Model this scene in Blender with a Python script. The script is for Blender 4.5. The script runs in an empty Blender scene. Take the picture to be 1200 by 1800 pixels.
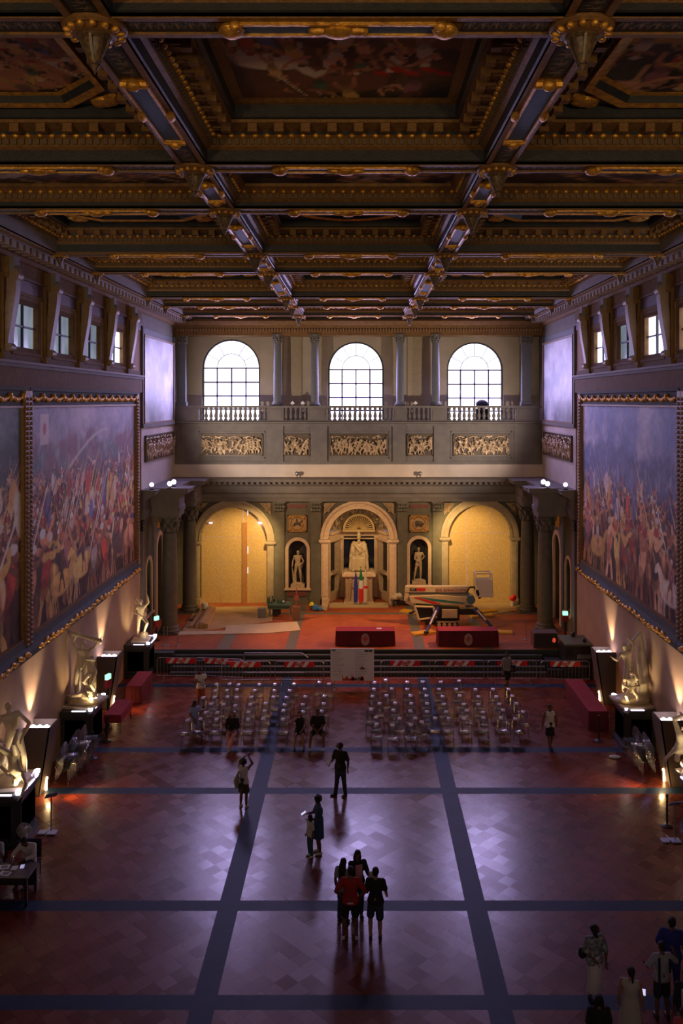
import bpy, math, random
import numpy as np
from mathutils import Vector, Matrix, noise
R = math.radians
PI = math.pi
scn = bpy.context.scene
col = scn.collection

# ------------------------------------------------------------------ camera, exposure, world
CH = 13.0           # eye height above the hall floor
F = 1500.0          # focal length in pixels of the 1200 x 1800 frame
cam_d = bpy.data.cameras.new('camera')
cam = bpy.data.objects.new('camera', cam_d)
col.objects.link(cam)
cam.location = (0, 0, CH)
cam.rotation_euler = (PI/2, 0, 0)
cam_d.sensor_fit = 'VERTICAL'
cam_d.sensor_height = 36.0
cam_d.lens = F*36.0/1800.0
cam_d.shift_x = -30/1800.0
cam_d.shift_y = (705-900)/1800.0
cam_d.clip_start = 0.1
cam_d.clip_end = 300
scn.camera = cam
vs = scn.view_settings
vs.view_transform = 'Standard'
vs.look = 'None'
vs.exposure = 0.0
vs.gamma = 1.0
vs.use_curve_mapping = False
w = bpy.data.worlds.new('world')
scn.world = w
w.use_nodes = True
w.node_tree.nodes['Background'].inputs[0].default_value = (0.55, 0.6, 1.0, 1)
w.node_tree.nodes['Background'].inputs[1].default_value = 1.0

HW = 11.0           # half width of the hall
YC = 43.0           # where the hall walls end and the tribune starts
YB = 51.0           # back wall of the tribune
HC = 17.8           # ceiling beam soffit
SZ = 0.86           # stage height

def light(kind, loc, tgt, power, color, size=0.3, size_y=None, angle=60, blend=0.5):
    d = bpy.data.lights.new('light', kind)
    d.energy = power
    d.color = color
    if kind == 'AREA':
        d.size = size
        if size_y:
            d.shape = 'RECTANGLE'
            d.size_y = size_y
    elif kind == 'SPOT':
        d.spot_size = R(angle)
        d.spot_blend = blend
        d.shadow_soft_size = size
    else:
        d.shadow_soft_size = size
    o = bpy.data.objects.new('light', d)
    col.objects.link(o)
    o.location = loc
    v = Vector(tgt)-Vector(loc)
    o.rotation_euler = v.to_track_quat('-Z', 'Y').to_euler()
    return o

WARM = (1.0, 0.62, 0.28)
AMB = (1.0, 0.40, 0.08)
COOL = (0.55, 0.44, 1.0)
# daylight that falls through the three tall back windows
for wx in (-7.75, -0.15, 7.1):
    light('AREA', (wx, 51.85, 14.4), (wx*0.6, 20, 2.0), 760, COOL, 3.0, 4.2)
# daylight and lamps behind the gallery, with spots added to warm the walls
light('AREA', (0, -5.5, 13.5), (0, 30, 9.0), 320, (1.0, 0.76, 0.62), 14, 4)
for s in (-1, 1):
    light('SPOT', (s*7.5, -4.5, 13.2), (s*2.0, 26, 18.0), 2000, (1.0, 0.66, 0.28), 0.5, angle=62, blend=0.9)
    light('SPOT', (s*10.25, 28.5, 2.5), (s*3.5, 38, 17.8), 1700, (1.0, 0.66, 0.28), 0.2, angle=64, blend=1.0)
    light('SPOT', (s*5.0, -4.0, 14.0), (s*11.0, 32, 12.0), 3000, (1.0, 0.74, 0.48), 0.5, angle=40, blend=1.0)  # unseen spot grazing the side wall, added to warm its tone
# floodlights on the side cornices, aimed at the tribune walls
for s in (-1, 1):
    light('SPOT', (s*8.6, 44.1, 9.1), (-s*2.0, 51.5, 2.8), 1500, WARM, 0.12, angle=75, blend=0.7)
    light('SPOT', (s*8.6, 44.3, 9.1), (-s*1.0, 43.5, 0.86), 2600, AMB, 0.12, angle=70, blend=0.8)
    light('SPOT', (s*9.2, 43.8, 9.2), (s*4.0, 52, 13.0), 2300, (1, 0.80, 0.66), 0.12, angle=85, blend=0.9)
# lamps over the boarded side arches
light('SPOT', (-4.8, 47.6, 6.9), (-7.2, 51.4, 3.6), 1600, (1.0, 0.66, 0.25), 0.15, angle=72, blend=0.8)
light('SPOT', (4.6, 47.4, 6.9), (6.6, 51.4, 4.2), 1600, (1.0, 0.66, 0.25), 0.15, angle=70, blend=0.8)
light('SPOT', (0, 47.0, 7.0), (-0.1, 51.8, 3.6), 560, (1.0, 0.66, 0.30), 0.15, angle=66, blend=0.8)

# ------------------------------------------------------------------ materials
MATS = {}
def mat(name, c, rough=0.6, metal=0.0, c2=None, nscale=6.0, bump=0.0, bscale=30.0, emit=None, estr=0.0, spec=None, detail=4):
    if name in MATS:
        return MATS[name]
    m = bpy.data.materials.new(name)
    m.use_nodes = True
    nt = m.node_tree
    b = nt.nodes['Principled BSDF']
    b.inputs['Base Color'].default_value = (*c, 1)
    b.inputs['Roughness'].default_value = rough
    b.inputs['Metallic'].default_value = metal
    if spec is not None:
        b.inputs['Specular IOR Level'].default_value = spec
    tc = nt.nodes.new('ShaderNodeTexCoord')
    if c2 is not None:
        n = nt.nodes.new('ShaderNodeTexNoise')
        n.inputs['Scale'].default_value = nscale
        n.inputs['Detail'].default_value = detail
        nt.links.new(tc.outputs['Object'], n.inputs['Vector'])
        cr = nt.nodes.new('ShaderNodeValToRGB')
        cr.color_ramp.elements[0].position = 0.32
        cr.color_ramp.elements[1].position = 0.68
        cr.color_ramp.elements[0].color = (*c, 1)
        cr.color_ramp.elements[1].color = (*c2, 1)
        nt.links.new(n.outputs['Fac'], cr.inputs['Fac'])
        nt.links.new(cr.outputs['Color'], b.inputs['Base Color'])
    if bump:
        n2 = nt.nodes.new('ShaderNodeTexNoise')
        n2.inputs['Scale'].default_value = bscale
        n2.inputs['Detail'].default_value = 5
        nt.links.new(tc.outputs['Object'], n2.inputs['Vector'])
        bp = nt.nodes.new('ShaderNodeBump')
        bp.inputs['Strength'].default_value = bump
        bp.inputs['Distance'].default_value = 0.05
        nt.links.new(n2.outputs['Fac'], bp.inputs['Height'])
        nt.links.new(bp.outputs['Normal'], b.inputs['Normal'])
    if emit:
        b.inputs['Emission Color'].default_value = (*emit, 1)
        b.inputs['Emission Strength'].default_value = estr
    MATS[name] = m
    return m

plaster = mat('plaster', (.37, .235, .145), .85, c2=(.43, .28, .18), nscale=1.2, bump=.05)
greenst = mat('pietra', (.115, .105, .075), .75, c2=(.15, .135, .10), nscale=2.5, bump=.1)
greyst = mat('grey stone', (.145, .13, .12), .8, c2=(.18, .165, .15), nscale=2, bump=.1)
darkst = mat('dark column stone', (.085, .08, .065), .55, c2=(.12, .11, .09), nscale=3, bump=.05)
uppwall = mat('upper wall plaster', (.27, .235, .17), .85, c2=(.33, .28, .20), nscale=1.0, bump=.05)
paleband = mat('pale plinth plaster', (.50, .42, .35), .8, c2=(.60, .52, .45), nscale=.8)
marble = mat('cream marble', (.62, .43, .27), .4, c2=(.72, .55, .38), nscale=5, bump=.03)
statm = mat('statue marble', (.66, .55, .37), .38, c2=(.78, .68, .50), nscale=4, bump=.15, bscale=9)
stattan = mat('tan statue marble', (.46, .34, .20), .45, c2=(.58, .45, .28), nscale=4, bump=.15, bscale=9)
statd = mat('aged statue marble', (.42, .34, .22), .35, c2=(.58, .48, .32), nscale=3, bump=.3, bscale=8)
redmarb = mat('red marble', (.15, .045, .04), .4, c2=(.2, .07, .06), nscale=6)
slate = mat('slate', (.013, .034, .085), .5, c2=(.02, .046, .105), nscale=1.5, spec=.22)
stepst = mat('stage steps stone', (.03, .04, .04), .5, c2=(.05, .055, .05), nscale=2)
nosing = mat('step nosing', (.075, .075, .06), .6)
gold = mat('gilded carving', (.85, .46, .07), .42, .6, c2=(.42, .20, .04), nscale=8, bump=.35, bscale=22)
golddim = mat('dull gilding', (.27, .14, .045), .55, .25, c2=(.17, .09, .03), nscale=9, bump=.3, bscale=25)
brownw = mat('brown wood', (.15, .08, .03), .8, c2=(.20, .115, .045), nscale=5, bump=.15, spec=.2)
darkw = mat('dark painted wood', (.018, .022, .028), .5, c2=(.032, .034, .036), nscale=5, bump=.15)
bluew = mat('blue painted ground', (.03, .085, .24), .6, c2=(.05, .12, .30), nscale=9, bump=.1)
pedst = mat('dark pedestal wood', (.02, .025, .03), .45, c2=(.03, .035, .04), nscale=3)
claret = mat('claret cloth', (.27, .012, .022), .8, c2=(.33, .02, .03), nscale=4)
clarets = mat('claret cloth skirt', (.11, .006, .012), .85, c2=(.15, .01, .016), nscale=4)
ledm = mat('lit lamp', (1, 1, 1), emit=(.86, .74, 1.0), estr=2.2)
floodm = mat('lit floodlight', (1, 1, 1), emit=(.86, .74, 1.0), estr=12)
warmled = mat('warm lit lamp', (1, 1, 1), emit=(1, .6, .25), estr=10)
blackm = mat('black paint', (.012, .013, .015), .45)
blackcl = mat('black cloth', (.012, .012, .014), .85)
steel = mat('galvanised steel', (.33, .34, .36), .4, .7)
whitep = mat('white paint', (.62, .60, .55), .4)
cream = mat('cream machine paint', (.60, .53, .38), .4, c2=(.55, .48, .34), nscale=3)
greyp = mat('grey paint', (.18, .19, .2), .5)
yellow = mat('yellow plastic', (.72, .42, .02), .5, c2=(.6, .33, .02), nscale=5)
bluep = mat('blue paint', (.03, .045, .22), .4)
redp = mat('red paint', (.55, .02, .02), .5)
tealp = mat('teal paint', (.02, .2, .2), .5)
skin = mat('skin', (.32, .17, .11), .6)
skind = mat('brown skin', (.14, .07, .045), .6)
hairm = mat('dark hair', (.010, .008, .008), .6, bump=.5, bscale=60)
hairb = mat('brown hair', (.05, .025, .015), .6, bump=.5, bscale=60)
lumber = mat('sawn timber', (.44, .27, .12), .7, c2=(.5, .33, .17), nscale=6)
paperm = mat('white paper', (.75, .75, .78), .6)
whitecl = mat('white cloth', (.62, .62, .64), .85)
MATS_N = {}

def setin(nt, node, name, v):
    node.inputs[name].default_value = v

def add(nt, t, **kw):
    n = nt.nodes.new(t)
    for k, v in kw.items():
        setattr(n, k, v)
    return n

# terracotta laid as diamonds
def tile_mat(name, ca, cb, rough, s=0.38):
    m = bpy.data.materials.new(name); m.use_nodes = True
    nt = m.node_tree; b = nt.nodes['Principled BSDF']
    tc = add(nt, 'ShaderNodeTexCoord')
    mp = add(nt, 'ShaderNodeMapping')
    mp.inputs['Rotation'].default_value = (0, 0, PI/4)
    mp.inputs['Scale'].default_value = (1/s, 1/s, 1)
    nt.links.new(tc.outputs['Object'], mp.inputs['Vector'])
    fl = add(nt, 'ShaderNodeVectorMath', operation='FLOOR')
    nt.links.new(mp.outputs['Vector'], fl.inputs[0])
    wn = add(nt, 'ShaderNodeTexWhiteNoise', noise_dimensions='2D')
    nt.links.new(fl.outputs[0], wn.inputs['Vector'])
    ns = add(nt, 'ShaderNodeTexNoise'); ns.inputs['Scale'].default_value = .55; ns.inputs['Detail'].default_value = 5
    nt.links.new(tc.outputs['Object'], ns.inputs['Vector'])
    mx = add(nt, 'ShaderNodeMath', operation='MULTIPLY_ADD')
    nt.links.new(wn.outputs['Value'], mx.inputs[0]); mx.inputs[1].default_value = .28
    nt.links.new(ns.outputs['Fac'], mx.inputs[2])
    cr = add(nt, 'ShaderNodeValToRGB')
    cr.color_ramp.elements[0].position = .40; cr.color_ramp.elements[0].color = (*ca, 1)
    cr.color_ramp.elements[1].position = .85; cr.color_ramp.elements[1].color = (*cb, 1)
    nt.links.new(mx.outputs[0], cr.inputs['Fac'])
    # joints
    fr = add(nt, 'ShaderNodeVectorMath', operation='FRACTION')
    nt.links.new(mp.outputs['Vector'], fr.inputs[0])
    sp = add(nt, 'ShaderNodeSeparateXYZ'); nt.links.new(fr.outputs[0], sp.inputs[0])
    mn = add(nt, 'ShaderNodeMath', operation='MINIMUM')
    nt.links.new(sp.outputs[0], mn.inputs[0]); nt.links.new(sp.outputs[1], mn.inputs[1])
    lt = add(nt, 'ShaderNodeMath', operation='LESS_THAN'); nt.links.new(mn.outputs[0], lt.inputs[0]); lt.inputs[1].default_value = .045
    mc = add(nt, 'ShaderNodeMix', data_type='RGBA')
    nt.links.new(lt.outputs[0], mc.inputs[0]); nt.links.new(cr.outputs[0], mc.inputs[6])
    mc.inputs[7].default_value = (ca[0]*.6, ca[1]*.6, ca[2]*.6, 1)
    nt.links.new(mc.outputs[2], b.inputs['Base Color'])
    r1 = add(nt, 'ShaderNodeMath', operation='MULTIPLY_ADD')
    nt.links.new(wn.outputs['Value'], r1.inputs[0]); r1.inputs[1].default_value = .07; r1.inputs[2].default_value = rough
    nt.links.new(r1.outputs[0], b.inputs['Roughness'])
    # each tile lies very slightly out of level
    ge = add(nt, 'ShaderNodeNewGeometry')
    v1 = add(nt, 'ShaderNodeVectorMath', operation='SUBTRACT'); nt.links.new(wn.outputs['Color'], v1.inputs[0]); v1.inputs[1].default_value = (.5, .5, .5)
    v2 = add(nt, 'ShaderNodeVectorMath', operation='MULTIPLY'); nt.links.new(v1.outputs[0], v2.inputs[0]); v2.inputs[1].default_value = (.010, .010, 0)
    v3 = add(nt, 'ShaderNodeVectorMath', operation='ADD'); nt.links.new(v2.outputs[0], v3.inputs[0]); nt.links.new(ge.outputs['Normal'], v3.inputs[1])
    v4 = add(nt, 'ShaderNodeVectorMath', operation='NORMALIZE'); nt.links.new(v3.outputs[0], v4.inputs[0])
    nt.links.new(v4.outputs[0], b.inputs['Normal'])
    b.inputs['Specular IOR Level'].default_value = .55
    MATS[name] = m
    return m
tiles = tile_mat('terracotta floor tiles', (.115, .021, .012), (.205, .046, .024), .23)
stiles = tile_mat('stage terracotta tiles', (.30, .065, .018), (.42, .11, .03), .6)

def osb_mat():
    m = bpy.data.materials.new('strand board'); m.use_nodes = True
    nt = m.node_tree; b = nt.nodes['Principled BSDF']; b.inputs['Roughness'].default_value = .6
    tc = add(nt, 'ShaderNodeTexCoord'); v = add(nt, 'ShaderNodeTexVoronoi'); v.inputs['Scale'].default_value = 22
    nt.links.new(tc.outputs['Object'], v.inputs['Vector'])
    cr = add(nt, 'ShaderNodeValToRGB'); nt.links.new(v.outputs['Color'], cr.inputs['Fac'])
    e = cr.color_ramp.elements; e[0].position = .1; e[0].color = (.47, .30, .11, 1); e[1].position = .9; e[1].color = (.60, .42, .18, 1)
    nt.links.new(cr.outputs[0], b.inputs['Base Color'])
    MATS['osb'] = m
    return m
osb = osb_mat()
osb2 = mat('brown strand board strip', (.36, .15, .05), .6, c2=(.42, .2, .07), nscale=10)

def acrylic_mat():
    m = bpy.data.materials.new('clear acrylic'); m.use_nodes = True
    nt = m.node_tree
    for n in list(nt.nodes):
        if n.type == 'BSDF_PRINCIPLED': nt.nodes.remove(n)
    out = [n for n in nt.nodes if n.type == 'OUTPUT_MATERIAL'][0]
    t = add(nt, 'ShaderNodeBsdfTransparent'); t.inputs[0].default_value = (.86, .87, .92, 1)
    g = add(nt, 'ShaderNodeBsdfGlossy'); g.inputs['Roughness'].default_value = .12
    d = add(nt, 'ShaderNodeBsdfDiffuse'); d.inputs[0].default_value = (.7, .7, .8, 1)
    mx0 = add(nt, 'ShaderNodeMixShader'); mx0.inputs[0].default_value = .16
    nt.links.new(g.outputs[0], mx0.inputs[1]); nt.links.new(d.outputs[0], mx0.inputs[2])
    lw = add(nt, 'ShaderNodeFresnel'); lw.inputs[0].default_value = 1.49
    ma = add(nt, 'ShaderNodeMath', operation='MULTIPLY_ADD'); nt.links.new(lw.outputs[0], ma.inputs[0]); ma.inputs[1].default_value = 1.5; ma.inputs[2].default_value = .16
    ma.use_clamp = True
    mx = add(nt, 'ShaderNodeMixShader')
    nt.links.new(ma.outputs[0], mx.inputs[0]); nt.links.new(t.outputs[0], mx.inputs[1]); nt.links.new(mx0.outputs[0], mx.inputs[2])
    nt.links.new(mx.outputs[0], out.inputs[0])
    MATS['acrylic'] = m
    return m
acrylic = acrylic_mat()

def glow_mat(name, c, s, c2=None):
    m = bpy.data.materials.new(name); m.use_nodes = True
    nt = m.node_tree; b = nt.nodes['Principled BSDF']
    b.inputs['Base Color'].default_value = (.1, .1, .1, 1); b.inputs['Roughness'].default_value = .2
    b.inputs['Emission Color'].default_value = (*c, 1); b.inputs['Emission Strength'].default_value = s
    if c2:
        tc = add(nt, 'ShaderNodeTexCoord'); n = add(nt, 'ShaderNodeTexNoise'); n.inputs['Scale'].default_value = .8
        nt.links.new(tc.outputs['Object'], n.inputs['Vector'])
        cr = add(nt, 'ShaderNodeValToRGB'); cr.color_ramp.elements[0].position = .4; cr.color_ramp.elements[1].position = .6
        cr.color_ramp.elements[0].color = (*c, 1); cr.color_ramp.elements[1].color = (*c2, 1)
        nt.links.new(n.outputs['Fac'], cr.inputs[0]); nt.links.new(cr.outputs[0], b.inputs['Emission Color'])
    return m
sky_glass = glow_mat('daylit window glass', (.92, .88, 1.0), 3.2, (.80, .76, 1.0))
dim_glass = glow_mat('curtained window glass', (.13, .16, .20), 1.0, (.20, .24, .29))
side_glass = glow_mat('bright side window glass', (.80, .78, 1.0), 3.0)

def canvas_mat(name, rough, metal=0):
    m = bpy.data.materials.new(name); m.use_nodes = True
    nt = m.node_tree; b = nt.nodes['Principled BSDF']; b.inputs['Roughness'].default_value = rough
    a = add(nt, 'ShaderNodeAttribute'); a.attribute_name = 'Col'
    nt.links.new(a.outputs['Color'], b.inputs['Base Color'])
    return m
canvas = canvas_mat('painted canvas', .65)
fresco = canvas_mat('painted plaster', .5)

# ------------------------------------------------------------------ mesh helpers
def tag(o, label=None, cat=None, group=None, kind=None):
    if label: o['label'] = label
    if cat: o['category'] = cat
    if group: o['group'] = group
    if kind: o['kind'] = kind
    return o

def empty(name, loc, label, cat, group=None, rz=0):
    o = bpy.data.objects.new(name, None)
    col.objects.link(o)
    o.location = loc
    o.rotation_euler = (0, 0, rz)
    o.empty_display_size = .2
    return tag(o, label, cat, group)

class MB:
    def __init__(s):
        s.v = []; s.f = []; s.m = []; s.M = None
    def addm(s, vs_, fs, m=0):
        n = len(s.v)
        if s.M is not None:
            vs_ = [tuple(s.M @ Vector(p)) for p in vs_]
        s.v += [tuple(p) for p in vs_]
        s.f += [tuple(i+n for i in f) for f in fs]
        s.m += [m]*len(fs)
        return s
    def box(s, x0, x1, y0, y1, z0, z1, m=0):
        if x0 > x1: x0, x1 = x1, x0
        if y0 > y1: y0, y1 = y1, y0
        if z0 > z1: z0, z1 = z1, z0
        v = [(x0,y0,z0),(x1,y0,z0),(x1,y1,z0),(x0,y1,z0),(x0,y0,z1),(x1,y0,z1),(x1,y1,z1),(x0,y1,z1)]
        f = [(0,3,2,1),(4,5,6,7),(0,1,5,4),(1,2,6,5),(2,3,7,6),(3,0,4,7)]
        return s.addm(v, f, m)
    def cb(s, c, sx, sy, sz, m=0):
        return s.box(c[0]-sx/2, c[0]+sx/2, c[1]-sy/2, c[1]+sy/2, c[2]-sz/2, c[2]+sz/2, m)
    def bar(s, p0, p1, w_, h_, m=0, up=(0,0,1)):
        a = Vector(p0); b = Vector(p1); d = (b-a).normalized(); u = Vector(up)
        if abs(d.dot(u)) > .99: u = Vector((0,1,0))
        x = d.cross(u).normalized(); u = x.cross(d)
        v = []
        for p in (a, b):
            for i, j in ((-1,-1),(1,-1),(1,1),(-1,1)):
                v.append(p+x*(i*w_/2)+u*(j*h_/2))
        return s.addm(v, [(0,3,2,1),(4,5,6,7),(0,1,5,4),(1,2,6,5),(2,3,7,6),(3,0,4,7)], m)
    def cyl(s, p0, p1, r0, r1=None, n=10, m=0, cap=True):
        if r1 is None: r1 = r0
        a = Vector(p0); b = Vector(p1); d = (b-a)
        if d.length < 1e-6: return s
        d.normalize()
        u = Vector((0,0,1)) if abs(d.z) < .9 else Vector((1,0,0))
        x = d.cross(u).normalized(); y = d.cross(x)
        v = []
        for p, r in ((a, r0), (b, r1)):
            for i in range(n):
                t = 2*PI*i/n
                v.append(p+x*(r*math.cos(t))+y*(r*math.sin(t)))
        f = [(i, (i+1) % n, n+(i+1) % n, n+i) for i in range(n)]
        if cap:
            f += [tuple(range(n))[::-1], tuple(range(n, 2*n))]
        return s.addm(v, f, m)
    def tube(s, pts, r, n=8, m=0):
        for a, b in zip(pts[:-1], pts[1:]):
            s.cyl(a, b, r, r, n, m)
        return s
    def lathe(s, prof, c=(0,0,0), n=20, m=0, sx=1, sy=1, a0=0, a1=2*PI):
        full = abs(a1-a0-2*PI) < 1e-6
        k = n if full else n+1
        v = []
        for r, z in prof:
            for i in range(k):
                t = a0+(a1-a0)*i/n
                v.append((c[0]+r*sx*math.cos(t), c[1]+r*sy*math.sin(t), c[2]+z))
        f = []
        for j in range(len(prof)-1):
            for i in range(n):
                i2 = (i+1) % k
                f.append((j*k+i, j*k+i2, (j+1)*k+i2, (j+1)*k+i))
        if full:
            if prof[0][0] > 1e-4: f.append(tuple(range(k))[::-1])
            if prof[-1][0] > 1e-4: f.append(tuple((len(prof)-1)*k+i for i in range(k)))
        return s.addm(v, f, m)
    def sph(s, c, r, n=10, k=6, m=0, rot=None):
        if not hasattr(r, '__len__'): r = (r, r, r)
        v = [(0,0,-1)]
        for j in range(1, k):
            p = PI*j/k-PI/2
            for i in range(n):
                t = 2*PI*i/n
                v.append((math.cos(p)*math.cos(t), math.cos(p)*math.sin(t), math.sin(p)))
        v.append((0,0,1))
        f = [(0, 1+(i+1) % n, 1+i) for i in range(n)]
        for j in range(k-2):
            for i in range(n):
                f.append((1+j*n+i, 1+j*n+(i+1) % n, 1+(j+1)*n+(i+1) % n, 1+(j+1)*n+i))
        l = len(v)-1
        f += [(l, 1+(k-2)*n+i, 1+(k-2)*n+(i+1) % n) for i in range(n)]
        o = []
        for p in v:
            q = Vector((p[0]*r[0], p[1]*r[1], p[2]*r[2]))
            if rot is not None: q = rot @ q
            o.append((q.x+c[0], q.y+c[1], q.z+c[2]))
        return s.addm(o, f, m)
    def cap(s, p0, p1, r0, r1=None, m=0, n=10):
        if r1 is None: r1 = r0
        s.cyl(p0, p1, r0, r1, n, m)
        s.sph(p0, r0, n, 6, m); s.sph(p1, r1, n, 6, m)
        return s
    def prism(s, poly, a, b, ax='y', m=0):
        """poly in the plane across the axis; y: (x,z)  x: (y,z)  z: (x,y)"""
        n = len(poly)
        def P(p, t):
            if ax == 'y': return (p[0], t, p[1])
            if ax == 'x': return (t, p[0], p[1])
            return (p[0], p[1], t)
        v = [P(p, a) for p in poly]+[P(p, b) for p in poly]
        f = [tuple(range(n)), tuple(range(n, 2*n))[::-1]]
        f += [(i, n+i, n+(i+1) % n, (i+1) % n) for i in range(n)]
        return s.addm(v, f, m)
    def loops(s, L, mats=None, close=True):
        """skin a list of equally long loops"""
        n = len(L[0]); v = [p for l in L for p in l]
        b0 = len(s.v)
        s.addm(v, [], 0)
        for j in range(len(L)-1):
            for i in range(n if close else n-1):
                i2 = (i+1) % n
                s.f.append((b0+j*n+i, b0+j*n+i2, b0+(j+1)*n+i2, b0+(j+1)*n+i))
                s.m.append(mats[j] if mats else 0)
        return s
    def mesh(s, name, mats, smooth=None):
        me = bpy.data.meshes.new(name)
        me.from_pydata(s.v, [], s.f)
        if not isinstance(mats, (list, tuple)): mats = [mats]
        for m in mats: me.materials.append(m)
        if len(mats) > 1:
            me.polygons.foreach_set('material_index', s.m)
        me.validate()
        me.update()
        if smooth:
            me.polygons.foreach_set('use_smooth', [True]*len(me.polygons))
            try: me.set_sharp_from_angle(angle=R(smooth))
            except Exception: pass
        return me
    def obj(s, name, mats, parent=None, smooth=None, loc=None, fixn=True, bevel=0):
        me = s.mesh(name, mats, smooth)
        if fixn:
            import bmesh
            bm = bmesh.new(); bm.from_mesh(me)
            bmesh.ops.recalc_face_normals(bm, faces=bm.faces)
            bm.to_mesh(me); bm.free()
        o = bpy.data.objects.new(name, me)
        col.objects.link(o)
        if loc: o.location = loc
        if parent: o.parent = parent
        if bevel:
            b = o.modifiers.new('bevel', 'BEVEL'); b.width = bevel; b.segments = 2; b.limit_method = 'ANGLE'
        return o

def fuse(mb, name, m, voxel, parent=None, smooth_it=2, loc=None):
    """melt the shapes of a builder into ONE continuous surface"""
    me = mb.mesh(name, m)
    o = bpy.data.objects.new(name, me)
    col.objects.link(o)
    r = o.modifiers.new('r', 'REMESH'); r.mode = 'VOXEL'; r.voxel_size = voxel; r.adaptivity = 0
    if smooth_it:
        sm = o.modifiers.new('s', 'SMOOTH'); sm.factor = .5; sm.iterations = smooth_it
    dg = bpy.context.evaluated_depsgraph_get()
    ev = o.evaluated_get(dg)
    nm = bpy.data.meshes.new_from_object(ev, depsgraph=dg)
    o.modifiers.clear()
    o.data = nm
    bpy.data.meshes.remove(me)
    nm.name = name
    nm.materials.clear(); nm.materials.append(m)
    nm.polygons.foreach_set('use_smooth', [True]*len(nm.polygons))
    if loc: o.location = loc
    if parent: o.parent = parent
    return o

def copy_tree(o, parent=None):
    c = o.copy(); col.objects.link(c); c.parent = parent
    for ch in [k for k in bpy.data.objects if k.parent == o]:
        copy_tree(ch, c)
    return c

def kids(o):
    return [k for k in o.children]

def copy_thing(o, chs):
    c = o.copy(); col.objects.link(c)
    for ch, gs in chs:
        d = ch.copy(); col.objects.link(d); d.parent = c
        for g in gs:
            e = g.copy(); col.objects.link(e); e.parent = d
    return c

def tree_of(o):
    return [(ch, list(ch.children)) for ch in o.children]

def text_mesh(name, body, size, m, parent=None, M=None, ext=.004, tagd=None):
    cu = bpy.data.curves.new(name, 'FONT'); cu.body = body; cu.size = size; cu.extrude = ext
    cu.align_x = 'CENTER'; cu.align_y = 'CENTER'
    t = bpy.data.objects.new(name, cu); col.objects.link(t)
    dg = bpy.context.evaluated_depsgraph_get()
    me = bpy.data.meshes.new_from_object(t.evaluated_get(dg), depsgraph=dg)
    bpy.data.objects.remove(t)
    if M is not None: me.transform(M)
    me.materials.clear(); me.materials.append(m)
    o = bpy.data.objects.new(name, me); col.objects.link(o)
    if parent: o.parent = parent
    return o

# pixel of the photograph -> metres at a known distance / height / wall
def PX(px, Y): return (px-630)*Y/F
def PZ(py, Y): return CH-(py-705)*Y/F
def FL(px, py, z=0):
    Y = (CH-z)*F/(py-705)
    return ((px-630)*Y/F, Y)
# ------------------------------------------------------------------ painted surfaces (colours per vertex)
def lin(c):
    return np.array([(x/12.92 if x <= .04045 else ((x+.055)/1.055)**2.4) for x in c])

def stamp(img, cx, cy, rx, ry, ang, c, a=1.0):
    H, W, _ = img.shape
    r = max(rx, ry)+1
    x0 = max(0, int(cx-r)); x1 = min(W, int(cx+r)+1); y0 = max(0, int(cy-r)); y1 = min(H, int(cy+r)+1)
    if x0 >= x1 or y0 >= y1: return
    Y, X = np.mgrid[y0:y1, x0:x1]
    dx = X-cx; dy = Y-cy; ca, sa = math.cos(ang), math.sin(ang)
    u = (dx*ca+dy*sa)/max(rx, .4); v = (-dx*sa+dy*ca)/max(ry, .4)
    k = np.clip((1.15-(u*u+v*v))*3, 0, 1)*a
    img[y0:y1, x0:x1] = img[y0:y1, x0:x1]*(1-k[..., None])+np.array(c)*k[..., None]

def stroke(img, p, q, w_, c, a=1.0):
    stamp(img, (p[0]+q[0])/2, (p[1]+q[1])/2, math.hypot(q[0]-p[0], q[1]-p[1])/2+w_/2, w_, math.atan2(q[1]-p[1], q[0]-p[0]), c, a)

PAL = [lin(c) for c in ((.74,.52,.40),(.80,.60,.46),(.66,.44,.32),(.62,.25,.20),(.70,.28,.20),(.42,.27,.20),(.78,.62,.36),(.76,.70,.64),(.28,.22,.22),(.30,.38,.30),(.34,.38,.55),(.55,.36,.40))]
def warrior(img, x, y, s, rnd, dim=1.0):
    fl = PAL[rnd.choice([0, 5, 1, 2, 2, 6])]*dim*rnd.uniform(.6, 1.05)
    c = PAL[rnd.randrange(len(PAL))]*dim
    dk = c*.35
    ln = rnd.uniform(-.35, .35)
    hip = (x, y-s*.48); ch = (x+s*ln*.5, y-s*.8)
    for k in (-1, 1):
        kn = (x+k*s*rnd.uniform(.02, .2), y-s*.25); ft = (kn[0]+k*s*rnd.uniform(-.05, .12), y)
        stroke(img, hip, kn, s*.065, fl*.8); stroke(img, kn, ft, s*.05, fl)
    stroke(img, hip, ch, s*.13, c); stamp(img, hip[0], hip[1]+s*.05, s*.12, s*.13, 0, dk, .6)
    for k in (-1, 1):
        e = (ch[0]+k*s*.18, ch[1]+s*rnd.uniform(-.25, .15)); h = (e[0]+s*rnd.uniform(-.2, .2), e[1]+s*rnd.uniform(-.28, .12))
        stroke(img, ch, e, s*.05, fl); stroke(img, e, h, s*.04, fl*1.1)
        if rnd.random() < .13:
            stroke(img, (h[0]-s*.3, h[1]+s*.35), (h[0]+s*.5, h[1]-s*.9), s*.016, PAL[rnd.choice([7, 6, 8])]*dim)
    stamp(img, ch[0]+s*ln*.1, ch[1]-s*.16, s*.075, s*.09, 0, fl*1.05)
    stamp(img, ch[0]+s*ln*.1, ch[1]-s*.21, s*.085, s*.06, 0, PAL[rnd.choice([8, 5, 7, 3])]*dim)

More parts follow.
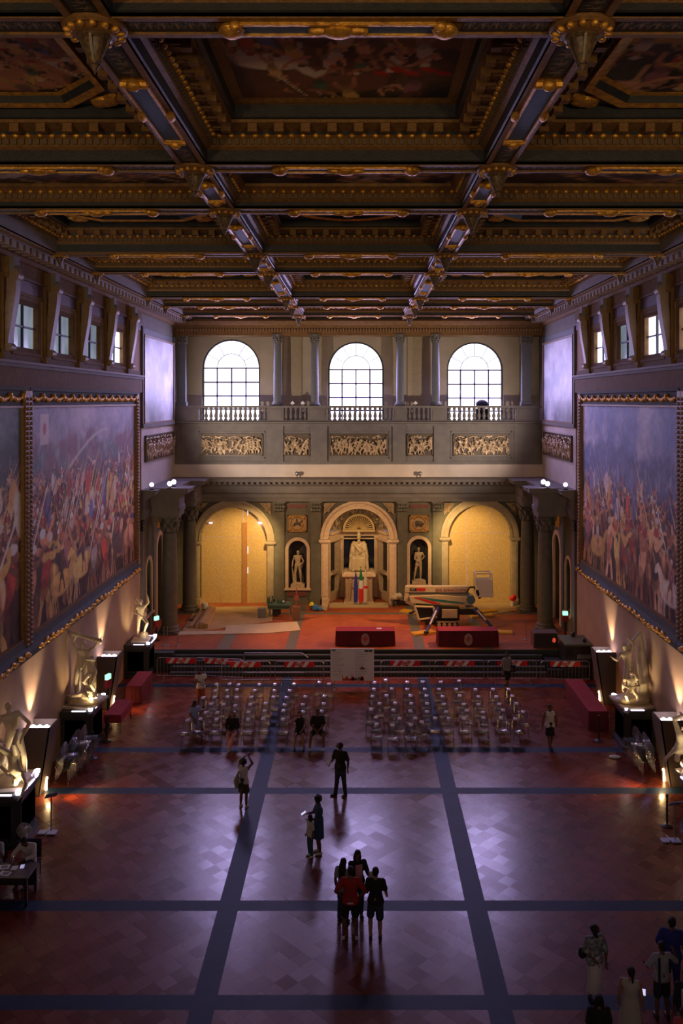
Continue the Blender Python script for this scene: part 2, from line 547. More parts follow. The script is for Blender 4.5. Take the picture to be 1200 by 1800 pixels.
def horse(img, x, y, s, rnd, dim=1.0):
    c = [PAL[7], PAL[5], PAL[6]*.8, PAL[1], PAL[8], PAL[2]][rnd.randrange(6)]*dim
    d = rnd.choice([-1, 1])
    for k in (-.55, -.4, .4, .6):
        kn = (x+k*s, y-s*.42); ft = (kn[0]+s*rnd.uniform(-.12, .12), y)
        stroke(img, (x+k*s, y-s*.7), kn, s*.07, c*.75); stroke(img, kn, ft, s*.045, c*.7)
    stamp(img, x, y-s*.82, s*.72, s*.30, rnd.uniform(-.15, .15), c)
    stamp(img, x-d*s*.1, y-s*.93, s*.5, s*.13, 0, c*1.25, .5)
    stroke(img, (x+d*s*.5, y-s*.9), (x+d*s*.8, y-s*1.3), s*.13, c)
    stroke(img, (x+d*s*.8, y-s*1.35), (x+d*s*1.03, y-s*1.15), s*.09, c*.95)
    stroke(img, (x-d*s*.68, y-s*.85), (x-d*s*.85, y-s*.4), s*.06, c*.5)
    warrior(img, x, y-s*.62, s*.95, rnd, dim)

def vnoise(W, H, sc, seed, asp=1.0):
    g = np.zeros((H, W))
    rs = np.random.RandomState(seed)
    amp = 1.0; tot = 0
    for o in range(4):
        n = max(2, int(sc*(2**o)))
        a = rs.rand(n+2, int(n*W/H*asp)+3)
        yy = np.linspace(0, n, H); xx = np.linspace(0, a.shape[1]-2.001, W)
        y0 = np.minimum(yy.astype(int), n); x0 = xx.astype(int)
        fy = (yy-y0)[:, None]; fx = (xx-x0)[None]
        fy = fy*fy*(3-2*fy); fx = fx*fx*(3-2*fx)
        A = a[y0][:, x0]; B = a[y0][:, x0+1]; C_ = a[y0+1][:, x0]; D = a[y0+1][:, x0+1]
        g += amp*((A*(1-fx)+B*fx)*(1-fy)+(C_*(1-fx)+D*fx)*fy); tot += amp; amp *= .55
    return g/tot

def battle(W, H, seed, sky, hill, horizon, ground, nfig=230, grow=(.075, .25), dim=.9):
    rnd = random.Random(seed)
    img = np.zeros((H, W, 3))
    n = vnoise(W, H, 4, seed); n2 = vnoise(W, H, 7, seed+5)
    yy = np.linspace(0, 1, H)[:, None]
    s1, s2 = lin(sky[0]), lin(sky[1]); h1, h2 = lin(hill[0]), lin(hill[1]); g1, g2 = lin(ground[0]), lin(ground[1])
    k = np.clip((n-.35)*3, 0, 1)[..., None]
    img[:] = s1*(1-k)+s2*k
    hl = horizon*.45+(n2-.5)*.25
    kk = np.clip((yy-hl)*14, 0, 1)[..., None]
    k2 = np.clip((n2-.4)*4, 0, 1)[..., None]
    img = img*(1-kk)+(h1*(1-k2)+h2*k2)*kk
    # walls, towers and roofs of a far town
    for i in range(60):
        x = rnd.uniform(0, W); y = H*(horizon-.02-rnd.random()**2*.16); a = rnd.uniform(.008, .025)*H
        c = (h2*.6+s2*.5)*rnd.uniform(.5, 1.1)
        stamp(img, x, y-a, a*rnd.uniform(.3, .9), a*rnd.uniform(1, 2.2), 0, c, .8)
    kk = np.clip((yy-horizon+.03*(n-.5))*12, 0, 1)[..., None]
    img = img*(1-kk)+(g1*(1-k)+g2*k)*kk
    fs = []
    for i in range(nfig):
        t = rnd.random()
        y = horizon+.02+(1.02-horizon)*t**.9
        fs.append((y, rnd.uniform(-.02, 1.02)))
    fs.sort()
    for y, x in fs:
        t = (y-horizon)/(1-horizon)
        s = (grow[0]+(grow[1]-grow[0])*t**1.2)*H*rnd.uniform(.85, 1.15)
        dd = dim*(.45+.55*rnd.random())
        stamp(img, x*W, y*H-s*.4, s*.30, s*.55, 0, PAL[8]*.45, .55)
        if rnd.random() < .34: horse(img, x*W, y*H, s*.6, rnd, dd)
        else: warrior(img, x*W, y*H, s, rnd, dd)
        if rnd.random() < .10:
            c = PAL[rnd.choice([3, 4, 7, 7, 6, 10])]*dd
            bx_, by_ = x*W+s*.2, (y*H-s*1.5)
            stroke(img, (x*W, y*H-s*.6), (bx_, by_), s*.02, PAL[5])
            stamp(img, bx_+s*.08, by_+s*.15, s*.10, s*.26, rnd.uniform(-.3, .3), c, .8)
    hz = np.clip((horizon+.10-yy)*3, 0, .22)[..., None]
    img = img*(1-hz)+s1*hz
    gr = (vnoise(W, H, 40, seed+9)-.5)*.7+1
    return np.clip(img*gr[..., None], 0, 1)

def small_scene(W, H, seed, base, n=26, sc=.3):
    rnd = random.Random(seed)
    k = np.clip((vnoise(W, H, 4, seed)-.35)*3, 0, 1)[..., None]
    img = lin(base[0])*(1-k)+lin(base[1])*k
    for i in range(n):
        y = H*(.35+.65*i/n); s = H*sc*rnd.uniform(.6, 1.1)
        (horse if rnd.random() < .25 else warrior)(img, rnd.uniform(0, W), y, s, rnd, .8)
    return np.clip(img, 0, 1)

def grotesque(W, H, seed, ground, ink):
    rnd = random.Random(seed); img = np.zeros((H, W, 3)); img[:] = lin(ground)
    g = lin(ink)
    n = max(2, int(W/H/1.2))
    for i in range(n):
        cx = (i+.5)*W/n
        stamp(img, cx, H*.5, H*.12, H*.3, 0, g)
        for k in (-1, 1):
            for j in range(5):
                a = j*.5
                stamp(img, cx+k*H*(.2+.1*j), H*(.5+.25*math.sin(a*2+rnd.random())), H*.08, H*.04, a, g*rnd.uniform(.6, 1.1))
            stroke(img, (cx, H*.6), (cx+k*H*.6, H*(.3+.3*rnd.random())), H*.025, g*.8)
    return img

def canvas_obj(name, img, o, u, v, m, parent=None):
    """o: top-left corner, u: vector to the top-right corner, v: vector to the bottom-left corner"""
    H, W, _ = img.shape
    o, u, v = np.array(o, float), np.array(u, float), np.array(v, float)
    a = np.linspace(0, 1, W)[None, :, None]; b = np.linspace(0, 1, H)[:, None, None]
    P = (o+u*a+v*b).reshape(-1, 3)
    idx = np.arange(W*H).reshape(H, W)
    q = np.stack([idx[:-1, :-1], idx[1:, :-1], idx[1:, 1:], idx[:-1, 1:]], -1).reshape(-1, 4)
    me = bpy.data.meshes.new(name)
    me.vertices.add(len(P)); me.vertices.foreach_set('co', P.ravel())
    me.loops.add(q.size); me.loops.foreach_set('vertex_index', q.ravel().astype(np.int32))
    me.polygons.add(len(q)); me.polygons.foreach_set('loop_start', np.arange(0, q.size, 4, dtype=np.int32))
    me.update(calc_edges=True)
    at = me.color_attributes.new('Col', 'FLOAT_COLOR', 'POINT')
    cc = np.ones((W*H, 4)); cc[:, :3] = img.reshape(-1, 3)
    at.data.foreach_set('color', cc.ravel())
    me.materials.append(m)
    ob = bpy.data.objects.new(name, me); col.objects.link(ob)
    if parent: ob.parent = parent
    return ob

# ------------------------------------------------------------------ structure helpers
def struct(mb, name, mats, parent=None, smooth=None, **k):
    o = mb.obj(name, mats, parent, smooth, **k)
    if not parent: o['kind'] = 'structure'
    return o

def arc(cx, cz, r, n=24, a0=PI, a1=0):
    return [(cx+r*math.cos(a0+(a1-a0)*i/n), cz+r*math.sin(a0+(a1-a0)*i/n)) for i in range(n+1)]

def holed(mb, x0, x1, z0, z1, openings, a, b, ax='y', m=0):
    """wall slab from x0..x1, z0..z1 with round-topped openings (cx, half, sill, spring)"""
    ops = sorted(openings)
    cur = x0
    for i, (cx, h, sill, spr) in enumerate(ops):
        nx = (cx+h+ops[i+1][0]-ops[i+1][1])/2 if i+1 < len(ops) else x1
        if cx-h > cur: mb.prism([(cur, z0), (cx-h, z0), (cx-h, z1), (cur, z1)], a, b, ax, m)
        if sill > z0: mb.prism([(cx-h, z0), (cx+h, z0), (cx+h, sill), (cx-h, sill)], a, b, ax, m)
        # spandrels in slices, so that every face is convex
        pts = arc(cx, spr, h, 20)
        for p, q in zip(pts[:-1], pts[1:]):
            mb.prism([p, q, (q[0], z1), (p[0], z1)], a, b, ax, m)
        mb.prism([(cx+h, z0), (nx, z0), (nx, z1), (cx+h, z1)], a, b, ax, m)
        cur = nx
    if not ops: mb.prism([(x0, z0), (x1, z0), (x1, z1), (x0, z1)], a, b, ax, m)

def archband(mb, cx, spr, r0, r1, a, b, ax='y', m=0, n=24):
    o = arc(cx, spr, r1, n); i_ = arc(cx, spr, r0, n)
    for k in range(n):
        mb.prism([i_[k], i_[k+1], o[k+1], o[k]], a, b, ax, m)

def moldx(mb, x0, x1, prof, m=0, flip=1):
    """long moulding along x; prof in (y, z)"""
    mb.prism(prof, x0, x1, 'x', m)

# ------------------------------------------------------------------ floor
sx = [(-3.60, -3.08), (2.76, 3.28)]
ty = [FL(630, p)[1] for p in (1762, 1592, 1390, 1318, 1205)]
sy = [(1.5, 2.0), (5.3, 5.8), (11.6, 12.1), (15.5, 16.0)]+[(t-.23, t+.23) for t in sorted(ty)]
xs = [-HW]+[v for p in sx for v in p]+[HW]
ys = [-6]+[v for p in sy for v in p]+[YC]
mb = MB()
for i in range(len(xs)-1):
    for j in range(len(ys)-1):
        m = 1 if (i % 2 or j % 2) else 0
        mb.addm([(xs[i], ys[j], 0), (xs[i+1], ys[j], 0), (xs[i+1], ys[j+1], 0), (xs[i], ys[j+1], 0)], [(0, 1, 2, 3)], m)
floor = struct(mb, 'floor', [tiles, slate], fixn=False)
mb = MB(); mb.box(-HW, HW, -6, YC, -.3, -.02)
mb.obj('floor_base', darkst, floor)

# tribune floor
mb = MB()
xs = [-HW, -6.95, -6.35, -3.6, -3.08, 2.76, 3.28, 6.1, 6.6, HW]; ys = [42.2, 42.6, 48.6, 49.0, 50.6]
YS = 41.7
ys[0] = YS
for i in range(len(xs)-1):
    for j in range(len(ys)-1):
        m = 1 if (i % 2 or (j in (0, 2))) else 0
        if j == 0: m = 0 if not i % 2 else 1
        mb.addm([(xs[i], ys[j], SZ), (xs[i+1], ys[j], SZ), (xs[i+1], ys[j+1], SZ), (xs[i], ys[j+1], SZ)], [(0, 1, 2, 3)], m)
mb.box(-HW, HW, 50.6, 54.5, SZ-.1, SZ, 0)
mb.box(-HW, HW, YS+.02, 51, 0, SZ-.01, 2)
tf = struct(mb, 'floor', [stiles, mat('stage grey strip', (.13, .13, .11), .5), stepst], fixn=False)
mb = MB(); n2 = MB()
for k in range(5):
    z1 = SZ-(k)*SZ/5; y0 = YS-.34*k
    if k > 0: mb.box(-8.9, 8.9, y0, y0+.40, 0, z1)
    n2.box(-8.9 if k else -9.6, 8.9 if k else 10, y0-.04, y0+.05, z1-.05, z1+.006)
st = tag(mb.obj('stage_steps', stepst), 'dark stone steps running across the front of the raised stage', 'steps')
n2.obj('nosing', nosing, st)

# ------------------------------------------------------------------ hall side walls
def wz(px, py, X=HW): return CH-(py-705)*X/abs(px-630)
WINY = [24.6, 28.15, 31.7, 35.2, 38.7]
for s, nm in ((-1, 'left'), (1, 'right')):
    mb = MB()
    X0, X1 = s*HW, s*(HW+.5)
    wins = [y for y in (3.3, 6.85, 10.4, 13.95, 17.5, 21.05)]+WINY
    mb.box(X0, X1, -6, YC, 0, 14.72)
    mb.box(X0, X1, -6, YC, 16.2, 18.6)
    cur = -6
    for y in wins:
        mb.box(X0, X1, cur, y-1.05, 14.72, 16.2); cur = y+1.05
    mb.box(X0, X1, cur, YC, 14.72, 16.2)
    struct(mb, 'wall_'+nm, plaster)
    # windows
    for i, y in enumerate(wins):
        if s < 0: g = side_glass if i in (6, 10) else dim_glass
        else: g = dim_glass if i == 9 else side_glass
        if i < 6: g = dim_glass
        f = MB()
        f.box(s*(HW-.04), s*(HW+.1), y-1.17, y-1.02, 14.6, 16.32); f.box(s*(HW-.04), s*(HW+.1), y+1.02, y+1.17, 14.6, 16.32)
        f.box(s*(HW-.04), s*(HW+.1), y-1.02, y+1.02, 16.17, 16.32); f.box(s*(HW-.04), s*(HW+.1), y-1.02, y+1.02, 14.6, 14.75)
        f.box(s*(HW-.12), s*(HW+.1), y-1.3, y+1.3, 14.5, 14.6)
        wo = struct(f, 'window_%d' % (i+1+(0 if s < 0 else 20)), brownw, bevel=0)
        q = MB(); q.box(s*(HW+.14), s*(HW+.16), y-1.05, y+1.05, 14.72, 16.2); q.obj('pane', g, wo)
        q = MB()
        q.box(s*(HW+.05), s*(HW+.13), y-.04, y+.04, 14.75, 16.17); q.box(s*(HW+.05), s*(HW+.13), y-1.02, y+1.02, 15.42, 15.48)
        q.obj('glazing_bar', blackm, wo)
    # panelling bands and ledges between paintings and windows
    mb = MB()
    mb.box(s*HW, s*(HW-.10), -6, YC, 13.42, 14.2, 0)            # brown band over the paintings
    mb.box(s*HW, s*(HW-.26), -6, YC, 14.20, 14.28, 1)           # projecting sill course
    mb.box(s*HW, s*(HW-.18), -6, YC, 14.08, 14.20, 2)
    mb.box(s*HW, s*(HW-.04), -6, YC, 14.28, 14.5, 0)
    mb.box(s*HW, s*(HW-.05), -6, YC, 16.55, 16.95, 3)           # painted frieze over the windows
    mb.box(s*HW, s*(HW-.14), -6, YC, 16.95, 17.02, 1)
    mb.box(s*HW, s*(HW-.10), -6, YC, 17.02, 17.5, 0)
    struct(mb, 'trim_%d' % (1 if s < 0 else 2), [brownw, mat('light oak edge', (.16, .10, .06), .7), greyst, mat('frieze paint', (.06, .085, .11), .5, c2=(.16, .06, .055), nscale=.35)])
    # cornice under the ceiling
    mb = MB()
    mb.prism([(s*HW, 17.45), (s*(HW-.16), 17.5), (s*(HW-.2), 17.62), (s*(HW-.35), 17.64), (s*(HW-.4), 17.8), (s*HW, 17.8)], -6, YC+8, 'y', 0)
    mb.prism([(s*HW, 17.8), (s*(HW-.75), 17.8), (s*(HW-.82), 17.9), (s*(HW-1.0), 17.94), (s*(HW-1.1), 18.1), (s*HW, 18.1)], -6, YC+8, 'y', 1)
    mb.prism([(s*(HW-.5), 17.95), (s*(HW-1.0), 17.95), (s*(HW-1.2), 17.82), (s*(HW-1.26), 18.2), (s*(HW-.5), 18.2)], -6, YC+8, 'y', 1)
    cor = struct(mb, 'trim_%d' % (3 if s < 0 else 4), [brownw, greyst])
    mb = MB(); y = -5.8
    while y < YC+7.4:
        mb.box(s*(HW-.36), s*(HW-.72), y, y+.26, 17.60, 17.8); y += .52
    d = mb.obj('modillion_row', mat('modillion', (.26, .19, .15), .5), cor)
    mb = MB()
    for y in wins:
        for a, b, z0, z1 in ((y-1.5, y-1.17, 14.5, 16.55), (y+1.17, y+1.5, 14.5, 16.55), (y-1.17, y+1.17, 16.32, 16.55)): mb.box(s*HW, s*(HW-.03), a, b, z0, z1)
        for a, b, z0, z1 in ((y-1.42, y-1.36, 14.4, 16.5), (y+1.36, y+1.42, 14.4, 16.5), (y-1.42, y+1.42, 16.44, 16.5)): mb.box(s*HW, s*(HW-.07), a, b, z0, z1)
    mb.obj('window_panelling', mat('panelling brown', (.23, .145, .07), .8, c2=(.28, .18, .09), nscale=3), bpy.data.objects['wall_'+nm])
    # carved consoles between the windows
    first = None
    ys_ = [-.25+3.55*k for k in range(2, 7)]+[22.8, 26.35, 29.9, 33.45, 37.0, 40.5]
    ps = MB(); ct = []
    for y in ys_:
        ps.box(s*HW, s*(HW-.16), y-.28, y+.28, 14.28, 17.45)
        ps.box(s*HW, s*(HW-.30), y-.24, y+.24, 16.8, 17.45)
    po = struct(ps, 'trim_%d' % (5 if s < 0 else 6), brownw, bevel=.02)
    for k, y in enumerate(ys_):
        cb_ = MB()
        outer = []; inner = []
        for i in range(13):
            t = i/12
            z = 14.6+2.35*t
            dx = .24+.28*math.sin(t*PI/2)**1.5
            outer.append((s*(HW-dx), z)); inner.append((s*(HW-dx+.20+.12*t), z))
        for i in range(12):
            cb_.prism([outer[i], outer[i+1], inner[i+1], inner[i]], y-.18, y+.18, 'y')
        cb_.cyl((s*(HW-.42), y-.2, 16.88), (s*(HW-.42), y+.2, 16.88), .18, n=12)
        cb_.cyl((s*(HW-.24), y-.19, 14.66), (s*(HW-.24), y+.19, 14.66), .13, n=10)
        c_ = cb_.obj('carved_console', mat('console wood', (.17, .105, .06), .55, c2=(.22, .14, .08), nscale=5), None, 40)
        tag(c_, None, 'bracket', 'carved consoles between the high windows')
        ct.append(c_)
        hb = MB(); hb.box(s*(HW-.16), s*(HW-.46), y-.21, y+.21, 16.98, 17.45); hb.sph((s*(HW-.40), y, 17.0), (.19, .20, .2), 10, 6)
        hb.obj('console_head', greyst, c_, 40)
    for k, c_ in enumerate(ct[::-1]):
        o_ = ['nearest the tribune', 'second from the tribune', 'third from the tribune', 'fourth from the tribune', 'fifth from the tribune', 'sixth from the tribune', 'seventh from the tribune', 'eighth from the tribune', 'ninth from the tribune', 'tenth from the tribune', 'farthest from the tribune'][k]
        c_['label'] = 'carved wooden window console high on the %s wall, %s' % (nm, o_)

# wall at the near end behind the gallery, and the roof deck
mb = MB(); mb.box(-HW-.5, HW+.5, -6.5, -6, 0, 18.6); struct(mb, 'wall_back', plaster)
mb = MB(); mb.box(-HW-.5, HW+.5, -6.5, 56, 19.2, 19.4); ceiling = struct(mb, 'ceiling', darkw)

# ------------------------------------------------------------------ coffered ceiling
BX = [-9.85, -3.38, 2.86, 9.85]
TY = [7200/(705-p) for p in (47, 296, 371, 448, 480, 524, 539, 555)]
TY = [-3.7, .15, 6.95]+TY+[50.9]
KIND = ['s', 'L', 's', 'L', 's', 'L', 's', 'L', 's', 's2', 's2']
BW = .29
PROF_L = [(0, 0, 0), (0, .05, 0), (.03, .07, 1), (.03, .28, 1), (.10, .33, 0), (.12, .36, 2), (.12, .48, 2), (.20, .54, 0), (.24, .60, 1), (.60, .66, 3), (.60, .72, 0), (.68, .74, 1), (.68, .98, 1), (.76, 1.0, 0), (.86, 1.05, 0)]
PROF_S = [(0, 0, 0), (0, .05, 0), (.03, .07, 1), (.03, .16, 1), (.07, .20, 0), (.09, .22, 2), (.09, .34, 2), (.16, .40, 0), (.22, .44, 0), (.30, .48, 3), (.32, .55, 0)]
rings = ['nearest', 'second', 'third', 'fourth', 'fifth', 'sixth', 'seventh', 'eighth', 'ninth', 'tenth', 'last']
cn = ['left', 'middle', 'right']
# longitudinal and transverse beams
mb = MB(); gl = MB()
for x in BX[1:3]:
    mb.box(x-BW, x+BW, -6, 50.6, HC+.02, HC+.5)
    for k in (-1, 1): gl.box(x+k*BW, x+k*(BW-.10), -6, 50.6, HC-.02, HC+.06)
for x in (BX[0], BX[3]):
    k = 1 if x < 0 else -1
    mb.box(x, x-k*.35, -6, 50.6, HC+.02, HC+.5); gl.box(x, x-k*.08, -6, 50.6, HC-.02, HC+.05)
for y in TY[1:-1]:
    mb.box(BX[0], BX[3], y-BW, y+BW, HC+.021, HC+.5)
    for a, b in zip(BX[:-1], BX[1:]):
        for k in (-1, 1): gl.box(a+BW-.1, b-BW+.1, y+k*BW, y+k*(BW-.10), HC-.02, HC+.06)
beams = mb.obj('beam_grid', brownw, ceiling)
gl.obj('gilded_beam_edge', golddim, ceiling)
# painted panels on the beams
def beam_panels():
    pb = MB(); bl = MB(); fr = MB()
    for y0, y1, kd in zip(TY[:-1], TY[1:], KIND):
        if kd == 's2': continue
        ym = (y0+y1)/2; L = y1-y0
        for x in BX[1:3]:
            q = L*.20 if kd == 'L' else L*.17
            bl.box(x-.16, x+.16, ym-q, ym+q, HC-.03, HC+.03)
            for k in (-1, 1):
                fr.box(x+k*.16, x+k*.21, ym-q-.05, ym+q+.05, HC-.06, HC+.02)
                fr.box(x-.21, x+.21, ym+k*q, ym+k*(q+.07), HC-.07, HC+.02)
                fr.cyl((x-.2, ym+k*(q+.10), HC-.03), (x+.2, ym+k*(q+.10), HC-.03), .07, n=8)
                fr.sph((x+k*.24, ym, HC-.03), (.08, .2, .09), 8, 5)
                fr.sph((x, ym+k*(q+.14), HC-.06), (.12, .1, .10), 8, 5)
    for y in TY[1:-1]:
        for a, b in zip(BX[:-1], BX[1:]):
            xm = (a+b)/2; q = (b-a)*.20
            bl.box(xm-q, xm+q, y-.13, y+.13, HC-.03, HC+.03)
            for k in (-1, 1):
                fr.box(xm-q-.05, xm+q+.05, y+k*.13, y+k*.18, HC-.06, HC+.02)
                fr.sph((xm+k*(q+.12), y, HC-.05), (.17, .17, .10), 10, 6)
                fr.sph((xm+k*(q+.05), y-.14, HC-.05), (.09, .07, .08), 8, 5)
            fr.sph((xm, y, HC-.06), (.22, .15, .09), 10, 5)
            for k in (-1, 1): fr.sph((xm+k*.25, y, HC-.05), (.14, .07, .07), 8, 5)
    return bl, fr
bl, fr = beam_panels()
bl.obj('blue_beam_plaque', bluew, ceiling)
fr.obj('gilded_plaque_frame', gold, ceiling, 40)
gi = grotesque(300, 14, 3, (.16, .17, .18), (.52, .44, .36))
for y in TY[1:-1]:
    for a, b in zip(BX[:-1], BX[1:]):
        xm = (a+b)/2; q = (b-a)*.20
        for x0, x1 in ((a+.45, xm-q-.35), (xm+q+.35, b-.45)):
            canvas_obj('painted_band', gi[:, :110], (x0, y+.15, HC+.005), (x1-x0, 0, 0), (0, -.30, 0), canvas, ceiling)
gv = np.transpose(gi, (1, 0, 2))
for y0, y1, kd in zip(TY[:-1], TY[1:], KIND):
    ym = (y0+y1)/2; L = y1-y0; q = L*.20 if kd == 'L' else L*.17
    if kd == 's2' or y1 < 6: continue
    for x in BX[1:3]:
        for a, b in ((y0+.42, ym-q-.28), (ym+q+.28, y1-.42)):
            if b-a > .3: canvas_obj('painted_band', gv[:70], (x-.16, b, HC+.005), (.32, 0, 0), (0, a-b, 0), canvas, ceiling)

BR = {}
def rect(x0, x1, y0, y1, z): return [(x0, y0, z), (x1, y0, z), (x1, y1, z), (x0, y1, z)]
for r, (y0, y1, kd) in enumerate(zip(TY[:-1], TY[1:], KIND)):
    if y1 < 6: continue
    for c in range(3):
        x0, x1 = BX[c]+(BW if c else 0), BX[c+1]-(BW if c < 2 else 0)
        ya, yb = y0+BW, y1-BW
        P = PROF_L if kd == 'L' else PROF_S
        co = empty('ceiling_coffer', ((x0+x1)/2, (ya+yb)/2, HC), 'carved and gilded ceiling coffer, %s row from the viewer, %s bay' % (rings[r-2], cn[c]), 'ceiling coffer', 'coffers of the gilded ceiling')
        cx, cy = (x0+x1)/2, (ya+yb)/2
        x0 -= cx; x1 -= cx; ya -= cy; yb -= cy
        L = [rect(x0+i, x1-i, ya+i, yb-i, z) for i, z, _ in P]
        mb = MB(); mb.loops(L, [p[2] for p in P[1:]])
        mb.obj('stepped_frame', [golddim, darkw, brownw, golddim], co, fixn=False)
        # dentils, egg row, brackets
        def sides(inset):
            return [((x0+inset, ya+inset), (1, 0), x1-x0-2*inset, (0, 1)), ((x0+inset, yb-inset), (1, 0), x1-x0-2*inset, (0, -1)),
                    ((x0+inset, ya+inset), (0, 1), yb-ya-2*inset, (1, 0)), ((x1-inset, ya+inset), (0, 1), yb-ya-2*inset, (-1, 0))]
        dm = MB(); em = MB(); km = MB()
        i1, z1, i2, z2 = (.12, .42, .17, .53) if kd == 'L' else (.09, .28, .13, .385)
        dh = .055
        for (p, d, ln, nn) in sides(i1):
            n = int(ln/.15)
            for k in range(n):
                t = (k+.5)*ln/n
                a = (p[0]+d[0]*(t-.04), p[1]+d[1]*(t-.04)); b = (p[0]+d[0]*(t+.04)+nn[0]*.05, p[1]+d[1]*(t+.04)+nn[1]*.05)
                dm.box(a[0], b[0], a[1], b[1], z1-dh, z1+dh)
        for (p, d, ln, nn) in sides(i2):
            n = int(ln/.24)
            for k in range(n):
                t = (k+.5)*ln/n
                em.sph((p[0]+d[0]*t, p[1]+d[1]*t, z2), (.075, .075, .06), 7, 5)
        dm.obj('dentil_band', mat('dentil', (.13, .085, .05), .5), co)['kind'] = 'stuff'
        em.obj('egg_moulding', gold, co, 60)['kind'] = 'stuff'
        if kd == 'L':
            for si, (p, d, ln, nn) in enumerate(sides(.22)):
                if si not in BR:
                    km = MB()
                    for w0 in (-.09, .03):
                        km.box(*sorted((d[0]*w0, d[0]*(w0+.06)+nn[0]*.36)), *sorted((d[1]*w0, d[1]*(w0+.06)+nn[1]*.36)), .55, .66)
                    km.box(*sorted((-d[0]*.09+nn[0]*.2, d[0]*.09+nn[0]*.36)), *sorted((-d[1]*.09+nn[1]*.2, d[1]*.09+nn[1]*.36)), .49, .66)
                    BR[si] = km.mesh('bracket', golddim)
                n = int(ln/.52)
                for k in range(n):
                    t = (k+.5)*ln/n
                    bo = bpy.data.objects.new('bracket', BR[si]); col.objects.link(bo); bo.parent = co
                    bo.location = (p[0]+d[0]*t, p[1]+d[1]*t, 0)
        fi, fz, _ = P[-1]
        X0, X1, Y0, Y1 = x0+fi, x1-fi, ya+fi, yb-fi
        n_ = 90 if kd == 'L' and r > 1 else 40
        bases = [((.30, .22, .16), (.10, .10, .10)), ((.34, .24, .18), (.12, .13, .12)), ((.26, .24, .22), (.08, .09, .10))]
        im = small_scene(n_, int(n_*.8), 100+r*3+c, bases[(r+c) % 3], 34, .34)*1.7
        if c == 1 and r == 3:
            for q in range(5): stamp(im, n_*(.66+.07*q), n_*(.22+.03*(q % 2)), 3.5, 1.6, -.3, lin((.75, .16, .10)))
        canvas_obj('ceiling_painting', im, (X0, Y1, fz), (X1-X0, 0, 0), (0, Y0-Y1, 0), canvas, co)
        # frames that cut the corners (side bays) or close a circle (middle bay)
        if kd == 'L' and (c != 1 or r == 5):
            pf = MB()
            hx, hy = (X1-X0)/2, (Y1-Y0)/2
            if c == 1:
                n = 40; inn = [(hx*.93*math.cos(2*PI*k/n), hy*.93*math.sin(2*PI*k/n)) for k in range(n)]
                def outp(p):
                    f_ = 1/max(abs(p[0])/hx, abs(p[1])/hy); return (p[0]*f_, p[1]*f_)
                out_ = [outp(p) for p in inn]
            else:
                q = .42*hy
                inn = [(-hx*.97+q, -hy*.97), (hx*.97-q, -hy*.97), (hx*.97, -hy*.97+q), (hx*.97, hy*.97-q), (hx*.97-q, hy*.97), (-hx*.97+q, hy*.97), (-hx*.97, hy*.97-q), (-hx*.97, -hy*.97+q)]
                out_ = [(-hx+q, -hy), (hx-q, -hy), (hx, -hy+q), (hx, hy-q), (hx-q, hy), (-hx+q, hy), (-hx, hy-q), (-hx, -hy+q)]
                for sx_, sy_ in ((-1, -1), (1, -1), (1, 1), (-1, 1)):
                    tri = [(sx_*hx, sy_*hy), (sx_*(hx-q), sy_*hy), (sx_*hx, sy_*(hy-q))]
                    pf.prism(tri, fz-.12, fz-.02, 'z', 1)
                    pf.sph((sx_*(hx-q*.3), sy_*(hy-q*.3), fz-.14), (.3, .22, .12), 10, 6, 2)
                    for e in (.12, .45): pf.sph((sx_*(hx-q*e), sy_*(hy-q*(.6-e)), fz-.14), (.16, .14, .10), 8, 5, 2)
            n = len(inn)
            for (sc0, sc1, za, zb, m_) in ((1.0, .985, fz-.22, fz-.22, 0), (.985, .93, fz-.22, fz-.18, 0), (.93, .90, fz-.18, fz-.06, 1), (.90, .86, fz-.06, fz-.02, 0)):
                l0 = [(p[0]*sc0, p[1]*sc0, za) for p in inn]; l1 = [(p[0]*sc1, p[1]*sc1, zb) for p in inn]
                pf.loops([l0, l1], [m_])
            pf.loops([[(p[0], p[1], fz-.13) for p in out_], [(p[0], p[1], fz-.13) for p in inn], [(p[0], p[1], fz-.22) for p in inn]], [1, 0])
            pf.obj('inner_frame', [gold, darkw, gold], co, 30)

# hanging rosettes at the beam crossings
def pendant(x, y, label):
    o = empty('ceiling_pendant', (x, y, HC), label, 'ceiling pendant', 'pendants at the beam crossings')
    m1 = MB(); m1.lathe([(.62, .0), (.62, -.05), (.56, -.10), (.50, -.10), (.42, -.17), (.3, -.18)], n=24); m1.obj('rosette_disc', golddim, o, 40)
    m2 = MB()
    for k in range(14):
        a = 2*PI*k/14
        m2.sph((.50*math.cos(a), .50*math.sin(a), -.13), (.11, .075, .06), 8, 5, rot=Matrix.Rotation(a, 3, 'Z'))
    m2.obj('leaf_ring', gold, o, 60)
    m3 = MB(); m3.lathe([(.30, -.15), (.33, -.22), (.24, -.26), (.19, -.45), (.10, -.60), (.07, -.66), (.10, -.70), (.03, -.80), (.0, -.86)], n=16, m=0)
    for k in range(8):
        a = 2*PI*k/8; m3.bar((.31*math.cos(a), .31*math.sin(a), -.20), (.10*math.cos(a), .10*math.sin(a), -.62), .05, .03)
    m3.obj('drop', mat('dark carved drop', (.05, .04, .03), .4, c2=(.18, .11, .05), nscale=14), o, 40)
    o.scale = (.66, .66, .72)
    return o
